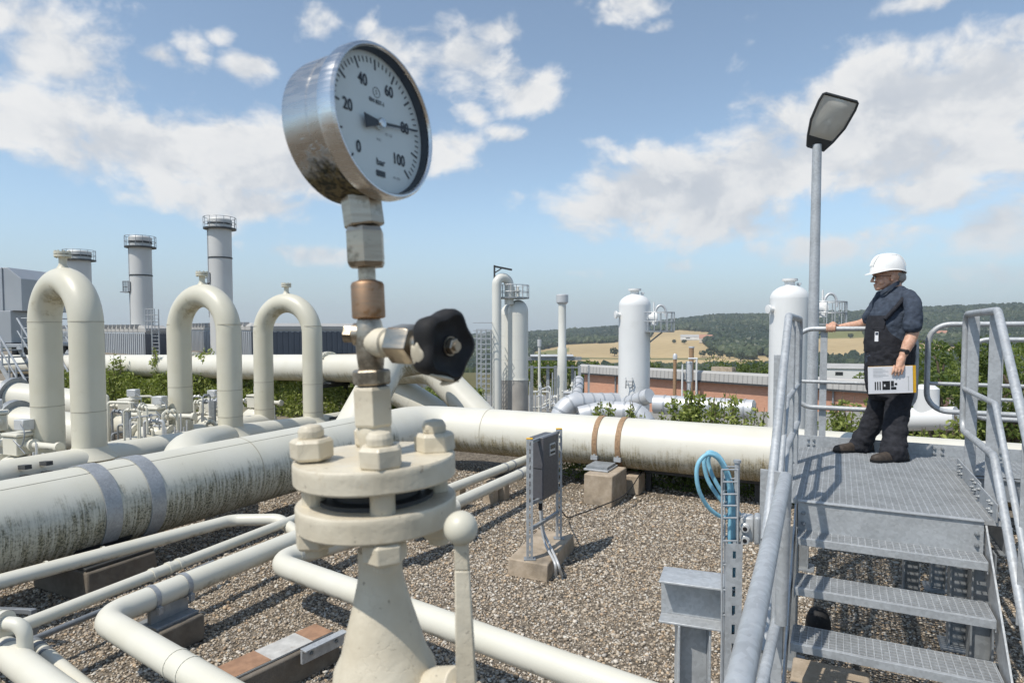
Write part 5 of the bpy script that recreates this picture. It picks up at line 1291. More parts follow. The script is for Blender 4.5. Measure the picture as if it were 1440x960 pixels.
for s_ in (-1, 1):
    c_ = K(1229.5, 389.5, s_*.032); t = np.linspace(0, 2*math.pi, 17)[:-1]; m.tube([c_+V3(.004*abs(math.sin(x)), .024*math.cos(x), .017*math.sin(x)) for x in t], .0028, 6, closed=True)
    m.tube([c_+V3(.004, s_*.024, .006), K(1242, 387.8, s_*.078), K(1254, 387.5, s_*.084)], .0025, 6)
m.tube([K(1228.6, 389, -.009), K(1228.3, 388.6, 0), K(1228.6, 389, .009)], .0025, 6); gl = m.build('glasses', M['rubber'], man, 50)
m = MB()
for s_ in (-1, 1): v, f = ico(2); m.add(v*V3(.002, .023, .016)+K(1229.6, 389.5, s_*.032), [tuple(x) for x in f])
m.build('lens', M['glass'], gl, 60)
m = MB()
for s_ in (-1, 1): ball(m, K(1231.3, 389.5, s_*.033), (.007, .012, .009), sub=2)
m.build('eye', M['ink'], man, 60)
m = MB(); wr = K(1271.5, 494.5, -.272); wd = unit(K(1270, 499, -.275)-K(1277, 484, -.265)); m.lathe(wr-wd*.011, wd, [(.039, 0), (.0405, .003), (.0405, .019), (.039, .022)], 20, False)
m.lathe(wr+V3(0, -.036, 0), V3(0, -1, 0), [(.019, 0), (.021, .004), (.019, .010), (.0001, .011)], 20); m.build('watch', M['rubber'], man, 40)
m = MB(); m.box(tors(473, math.radians(214), .022), (.03, .006, .085), (unit(V3(.6, -.8, 0)), unit(V3(.8, .6, 0)), Z)); m.box(tors(469, math.radians(214), .027), (.022, .003, .022), (unit(V3(.6, -.8, 0)), unit(V3(.8, .6, 0)), Z), 1)
m.build('badge', [M['paper'], M['shirt']], man, 0)
# papers on a clipboard
cp = [K(1221, 554, -.302), K(1288, 552, -.302), K(1288, 513.5, -.296), K(1221.5, 518, -.296)]
cb = thing('clipboard', 'white printed papers with yellow edge held in the hand of the man', 'clipboard', (cp[0]+cp[1])/2)
cx = unit(cp[1]-cp[0]); cz = unit((cp[3]-cp[0])-cx*np.dot(cp[3]-cp[0], cx)); cy = np.cross(cz, cx); cw = np.linalg.norm(cp[1]-cp[0]); chh = np.linalg.norm(cp[2]-cp[1]); cc_ = (cp[0]+cp[2])/2
m = MB(); m.box(cc_+cy*.006+cx*.004, (cw, .004, chh), (cx, cy, cz)); m.build('board', M['yellow'], cb, 0, .001)
m = MB(); m.box(cc_-cx*.014, (cw-.028, .006, chh-.004), (cx, cy, cz))
def blk(x0, x1, y0, y1, mi): m.box(cc_-cy*.0036+cx*((x0+x1)/2-.5)*cw+cz*((y0+y1)/2-.5)*chh, ((x1-x0)*cw, .0012, (y1-y0)*chh), (cx, cy, cz), mi)
for i in range(3): blk(.13+.05*i, .155+.05*i, .14, .44, 1)
blk(.29, .45, .14, .46, 1); blk(.47, .58, .14, .24, 1); blk(.47, .53, .26, .46, 1); blk(.55, .60, .30, .38, 1)
for i in range(7): blk(.10, .30+.06*((i*7) % 3), .90-.05*i, .915-.05*i, 2)
blk(.83, .845, .1, .6, 2); blk(.80, .85, .60, .615, 2)
m.build('paper_sheet', [M['paper'], M['ink'], M['jbox']], cb, 0)
m = MB(); m.box(cc_-cx*.014-cy*.0048+cx*(.345-.5)*0+V3(0, 0, 0)+cx*(.37-.5)*cw+cz*(.30-.5)*chh, (.012, .0012, .020), (cx, cy, cz)); m.build('print_inset', M['paper'], cb, 0)
# ------------------------------------------------------------------ U shaped pipe loops on their header
def uloop(ur, Yr, ul, Yl, R, zt, zr, zl, label, seams):
    r0 = V3(XU(ur, Yr), Yr, 0); l0 = V3(XU(ul, Yl), Yl, 0); sep = np.linalg.norm(r0-l0); za = zt-R
    root = thing('pipe_loop', label, 'pipe loop', (r0+l0)/2, 'U shaped pipe loops'); h = unit(r0-l0); mid = (r0+l0)/2
    path = [l0+Z*zl, l0+Z*(za-sep/2)]+[mid+Z*(za-sep/2)+(-h*math.cos(t)+Z*math.sin(t))*sep/2 for t in np.linspace(.05, math.pi-.05, 28)]+[r0+Z*(za-sep/2), r0+Z*zr]
    m = MB(); m.tube(path, R, 48); m.build('bent_pipe', M['loop'], root, 60)
    m = MB()
    for c in (l0, r0): 
        for zz in seams: clamp(m, c+Z*zz, Z, R-.001, .012, .004, 40)
    m.build('weld_seam', M['seam'], root, 40)
    m = MB(); a_ = mid+Z*(zt-.03); m.lathe(a_, Z, [(.09, 0), (.06, .05), (.05, .08), (.05, .15), (.06, .17), (.105, .175), (.105, .205), (.06, .206), (.06, .213), (.105, .214), (.105, .245), (.03, .248)], 24)
    for i in range(8): t = i*math.pi/4; m.lathe(a_+V3(math.cos(t)*.086, math.sin(t)*.086, .16), Z, [(.012, 0), (.012, .102)], 6)
    m.build('vent_nozzle', M['loop'], root, 35)
    m = MB(); m.lathe(r0+Z*(zr+.14), -Z, [(R+.003, 0), (R+.02, .04), (R+.07, .10), (R+.13, .16)], 40, False); m.build('saddle', M['loop'], root, 60)
    return root
uloop(122, 8.6, 64, 9.2, .205, 3.17, .60, .35, 'largest cream U loop at left, dark stains under its bend', (1.22, 2.42))
uloop(322, 11.3, 252, 11.9, .207, 3.13, .46, .3, 'middle cream U loop between two bigger and smaller ones', (.78, 1.25, 2.40))
uloop(439, 13.7, 370, 14.2, .207, 3.09, .30, .25, 'smallest cream U loop, nearest the gauge', (.55, 1.15, 2.38))
HA = [V3(-6.75, 4.8, .62), V3(-5.71, 8.6, .50), V3(-5.0, 11.3, .38), V3(-4.28, 13.7, .22), V3(-3.95, 14.9, .16)]
t = thing('gas_pipe', 'grey shaded cream header pipe under the right legs of the U loops', 'pipe', HA[0]*V3(1, 1, 0)); m = MB(); m.tube(spline(HA, 6), .235, 40); m.build('pipe_run', M['pipe_plain'], t, 60)
for (u, Y) in ((18, 7.5), (47, 7.75), (405, 14.0), (428, 14.3)):
    X = XU(u, Y)+.02
    for k in range(2):
        q = V3(np.interp(Y, [p[1] for p in HA], [p[0] for p in HA])+.21, Y, np.interp(Y, [p[1] for p in HA], [p[2] for p in HA])+.10+.12*k-.06)
        m = MB(); m.bar(q, q+V3(.16, -.10, .02), .07, .05); m.build('clamp_bolt', M['dark'], t, 0)

HB = [V3(-8.2, 6.6, .30), V3(XU(64, 9.2), 9.2, .30), V3(XU(252, 11.9), 11.9, .28), V3(XU(370, 14.2), 14.2, .22)]
t = thing('gas_pipe', 'cream header pipe under the left legs of the U loops', 'pipe', HB[0]*V3(1, 1, 0)); m = MB(); m.tube(spline(HB, 6), .22, 32); m.build('pipe_run', M['pipe_plain'], t, 60)
c0 = L0+B*onL(262); m = MB(); m.tube(spline([c0, c0+V3(-.55, 1.1, .12), V3(-4.95, 10.9, .42)], 8), .26, 32); o = m.build('branch_pipe', M['pipe_plain'], None, 60); tag(o, 'short cream branch bulging from wide pipe towards middle loop', 'pipe')
for (u, Y, k, lab) in ((-40, 11.0, 0, 'big cream pipe with dark ring flange at the left edge'), (-60, 13.5, 1, 'upper pale pipe passing behind the first loop leg')):
    a_ = V3(XU(u, Y), Y, .75+.25*k); d_ = unit(V3(1, -.1, -.10)); t = thing('gas_pipe', lab, 'pipe', a_*V3(1, 1, 0)); m = MB(); m.tube([a_-d_*3, a_+d_*(2.1+.9*k)], .33, 36); m.lathe(a_+d_*(2.1+.9*k), d_, [(.33, 0), (.29, .12), (.16, .2), (.0001, .23)], 36); m.build('pipe_run', M['pipe_plain'], t, 60)
    m = MB(); clamp(m, a_+d_*(.75+.5*k), d_, .33, .10, .10, 40); m.build('ring_flange', M['galvdark'], t, 35)
# valve units with boxes and conduits
def valve(base, rot, label):
    r = thing('valve_unit', label, 'valve', base, 'cream valve units between the loops'); c, s = math.cos(rot), math.sin(rot); a_, b_ = V3(c, s, 0), V3(-s, c, 0); base = np.array(base); ax = (a_, b_, Z)
    m = MB(); o_ = base+Z*.30; m.lathe(o_-a_*.55, a_, [(.13, 0), (.13, .16), (.24, .165), (.24, .21), (.14, .22), (.22, .36), (.25, .55), (.22, .74), (.14, .88), (.24, .89), (.24, .935), (.13, .94), (.13, 1.1)], 28); m.build('valve_body', M['pipe_plain'], r, 40)
    m = MB(); m.box(base+Z*.68, (.30, .26, .26), ax); m.box(base+Z*.84+a_*.02, (.34, .30, .05), ax); bx = m.build('gear_box', M['pipe_plain'], r, 30, .015)
    m = MB(); m.lathe(base+Z*.70+a_*.15, a_, [(.05, 0), (.05, .12), (.085, .13), (.085, .17), (.05, .18), (.045, .62), (.07, .63), (.07, .68), (.02, .69)], 20); m.lathe(base+Z*.70-a_*.15, -a_, [(.05, 0), (.05, .10), (.08, .11), (.08, .15), (.04, .16), (.04, .42)], 18); m.build('actuator', M['pipe_plain'], r, 35)
    m = MB(); m.box(base+Z*.98+a_*.12, (.20, .16, .15), ax); m.build('position_box', M['jbox'], r, 30, .012)
    m = MB()
    m.tube(arc_path([base+Z*.78-a_*.3-b_*.2, base+Z*.95-a_*.3-b_*.2, base+Z*.95-a_*.75-b_*.25, base+Z*.1-a_*.75-b_*.25], .06, 5), .028, 10); m.build('conduit', M['pipe_plain'], r, 50); m = MB()
    m.tube(spline([base+Z*1.0+a_*.2-b_*.1, base+Z*.9+a_*.4-b_*.18, base+Z*.72+a_*.36-b_*.2, base+Z*.8+a_*.2-b_*.2, base+Z*.62+a_*.4-b_*.18], 6), .008, 6); m.build('impulse_line', M['conduit'], r, 50)
    m = MB()
    for i in range(5): m.tube([base+a_*(.62+.06*i)-b_*.25+Z*.08, base+a_*(.62+.06*i)-b_*.25+Z*(.55+.12*(i % 3))], .016, 8); m.lathe(base+a_*(.62+.06*i)-b_*.25+Z*(.35+.08*(i % 2)), Z, [(.03, 0), (.03, .05)], 8)
    m.build('manifold', M['lag'], r, 40)
    m = MB(); m.box(base+Z*.06, (.5, .35, .12), ax); m.build('pedestal', M['concdark'], r, 30, .01); return r
v0_ = valve((XU(22, 9.0), 9.0, 0), -.35, 'cream valve unit with box left of the largest loop')
dup(v0_, (XU(215, 11.6), 11.6, 0.05), 'cream valve unit with coiled line between first and middle loop', .15)
dup(v0_, (XU(292, 13.8), 13.8, -.05), 'cream valve unit seen between legs of the middle loop', .1)
dup(v0_, (XU(358, 15.2), 15.2, -.1), 'cream valve unit peeking beside the left leg of the smallest loop', -.1)
dup(v0_, (XU(178, 13.4), 13.4, 0.0), 'cream valve unit farther back, just right of the largest loop', .3)
dup(v0_, (XU(238, 14.2), 14.2, -.1), 'cream valve unit half hidden by the left leg of the middle loop', .5)
dup(v0_, (XU(-8, 10.2), 10.2, .15), 'cream valve unit cut by the left edge of the picture', -.6)
for (u, Y, zt, lab) in ((174, 10.6, .98, 'grey steel channel post right of the largest loop'), (296, 12.6, .90, 'grey steel channel post left of the middle loop leg'), (100, 12.0, .85, 'grey steel channel post glimpsed between legs of the largest loop')):
    m = MB(); m.box(V3(XU(u, Y), Y, zt/2), (.10, .01, zt)); m.box(V3(XU(u, Y)-.05, Y+.03, zt/2), (.01, .06, zt)); m.box(V3(XU(u, Y)+.05, Y+.03, zt/2), (.01, .06, zt)); o = m.build('channel_post', M['galvdark'], None, 0); tag(o, lab, 'post', 'steel channel posts among the valves')
# ------------------------------------------------------------------ far pipe, slanted legs and supports
fpA, fpB = P(-60, 511, 25.5), P(600, 519, 14.6)
t = thing('gas_pipe', 'long pale far pipe with stained underside, dropping behind the handwheel', 'pipe', (fpB[0], fpB[1], 0)); dp = unit(fpB-fpA)
m = MB(); pth = arc_path([fpA, fpB+dp*.2, P(700, 612, 13.6)], .75, 16); m.tube([fpA+(fpB-fpA)*k/14 for k in range(14)]+pth[1:], .34, 44); m.build('pipe_run', M['pipe_far'], t, 60)
for u in (275, 462):
    s_ = (u+60)/(660); Yq = 1/((1-s_)/25.5+s_/14.6); k = (Yq-25.5)/(14.6-25.5); c = fpA+(fpB-fpA)*k; m = MB()
    for o_ in (-.035, .035): clamp(m, c+dp*o_, dp, .34, .045, .075, 40)
    a_, b_, _ = frame(dp)
    for i in range(16): tt = i*math.pi/8; m.lathe(c+(a_*math.cos(tt)+b_*math.sin(tt))*.385-dp*.09, dp, [(.018, 0), (.018, .18)], 6)
    m.build('flange', M['pipe_plain'], t, 35)
for (pts, R, lab, mt) in (([P(600, 500, 13.2), P(548, 508, 12.9), P(484, 628, 11.3), P(478, 660, 11.2)], .36, 'white slanted pipe leg coming down left of the valve', 'pipe_right'),
                          ([P(500, 520, 16.5), P(548, 541, 15.4), P(640, 600, 14.9)], .36, 'dirty tan pipe elbow slanting down behind the nuts', 'pipe_far')):
    t = thing('gas_pipe', lab, 'pipe', pts[-1]*V3(1, 1, 0), 'slanted pipes behind the valve'); m = MB(); m.tube(arc_path(pts, .5, 14), R, 40); m.build('pipe_run', M[mt], t, 60)
    m = MB(); dd = unit(pts[2]-pts[1]); clamp(m, pts[1]+dd*.75, dd, R-.001, .015, .004, 40); m.build('weld_seam', M['pipe_plain'], t, 40)
for (u, lab) in ((150, 'black goalpost frame under far pipe, left of middle loop'), (285, 'black goalpost frame under far pipe behind the middle loop'), (468, 'black goalpost frame under far pipe beside the gauge stand')):
    s_ = (u+60)/660; Yq = 1/((1-s_)/25.5+s_/14.6); k = (Yq-25.5)/(14.6-25.5); c = fpA+(fpB-fpA)*k; zz = c[2]-.36
    t = thing('pipe_support', lab, 'pipe support', c*V3(1, 1, 0), 'black goalpost frames under the far pipe'); n_ = unit(np.cross(dp, Z)); m = MB()
    for sg in (-1, 1): m.box(c*V3(1, 1, 0)+n_*sg*.45+Z*(zz-.1)/2, (.09, .09, zz-.1), (n_, unit(dp*V3(1, 1, 0)), Z))
    m.build('post', M['dark'], t, 0); m = MB(); m.box(c*V3(1, 1, 0)+Z*(zz-.06), (1.1, .10, .10), (n_, unit(dp*V3(1, 1, 0)), Z)); m.box(c*V3(1, 1, 0)+Z*(zz), (.45, .3, .04), (n_, unit(dp*V3(1, 1, 0)), Z)); m.build('cross_beam', M['dark'], t, 0)
# ------------------------------------------------------------------ left: silver housing, stair, buildings, chimneys
def obox(mb, c0, c1, depth, z0, z1, mi=0):
    """box with front edge from c0 to c1 (ground), going back by depth"""
    c0, c1 = V3(c0[0], c0[1], 0), V3(c1[0], c1[1], 0); d = unit(c1-c0); n_ = V3(-d[1], d[0], 0)
    return mb.hexa([c0+Z*z0, c1+Z*z0, c1+n_*depth+Z*z0, c0+n_*depth+Z*z0, c0+Z*z1, c1+Z*z1, c1+n_*depth+Z*z1, c0+n_*depth+Z*z1], mi)
hx0, hx1 = XU(-45, 26), XU(33, 26)
t = thing('filter_house', 'silver panelled housing with chamfered top on dark legs at left edge', 'air intake', V3(hx1, 26, 0)); zt, zb = P(0, 376, 26)[2], P(0, 437, 26)[2]
m = MB(); w_ = hx1-hx0; m.prism([(0, zb), (w_, zb), (w_, zt-.45), (w_-.55, zt), (0, zt)], V3(hx0, 26, 0), (X_, Z, Y_), 3.0)
for x in (.33, .66): m.box(V3(hx0+w_*x, 25.98, (zt+zb)/2), (.05, .05, zt-zb))
m.build('upper_duct', M['duct'], t, 0, .02)
m = MB(); m.box(V3((hx0+hx1)/2-.15, 27.2, (zb+1.75)/2), (w_-.5, 2.6, zb-1.75)); m.box(V3((hx0+hx1)/2+.1, 27.3, 1.65), (w_+.6, 3.4, .14)); m.build('lower_duct', M['duct'], t, 0, .02)
m = MB()
m.box(V3((hx0+hx1)/2, 28.8, .8), (w_, .1, 1.5)); m.build('back_panel', M['dark'], t, 0)
for x in (hx0, hx1-.2): 
    for y in (26.2, 28.5): m = MB(); m.box(V3(x, y, .8), (.22, .22, 1.6)); m.build('leg', M['dark'], t, 0)
m = MB()
for z_ in (1.95, 2.35, 2.75): m.tube([V3(hx1+.1, 25.8, z_), V3(hx1+.5, 25.8, z_), V3(hx1+.5, 29, z_)], .025, 6)
for y in (25.8, 27.4, 29): m.tube([V3(hx1+.5, y, 1.7), V3(hx1+.5, y, 2.75)], .025, 6)
m.build('railing', M['galv'], t, 30)
def steel_stair(label, p0, p1, wd, n):
    r = thing('access_stair', label, 'stairs', p0*V3(1, 1, 0), 'steep access stairs beside the housing'); p0, p1 = np.array(p0), np.array(p1); s = V3(.35, .93, 0)*wd
    for k in (0, 1):
        m = MB(); m.bar(p0+s*k, p1+s*k, .03, .16); m.build('stringer', M['galv'], r, 0)
        m = MB(); m.tube([p0+s*k+Z*.9, p1+s*k+Z*.9], .03, 8); m.tube([p0+s*k+Z*.5, p1+s*k+Z*.5], .022, 8)
        for i in range(5): q = p0+(p1-p0)*(i+.3)/5+s*k; m.tube([q, q+Z*.9], .025, 6)
        m.build('handrail', M['galv'], r, 40)
    for i in range(n): m = MB(); m.box(p0+(p1-p0)*(i+.5)/n+s/2, (.24, wd, .04), (V3(.93, -.35, 0), V3(.35, .93, 0), Z)); m.build('step', M['galvdark'], r, 0)
steel_stair('steep galvanised stair descending from the silver housing', P(38, 578, 19.0), P(-14, 488, 19.6), .8, 9)
steel_stair('smaller galvanised stair seen between the legs of the largest loop', P(100, 566, 21), P(60, 495, 21.6), .8, 8)
def ribbed(mb, c0, c1, z0, z1, pitch, dpt, mi=0):
    c0, c1 = V3(c0[0], c0[1], 0), V3(c1[0], c1[1], 0); L = np.linalg.norm(c1-c0); d = unit(c1-c0); n_ = V3(d[1], -d[0], 0)
    if n_[1] > 0: n_ = -n_
    k = int(L/pitch)
    for i in range(k): mb.box(c0+d*(i+.5)*L/k+n_*dpt/2+Z*(z0+z1)/2, (pitch*.45, dpt, z1-z0), (d, n_, Z), mi)
def hall(label, corners, z0, z1, mats, depth=None):
    """corners: left, middle, right ground points of the two visible faces"""
    a_, b_, c_ = [V3(*q, 0) for q in corners]; d_ = a_+c_-b_; t = thing('hall', label, 'building', b_+Z*z0, 'metal clad halls behind the far pipe')
    m = MB(); m.hexa([a_+Z*z0, b_+Z*z0, c_+Z*z0, d_+Z*z0, a_+Z*z1, b_+Z*z1, c_+Z*z1, d_+Z*z1] if np.cross((b_-a_)[:2], (c_-a_)[:2]) > 0 else [d_+Z*z0, c_+Z*z0, b_+Z*z0, a_+Z*z0, d_+Z*z1, c_+Z*z1, b_+Z*z1, a_+Z*z1]); m.build('wall', mats[0], t, 0)
    m = MB(); ribbed(m, a_, b_, z0, z1-.2, .5, .10); m.build('cladding', mats[0], t, 0)
    m = MB(); ribbed(m, b_, c_, z0, z1-.2, .5, .10); m.box((b_+c_)/2+Z*((z0+z1)/2-.1)-unit(a_-b_)*.03, (np.linalg.norm(c_-b_)-.1, .04, z1-z0-.3), (unit(c_-b_), np.cross(Z, unit(c_-b_)), Z)); m.build('side_cladding', mats[1], t, 0)
    m = MB(); ctr = (a_+c_)/2
    q = [a_, b_, c_, d_]; q = [ctr+(p-ctr)*1.015 for p in q]; q2 = [ctr+(p-ctr)*.93 for p in q]
    vs = [p+Z*(z1-.05) for p in q]+[p+Z*(z1+.28) for p in q]+[p+Z*(z1+.55) for p in q2]; fs = [(i, (i+1) % 4, 4+(i+1) % 4, 4+i) for i in range(4)]+[(4+i, 4+(i+1) % 4, 8+(i+1) % 4, 8+i) for i in range(4)]+[(8, 9, 10, 11)]
    m.add(vs, fs)
    for i in range(3):
        L = np.linalg.norm(b_-a_)
        for s_ in np.linspace(.05, .95, int(L/1.2)): m.box(a_+(b_-a_)*s_+Z*(z1+.42), (.12, .5, .4), (unit(b_-a_), np.cross(Z, unit(b_-a_)), Z)) if i == 0 else None
    m.build('roof', M['roofgrey'], t, 0); return t
hall('light grey ribbed hall with dark right end below the chimneys', ((XU(60, 78), 78), (XU(204, 56), 56), (XU(236, 60), 60)), -7, P(204, 466, 56)[2], (M['cladlight'], M['claddark']))
hall('long dark ribbed hall with light left front, behind the loops', ((XU(255, 72), 72), (XU(353, 54), 54), (XU(520, 62), 62)), -7, P(353, 463, 54)[2], (M['cladlight'], M['claddark']))
t = thing('roof_ladder', 'galvanised caged ladder and small landing at the hall corner', 'ladder', V3(XU(216, 55), 55, -1)); m = MB(); 
for x in (-.3, .3): m.tube([V3(XU(219, 55)+x, 55, -1), V3(XU(219, 55)+x, 55, 4.0)], .05, 6)
for i in range(16): m.tube([V3(XU(219, 55)-.3, 55, -1+i*.3), V3(XU(219, 55)+.3, 55, -1+i*.3)], .03, 5)
m.build('rung_frame', M['galv'], t, 30); m = MB()
for z_ in (3.0, 3.5, 4.0): m.tube([V3(XU(209, 55), 54.6, z_), V3(XU(222, 55), 54.6, z_)], .04, 5)
for u in (209, 213, 218, 222): m.tube([V3(XU(u, 55), 54.6, 2.2), V3(XU(u, 55), 54.6, 4.0)], .04, 5)
m.build('railing', M['galv'], t, 30)
def ringrail(mb, c, r, h, n=16, a0=0, a1=2*math.pi, tr=.03):
    pts = lambda z_: [c+V3(math.cos(a0+(a1-a0)*i/n)*r, math.sin(a0+(a1-a0)*i/n)*r, z_) for i in range(n+1)]
    for z_ in (h, h*.5): mb.tube(pts(z_), tr, 6)
    for q in pts(0): mb.tube([q, q+Z*h], tr, 5)
def chimney(ul, ur, vt, vp, Y, label, mid):
    R = (ur-ul)/2/FPX*Y/math.hypot(1, ((ul+ur)/2-720)/FPX); c = V3(XU((ul+ur)/2, Y), Y, -7); zt = P(0, vt, Y)[2]; zp = P(0, vp, Y)[2]
    t = thing('chimney', label, 'chimney', c, 'grey exhaust chimneys'); c0 = c*V3(1, 1, 0)
    m = MB(); m.lathe(c0-Z*7, Z, [(R, 0), (R, zp+7), (R*1.02, zp+7.02), (R*1.02, zp+7.5), (R*.97, zp+7.52), (R*1.06, zt+6.6), (R*1.06, zt+7-.12), (R*.96, zt+7), (R*.9, zt+6.6)], 40, False); m.build('shaft', M['stack'], t, 35)
    m = MB(); clamp(m, c0+Z*(zp+.45), Z, R*1.0, .18, .05, 40); clamp(m, c0+Z*(zp-2.6), Z, R, .12, .04, 40); m.build('band', M['dark'], t, 35)
    m = MB(); clamp(m, c0+Z*zp, Z, R*1.01, .12, R*.42, 32); m.build('gallery', M['dark'], t, 35)
    m = MB(); ringrail(m, c0+Z*zp, R*1.40, 1.0, 14, tr=.022); m.build('gallery_rail', M['galvdark'], t, 40)
    if mid:
        zm = P(0, mid, Y)[2]; m = MB(); m.box(c0+V3(-R*1.3, -.3, zm), (R*.8, .9, .08)); ringrail(m, c0+V3(-R*1.25, -.3, zm), R*.38, 1.0, 8, tr=.035); m.box(c0+V3(-R*.75, -R*.75, zm+.5), (.25, .3, .9)); m.build('landing', M['galvdark'], t, 0)
        m = MB(); m.tube([c0+V3(-R*.98, -R*.35, zm-3), c0+V3(-R*.98, -R*.35, zp)], .06, 6); m.build('riser_tube', M['galv'], t, 40)
chimney(98, 132, 353, 366, 66, 'shortest grey chimney peeping over the largest loop', None)
chimney(185, 217, 333, 348, 60, 'grey chimney standing clear between the largest and middle loops', 411)
chimney(296, 329, 308, 322, 58, 'tallest grey chimney rising behind the middle loop', 399)
# ------------------------------------------------------------------ centre: twin vessel, chimneys, tanks
def dome(R, h, z0, k=.5, n=8): return [(R*math.cos(t), z0+h*math.sin(t)) for t in np.linspace(0, math.pi/2-.03, n)]
Yv = 30.0; zc_ = -2.2
t = thing('scrubber_vessel', 'pale twin domed vessel with tall inlet pipe and top platform', 'vessel', V3(XU(724, Yv), Yv, zc_))
for k, (u, Y, R, vt) in enumerate(((718, 30.9, .50, 433), (728.5, 30.0, .475, 428))):
    c = V3(XU(u, Y), Y, 0); zs = P(0, vt+10, Y)[2]; zt = P(0, vt, Y)[2]; zk = P(0, 533, Y)[2]
    m = MB(); m.lathe(c+Z*zk, Z, [(R, 0), (R, zs-zk)]+[(r, z_-zk) for r, z_ in dome(R, .55, zs)], 36); m.build('shell', M['vessel'], t, 60)
    m = MB(); m.lathe(c+Z*zc_, Z, [(R*1.02, 0), (R*1.02, zk-zc_)], 36); m.build('skirt', M['skirt'], t, 60)
    m = MB()
    for v in (443, 472, 505): clamp(m, c+Z*P(0, v, Y)[2], Z, R-.002, .025, .006, 36)
    clamp(m, c+Z*zk, Z, R-.002, .06, .03, 36); m.build('weld_seam', M['vessel'], t, 40)
c = V3(XU(728.5, 30), 30, 0); xp = XU(698.5, 29.3); m = MB(); za = P(0, 390, 29.3)[2]
m.tube(arc_path([V3(xp, 29.3, zc_), V3(xp, 29.3, za), V3(XU(716, 29.7), 29.7, za), V3(XU(716, 29.7), 29.7, P(0, 428, 29.7)[2])], .36, 14), .215, 24); m.build('inlet_pipe', M['vessel'], t, 60)
m = MB(); zp = P(0, 420, 30)[2]; m.lathe(V3(XU(721, 30), 30, zp), Z, [(.75, 0), (.75, .06)], 24); m.build('platform', M['galvdark'], t, 35)
m = MB(); ringrail(m, V3(XU(721, 30), 30, zp), .75, .62, 14, tr=.018); m.build('platform_rail', M['galv'], t, 40)
m = MB(); m.bar(V3(xp-.1, 29.3, za-.1), V3(xp-.1, 29.3, za+.55), .08, .08); m.bar(V3(xp-.1, 29.3, za+.5), V3(xp+.7, 29.4, za+.35), .08, .08); m.bar(V3(xp-.1, 29.3, za+.2), V3(xp+.25, 29.3, za+.42), .05, .05); m.build('davit', M['dark'], t, 0)
m = MB(); 
for i in range(3): m.lathe(V3(XU(716+6*i, 30), 29.9-.1*i, zp+.05), Z, [(.09, 0), (.09, .25), (.14, .26), (.14, .33), (.06, .34), (.06, .5)], 12)
m.build('nozzle', M['vessel'], t, 40)
def stackpipe(name, label, u, Y, segs, mat, caps=None, cat='vent stack'):
    c = V3(XU(u, Y), Y, 0); z0 = float(terr(c[0], Y)); t = thing(name, label, cat, V3(c[0], Y, z0)); m = MB()
    pr = []; 
    for v, r in segs: pr.append((r/FPX*Y, P(0, v, Y)[2]-z0))
    m.lathe(c+Z*z0, Z, [(pr[-1][0], 0)]+pr[::-1], 24); m.build('shaft', mat, t, 35)
    if caps: m = MB(); m.lathe(c+Z*z0, Z, [(r/FPX*Y, P(0, v, Y)[2]-z0) for v, r in caps[::-1]], 24); m.build('cowl', M['lag'], t, 35)
    return t
stackpipe('vent_stack', 'tall pale vent stack with flared metal cowl right of twin vessel', 790.5, 34, [(427, 5.4), (488, 5.4), (490, 6.5), (516, 6.5), (519, 7), (521, 7)], M['vessel'], [(414, 7.6), (415, 8.6), (425, 8.4), (427.5, 6)])
stackpipe('vent_stack', 'short thin vent pipe with can top near twin vessel', 758.5, 33, [(487, 1.9), (560, 1.9)], M['vessel'], [(477, 2.9), (487, 2.9)])
stackpipe('vent_stack', 'dark capped flue above the brick hall roof', 949.5, 47, [(505, 2.4), (520, 2.4)], M['brown'], [(497, 1.6), (500, 3.2), (505, 3.0)])
stackpipe('vent_stack', 'square rusty flue beside the dark capped flue on brick hall', 972.5, 46, [(488, 3.4), (506, 3.2), (520, 3.2)], M['brown'], [(487, 4), (489, 4)])
stackpipe('vent_stack', 'silver vent drum behind the saplings in front of brick hall', 969.5, 24, [(509, 4.6), (536, 4.6), (538, 3), (575, 3)], M['lag'], [(508, 3.5), (509, 4.8), (511, 4.8)])
t = thing('pipe_goalpost', 'white goalpost of slim pipes around the silver vent drum', 'pipe frame', V3(XU(970, 24), 24, -2)); m = MB()
for u in (960, 980): m.tube([V3(XU(u, 23.8), 23.8, -2), V3(XU(u, 23.8), 23.8, P(0, 504 if u == 980 else 512, 23.8)[2])], .035, 8)
m.tube([V3(XU(968, 23.8), 23.8, P(0, 504, 23.8)[2]), V3(XU(981, 23.8), 23.8, P(0, 504, 23.8)[2])], .035, 8); m.build('pipe_run', M['white'], t, 50)
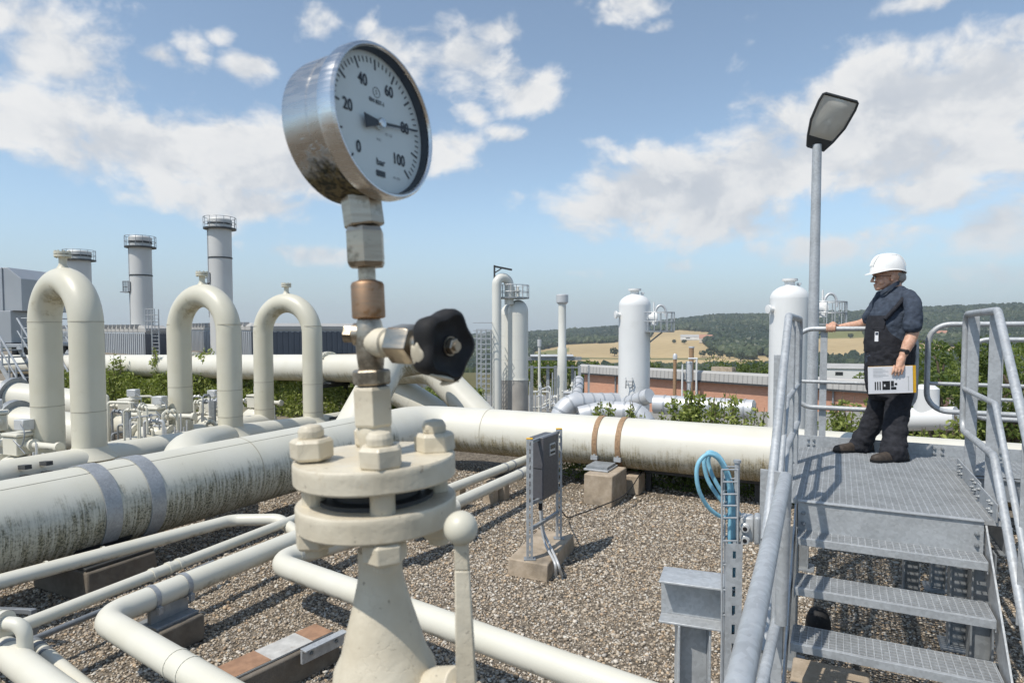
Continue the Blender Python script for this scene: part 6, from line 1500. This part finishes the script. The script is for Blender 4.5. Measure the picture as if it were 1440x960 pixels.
def tank(uc, Y, R, vt, label, plat, manu):
    c = V3(XU(uc, Y), Y, 0); z0 = float(terr(c[0], Y)); zt = P(0, vt, Y)[2]; zs = zt-.62; t = thing('storage_tank', label, 'tank', V3(c[0], Y, z0), 'white upright separator tanks')
    m = MB(); m.lathe(c+Z*z0, Z, [(R, 0), (R, zs-z0)]+[(r, z_-z0) for r, z_ in dome(R, .42, zs, n=10)], 48); m.build('shell', M['white'], t, 60)
    m = MB(); m.lathe(c+Z*(zt-.22), Z, [(.16, -.05), (.16, .14), (.24, .15), (.24, .22), (.05, .23)], 24); m.lathe(c+V3(R*.5, 0, zt-.42), Z, [(.04, 0), (.04, .22), (.07, .23), (.07, .29)], 12); m.build('top_nozzle', M['white'], t, 40)
    m = MB(); m.lathe(c+V3(-R*.92, -R*.2, zs-.35), V3(-1, -.2, 0), [(.08, 0), (.08, .15), (.14, .16), (.14, .22), (.02, .23)], 16); m.build('lifting_lug', M['white'], t, 40)
    m = MB()
    for dz in (1.5, 3.0, 4.3): clamp(m, c+Z*(zs-dz), Z, R-.002, .02, .005, 40)
    m.build('weld_seam', M['white'], t, 40)
    if plat:
        pu, pv, pr = plat; pc = V3(XU(pu, Y-.2), Y-.2, P(0, pv, Y)[2]); m = MB(); m.lathe(pc, Z, [(pr, -.05), (pr, 0)], 24); m.bar(pc+V3(-pr, 0, -.05), c+V3(R*.7, -.2, pc[2]-.9), .07, .05); m.bar(pc+V3(pr*.3, 0, -.05), pc+V3(-pr*1.0, 0, -.7), .05, .05); m.build('platform', M['galvdark'], t, 30)
        m = MB(); ringrail(m, pc, pr, .68, 16, tr=.017); m.build('platform_rail', M['galv'], t, 40)
        m = MB(); n_ = pc+V3(-.15, -.1, 0); m.lathe(n_+Z*.45-X_*.3, X_, [(.16, 0), (.16, .3), (.23, .31), (.23, .38), (.02, .4)], 18); m.lathe(n_+Z*.2, Z, [(.15, 0), (.15, .35), (.1, .45), (.03, .5), (.03, .85)], 14); m.build('manway', M['white'], t, 40)
        m = MB(); m.tube([n_+V3(.25+.2*math.cos(a), 0, .62+.32*math.sin(a)) for a in np.linspace(-.3, math.pi+.3, 14)], .045, 8); m.build('hose_bend', M['lag'], t, 50)
        if manu:
            m = MB(); q = pc+V3(-.28, .1, 0)
            m.tube([V3(q[0], q[1], z0), q], .045, 8); m.build('support_leg', M['dark'], t, 40)
    return t
tank(892, 24, .585, 406, 'whole white upright tank with railed side platform in the centre', (924, 465, .62), True)
tank(1109, 20.5, .585, 392, 'white upright tank half hidden behind lamp post and left railing', (1160, 455, .60), False)
m = MB(); c = V3(XU(885, 23.4), 23.38, 0)
for x in (-.12, .12): m.tube([c+V3(x, 0, P(0, 546, 23.4)[2]), c+V3(x, -.05, P(0, 535, 23.4)[2]), c+V3(x, .05, P(0, 531, 23.4)[2])], .02, 6)
for v in (536, 541): m.tube([c+V3(-.12, -.02, P(0, v, 23.4)[2]), c+V3(.12, -.02, P(0, v, 23.4)[2])], .015, 6)
o = m.build('ladder', M['galvdark'], None, 40); tag(o, 'little grey step irons on the lower front of the central white tank', 'ladder')
# lattice tower and pipe rack
t = thing('ladder_tower', 'slender steel lattice tower with cage left of the twin vessel', 'tower', V3(XU(678, 29), 29, -2)); m = MB(); z1 = P(0, 463, 29)[2]
for u in (670, 676, 683, 690):
    for dy in (0, .7): m.tube([V3(XU(u, 29), 29+dy, -2), V3(XU(u, 29), 29+dy, z1)], .022, 6)
for k in range(20):
    z_ = -2+(z1+2)*k/19
    m.tube([V3(XU(670, 29), 29, z_), V3(XU(690, 29), 29, z_)], .016, 5); m.tube([V3(XU(670, 29), 29.7, z_), V3(XU(690, 29), 29.7, z_)], .016, 5)
    if k < 19: m.tube([V3(XU(670, 29), 29, z_), V3(XU(683, 29), 29.7, z_+.23)], .012, 5)
m.build('lattice', M['galv'], t, 40)
m = MB()
for z_ in (z1-.05, z1+.3, z1-.4): m.tube([V3(XU(666, 29), 28.7, z_), V3(XU(691, 29), 28.7, z_), V3(XU(691, 29), 30, z_)], .02, 5)
m.build('top_rail', M['galv'], t, 40)
t = thing('pipe_rack', 'steel pipe rack with columns and pipes between vessel and vent stack', 'pipe rack', V3(XU(785, 36), 36, -2)); zb = P(0, 504, 36)[2]
for k, u in enumerate((748, 771, 781, 806, 815, 829)):
    m = MB(); m.box(V3(XU(u, 36), 36+.3*(k % 2), (zb-3)/2-.4), (.16 if k < 5 else .10, .16, zb+3.0)); m.build('column', M['galvdark'] if k in (0, 2, 3) else M['galv'], t, 0)
m = MB(); m.box(V3(XU(775, 36), 36, zb), (3.4, .3, .18)); m.box(V3(XU(775, 36), 36, zb-.5), (3.2, .1, .08)); m.build('beam', M['galvdark'], t, 0)
m = MB()
for k in range(6): m.tube([V3(XU(746, 36), 35.8+.12*k, zb+.14+.03*(k % 2)), V3(XU(806, 36), 35.8+.12*k, zb+.14+.03*(k % 2))], .05, 8)
m.build('pipe_run', M['lag'], t, 40)
# small process piping at the feet of the vessels
t = thing('process_piping', 'tangle of small pale pipes and valves below the vent stack', 'pipework', V3(XU(775, 27), 27, -2))
for k in range(26):
    u = RNG.uniform(748, 812); Y = RNG.uniform(24.5, 29); z_ = P(0, RNG.uniform(548, 580), Y)[2]; q = V3(XU(u, Y), Y, z_); L = RNG.uniform(.3, .9); dr = [X_, Z, unit(V3(.5, -.5, .3))][k % 3]; m = MB(); r = RNG.uniform(.02, .06)
    m.tube(arc_path([q, q+dr*L, q+dr*L-Z*RNG.uniform(.3, .8)+X_*.01], .1, 5), r, 8); m.lathe(q+dr*L*.4, dr, [(r*1.9, 0), (r*1.9, .06)], 10); m.build('pipe_run', M['lag' if k % 2 else 'vessel'], t, 40)
for k in range(9):
    u = 745+8*k; Y = 26+RNG.uniform(-1, 1); m = MB(); m.tube([V3(XU(u, Y), Y, -2), V3(XU(u, Y), Y, P(0, RNG.uniform(520, 556), Y)[2])], .025, 6); m.build('standpipe', M['galv'], t, 40)
for (u0, u1, Y0, Y1, v0_, v1_, lab) in ((150, 232, 10.0, 12.5, 566, 612, 'tangle of thin cream impulse pipes between largest and middle loops'), (268, 312, 12.2, 14.0, 556, 596, 'tangle of thin cream impulse pipes behind the middle loop')):
    t = thing('impulse_piping', lab, 'pipework', V3(XU((u0+u1)/2, Y0), Y0, 0), 'impulse piping among the valves')
    for k in range(13):
        u = RNG.uniform(u0, u1); Y = RNG.uniform(Y0, Y1); z_ = max(P(0, RNG.uniform(v0_, v1_), Y)[2], .15); q = V3(XU(u, Y), Y, z_); L = RNG.uniform(.15, .5); dr = [X_, B, unit(V3(.9, -.4, 0))][k % 3]; r = RNG.uniform(.012, .03); m = MB()
        m.tube(arc_path([V3(q[0], q[1], .02), q, q+dr*L, q+dr*L-Z*min(z_-.05, RNG.uniform(.2, .5))], .05, 5), r, 8)
        for s_ in (.3, .7): m.lathe(q+dr*L*s_-dr*.02, dr, [(r*2.0, 0), (r*2.0, .035)], 10)
        if k % 4 == 0: m.lathe(q+dr*L*.5, Z, [(.012, 0), (.012, .10), (.05, .105), (.05, .125), (.01, .13)], 12)
        m.build('small_pipe', M[['pipe_plain', 'lag', 'pipe_plain', 'galvdark'][k % 4]], t, 40)
def lagpipe(label, pts, r, rad=.6, joints=.35):
    t = thing('insulated_pipe', label, 'insulated pipe', pts[0]*V3(1, 1, 0)+Z*-2, 'silver insulated pipes behind the brown banded pipe'); m = MB(); pa = arc_path(pts, rad, 14); m.tube(pa, r, 30); m.build('lagging', M['lag'], t, 60)
    m = MB(); acc = 0
    for a_, b_ in zip(pa[:-1], pa[1:]):
        d_ = b_-a_; L = np.linalg.norm(d_); s_ = joints-acc
        while s_ < L: clamp(m, a_+d_*s_/L, d_, r, .05, .018, 28); s_ += joints
        acc = (acc+L) % joints
    m.build('joint_band', M['duct'], t, 40); return t
lagpipe('silver insulated elbow rising beside the vent stack', [P(785, 625, 20), P(788, 566, 20), P(868, 566, 20.5)], .31)
lagpipe('silver insulated pipe lying lower, left of the white tank', [P(815, 585, 19.4), P(850, 577, 19.4), P(905, 580, 19.0), P(914, 640, 18.8)], .30, .5)
lagpipe('silver insulated stub pointing out of the white tank foot', [P(876, 570, 23.0), P(914, 556, 22.0)], .26)
lagpipe('silver insulated pipe right of the white tank behind tall saplings', [P(920, 568, 20.5), P(1010, 573, 19.6), P(1060, 576, 19)], .30)
lagpipe('silver pipe between the insulated runs near the vent stack foot', [P(800, 572, 24), P(812, 555, 25), P(814, 534, 26)], .2, .3)
# brick hall
bl, br = V3(XU(822, 55), 55, 0), V3(XU(1230, 38.5), 38.5, 0); db = unit(br-bl); nb_ = V3(-db[1], db[0], 0); zr, ze, zg = -.72, -1.45, -7.0; L = np.linalg.norm(br-bl)
t = thing('brick_hall', 'long red brick hall with grey ribbed metal roof band', 'building', (bl+br)/2+Z*zg)
m = MB(); obox(m, bl, br, 18, zg, ze-1.0); obox(m, bl, br, .3, ze-1.001, ze); m.build('wall', M['brick'], t, 0)
m = MB(); pr_ = [(-.35, ze-.04), (-.30, zr-.16), (-.2, zr-.05), (0, zr), (18.3, zr-1.9), (18.3, ze-.9), (.1, ze-.06)]
m.prism(pr_, bl-db*.3, (nb_, Z, db), L+.6)
for i in range(int(L/.35)): q = bl+db*(i+.5)*.35; m.bar(q-nb_*.36+Z*(ze-.02), q-nb_*.31+Z*(zr-.16), .05, .04)
m.build('roof', M['roofgrey'], t, 30)
m = MB(); m.box((bl+br)/2-nb_*.38+Z*(ze-.05), (L+.7, .12, .12), (db, nb_, Z)); m.build('gutter', M['dark'], t, 0)
for s_, z_, w_ in ((.52, -4.0, 1.4), (.60, -4.0, 1.4), (.68, -4.6, 1.1), (.82, -4.0, 1.4), (.1, -4.0, 2.2), (.22, -4.0, 2.2)):
    q = bl+db*L*s_; m = MB(); m.box(q-nb_*.02+Z*z_, (w_, .08, 1.1), (db, nb_, Z)); f_ = m.build('window', M['galvdark'], t, 0); m = MB(); m.box(q-nb_*.07+Z*z_, (w_-.16, .03, .94), (db, nb_, Z)); m.build('pane', M['glassdark'], f_, 0)
for s_ in (.15, .48, .72, .9):
    q = bl+db*L*s_; m = MB(); m.tube([q-nb_*.1+Z*ze, q-nb_*.1+Z*zg], .06, 8); m.build('downpipe', M['galvdark'], t, 40)
m = MB(); m.box(bl+db*L*.55+nb_*.8+Z*(zr+.12), (1.6, .6, .3), (db, nb_, Z)); m.box(bl+db*L*.78+nb_*.8+Z*(zr+.12), (.8, .6, .35), (db, nb_, Z)); m.build('roof_hatch', M['concrete'], t, 0)
# flat roofed works and house further down the valley
t = thing('flat_roof_hall', 'low hall with broad white flat roof seen under the rails', 'building', V3(XU(1180, 66), 66, -9)); m = MB(); obox(m, (XU(1128, 60), 60), (XU(1222, 58), 58), 17, -9.5, -4.1); m.build('wall', M['render'], t, 0)
m = MB(); obox(m, (XU(1127, 60)-.1, 59.8), (XU(1223, 58)+.1, 57.8), 17.4, -4.1, -3.8); m.build('roof', M['roofwhite'], t, 0)
m = MB()
for k in range(4): m.box(V3(XU(1140+20*k, 66), 66, -3.6), (1.2, .9, .45))
m.build('roof_light', M['lag'], t, 0)
def house(label, u, Y, w, h, rh, dep, mat_w, mat_r, rot=.3):
    x = XU(u, Y); z0 = float(terr(x, Y)); t = thing('house', label, 'house', V3(x, Y, z0), 'village houses in the valley'); a_ = V3(math.cos(rot), -math.sin(rot), 0); b_ = V3(math.sin(rot), math.cos(rot), 0); c = V3(x, Y, z0)
    m = MB(); m.box(c+Z*h/2, (w, dep, h), (a_, b_, Z)); m.build('wall', mat_w, t, 0)
    m = MB(); q = [(-w/2-.3, 0), (w/2+.3, 0), (0, rh)]; m.prism([(-dep/2-.4, -.1), (dep/2+.4, -.1), (0, rh)], c+Z*h-a_*(w/2+.3), (b_, Z, a_), w+.6); m.build('roof', mat_r, t, 0)
    for k in (-.25, .25): m = MB(); m.box(c+a_*w*k-b_*(dep/2+.01)+Z*h*.55, (w*.14, .06, h*.28), (a_, b_, Z)); m.build('window', M['glassdark'], t, 0)
house('pale pink house with red roof seen between rail and man', 1170, 235, 6.0, 3.4, 2.2, 8, M['render'], M['tile'])
house('farmhouse with red roof on the far field edge', 993, 1250, 26, 9, 7, 14, M['render'], M['tile'])
house('long white farm shed on the far hillside', 978, 1330, 60, 7, 4, 16, M['roofwhite'], M['roofgrey'])
house('small cream house on the hill behind the right rail', 1322, 1150, 20, 8, 6, 12, M['render'], M['tile'])
house('white cottage in the trees under the right rail', 1370, 420, 12, 4.5, 4, 9, M['roofwhite'], M['tile'])
house('low white works shed left of the man below the field', 1195, 210, 16, 4, 1.2, 12, M['roofwhite'], M['roofgrey'])
# single trees in the far fields
def field_tree(u, v, h, label):
    # walk along the ray until it meets the terrain
    lo = None
    for Y in np.arange(500, 2200, 8):
        q = P(u, v, Y)
        if q[2] < float(terr(q[0], Y)): lo = q; break
    if lo is None: return
    lo = V3(lo[0], lo[1], float(terr(lo[0], lo[1]))); t = thing('tree', label, 'tree', lo, 'single trees standing in the far fields'); m = MB(); m.tube([lo, lo+Z*h*.5], h*.03, 6); m.build('trunk', M['bark'], t, 40)
    n = 160; d = RNG.normal(0, 1, (n, 3)); d /= np.linalg.norm(d, axis=1)[:, None]; leaf_mesh('crown', lo+Z*h*.6+d*V3(h*.55, h*.55, h*.42)*RNG.uniform(.5, 1, (n, 1)), h*.16, M['forest'], t, np.clip(RNG.normal(.35, .25, n), 0, 1))
for (u, v, h, lab) in ((864, 501, 15, 'round dark tree on the field left of the white tank'), (1001, 503, 17, 'largest round tree on the stubble field right of the tank'), (988, 502, 11, 'small tree just left of the largest field tree'), (1013, 504, 11, 'small tree just right of the largest field tree'), (1026, 505, 11, 'second small tree right of the largest field tree'), (1196, 476, 10, 'little tree on the green strip behind the hand'), (1041, 509, 14, 'tree at the forest foot above the brick hall roof'), (962, 484, 9, 'tree beside the farm on the upper field'), (948, 483, 8, 'bush on the upper field left of the farm')): field_tree(u, v, h, lab)
# ------------------------------------------------------------------ hedges and bushes near the site
hedge('hedge', 'low dark hedge under the brown banded right hand pipe', R0p*V3(1, 1, 0)+A*(tR+2.2)+B*.62, R0p*V3(1, 1, 0)+A*2.2+B*.62, .75, .35, .62, 15000, .030, M['leaf'])
hedge('hedge', 'tall green hedge beneath the far pipe behind the loops', V3(XU(110, 21), 21, 0), V3(XU(520, 16.6), 16.6, 0), 1.6, .80, 1.15, 30000, .055, M['leafbright'])
hedge('hedge', 'bright hedge patch behind the slanted pipes and handwheel', V3(XU(520, 16.4), 16.4, 0), V3(XU(668, 15.5), 15.5, -.3), 1.5, .8, 1.15, 9000, .055, M['leafbright'])
for (u, Y, h, sp_, n, lab) in ((165, 19.5, 1.75, .35, 350, 'reddish twiggy bush rising above the far pipe'), (221, 19, 1.95, .3, 420, 'leafy bush above far pipe beside the roof ladder'), (283, 18.2, 1.85, .5, 620, 'leafy bush behind the middle loop above the far pipe'), (346, 17.6, 1.6, .3, 260, 'small sprig above far pipe left of the smallest loop')):
    sapling('bush', lab, V3(XU(u, Y), Y, 0), h, sp_, 7, n, .06, M['leafbright'], 'bushes behind the far pipe', 'bush')
for (u, Y, z0, vt, sp_, n, lab) in ((843, 9.75, .1, 563, .16, 230, 'sparse sapling left of the white tank'), (860, 10.0, .1, 556, .2, 260, 'leafy sapling in front of the white tank left edge'), (887, 9.9, .1, 560, .12, 140, 'thin upright sapling before the white tank'), (906, 9.6, .3, 575, .15, 120, 'low yellowish sprig right of the white tank foot'), (965, 9.5, .1, 532, .28, 700, 'tallest bushy sapling before the silver vent drum'), (990, 9.4, .1, 548, .30, 720, 'dense sapling right of the tallest sapling'), (944, 9.6, .2, 562, .22, 260, 'low sapling left of the tallest sapling'), (1012, 9.3, .2, 545, .25, 120, 'airy sapling with few leaves at the brick wall'), (1040, 9.1, .1, 552, .24, 430, 'bushy sapling near the left stair railing'), (1062, 9.2, .1, 572, .2, 160, 'low sapling touching the left stair railing'),
                                  (1178, 8.6, .1, 562, .3, 420, 'leafy bush below the hand of the man'), (1200, 8.5, .1, 545, .22, 320, 'sapling left of the knees of the man'), (1165, 8.8, .2, 585, .25, 300, 'low bush behind the lamp post foot'), (1325, 7.9, .2, 585, .25, 260, 'low bush right of the legs of the man'), (1370, 7.7, .2, 580, .25, 260, 'low bush behind the right railing posts'), (1296, 8.2, .3, 598, .2, 160, 'small sprig behind the boots of the man')):
    b_ = V3(XU(u, Y), Y, max(float(terr(XU(u, Y), Y)), 0)); zt = P(u, vt, Y)[2]
    sapling('sapling', lab, b_, (zt-b_[2])*1.03, sp_*1.15, 8, int(n*2.6), .040, M['leafbright'], 'saplings behind the right hand pipe', 'sapling')
for (u, Y, vt, r, n, lab) in ((1325, 17.5, 492, 1.1, 3600, 'round green tree right of the man, nearest the loop rail'), (1372, 19, 500, 1.4, 3600, 'green tree behind the right railing posts'), (1425, 18, 482, 1.7, 4200, 'dark green tree at the right edge behind the rails'), (1290, 21, 505, 1.0, 2200, 'small tree half hidden behind the man'), (1405, 24, 500, 1.6, 2600, 'tree in the gap between right railing posts'), (1490, 20, 484, 1.8, 2600, 'tree just beyond the right edge')):
    x = XU(u, Y); z0 = float(terr(x, Y)); zt = P(u, vt, Y)[2]; tree('tree', lab, V3(x, Y, z0), zt-z0, r, n, .085, M['leaf'], 'trees right of the platform')
rngb = np.random.default_rng(5)
for k, (u, Y, vt, r, lab) in enumerate(((838, 75, 512, 3.0, 'bushy tree behind the left end of the brick hall'), (812, 60, 505, 2.6, 'tree left of the brick hall, right of the vent stack'), (770, 62, 503, 2.8, 'tree behind the pipe rack'), (1235, 62, 540, 2.4, 'tree behind the boots of the man'), (900, 90, 508, 3, 'tree above the brick hall behind the white tank'), (1010, 95, 511, 3.2, 'tree peeping over the brick hall roof'), (1060, 92, 512, 3.0, 'tree over the right end of the brick hall'))):
    x = XU(u, Y); z0 = float(terr(x, Y)); zt = P(u, vt, Y)[2]; tree('tree', lab, V3(x, Y, z0), max(zt-z0, 3.5), r, 1500, .22, M['leaf'], 'trees around the brick hall')
m = MB(); a_ = P(1255, 590, 12); b_ = P(1345, 588, 11.2); d_ = unit(b_-a_); t = thing('white_vessel', 'white horizontal vessel behind the platform right of the man', 'vessel', a_*V3(1, 1, 0)-Z*1); m.lathe(a_, d_, [(.0001, 0), (.12, .03), (.19, .10), (.21, .2), (.21, np.linalg.norm(b_-a_))], 30); m.build('shell', M['white'], t, 60)
m = MB(); q = P(1302, 588, 11.6); m.lathe(q, Z, [(.20, 0), (.20, P(1302, 546, 11.6)[2]-q[2]), (.12, P(1302, 541, 11.6)[2]-q[2]), (.0001, P(1302, 540, 11.6)[2]-q[2])], 24); m.build('dome', M['white'], t, 40)
# ------------------------------------------------------------------ the summer air over the valley
m = MB(); m.box((0, 900, 22), (5200, 4000, 170)); mh = bpy.data.materials.new('haze'); mh.use_nodes = True; mh.node_tree.nodes.clear(); Th = NT(mh.node_tree)
pv = Th.n('ShaderNodeVolumePrincipled'); pv.inputs['Color'].default_value = (.86, .92, 1.0, 1); pv.inputs['Density'].default_value = HAZE_D; pv.inputs['Anisotropy'].default_value = .2
ho = Th.n('ShaderNodeOutputMaterial'); Th.put(ho.inputs['Volume'], pv.outputs[0])
hz_o = m.build('haze', mh, None, 0, base=V3(0, 900, -63)); tag(hz_o, 'thin summer haze lying over the yard and valley', 'haze', kind='stuff')
mh.cycles.homogeneous_volume = True
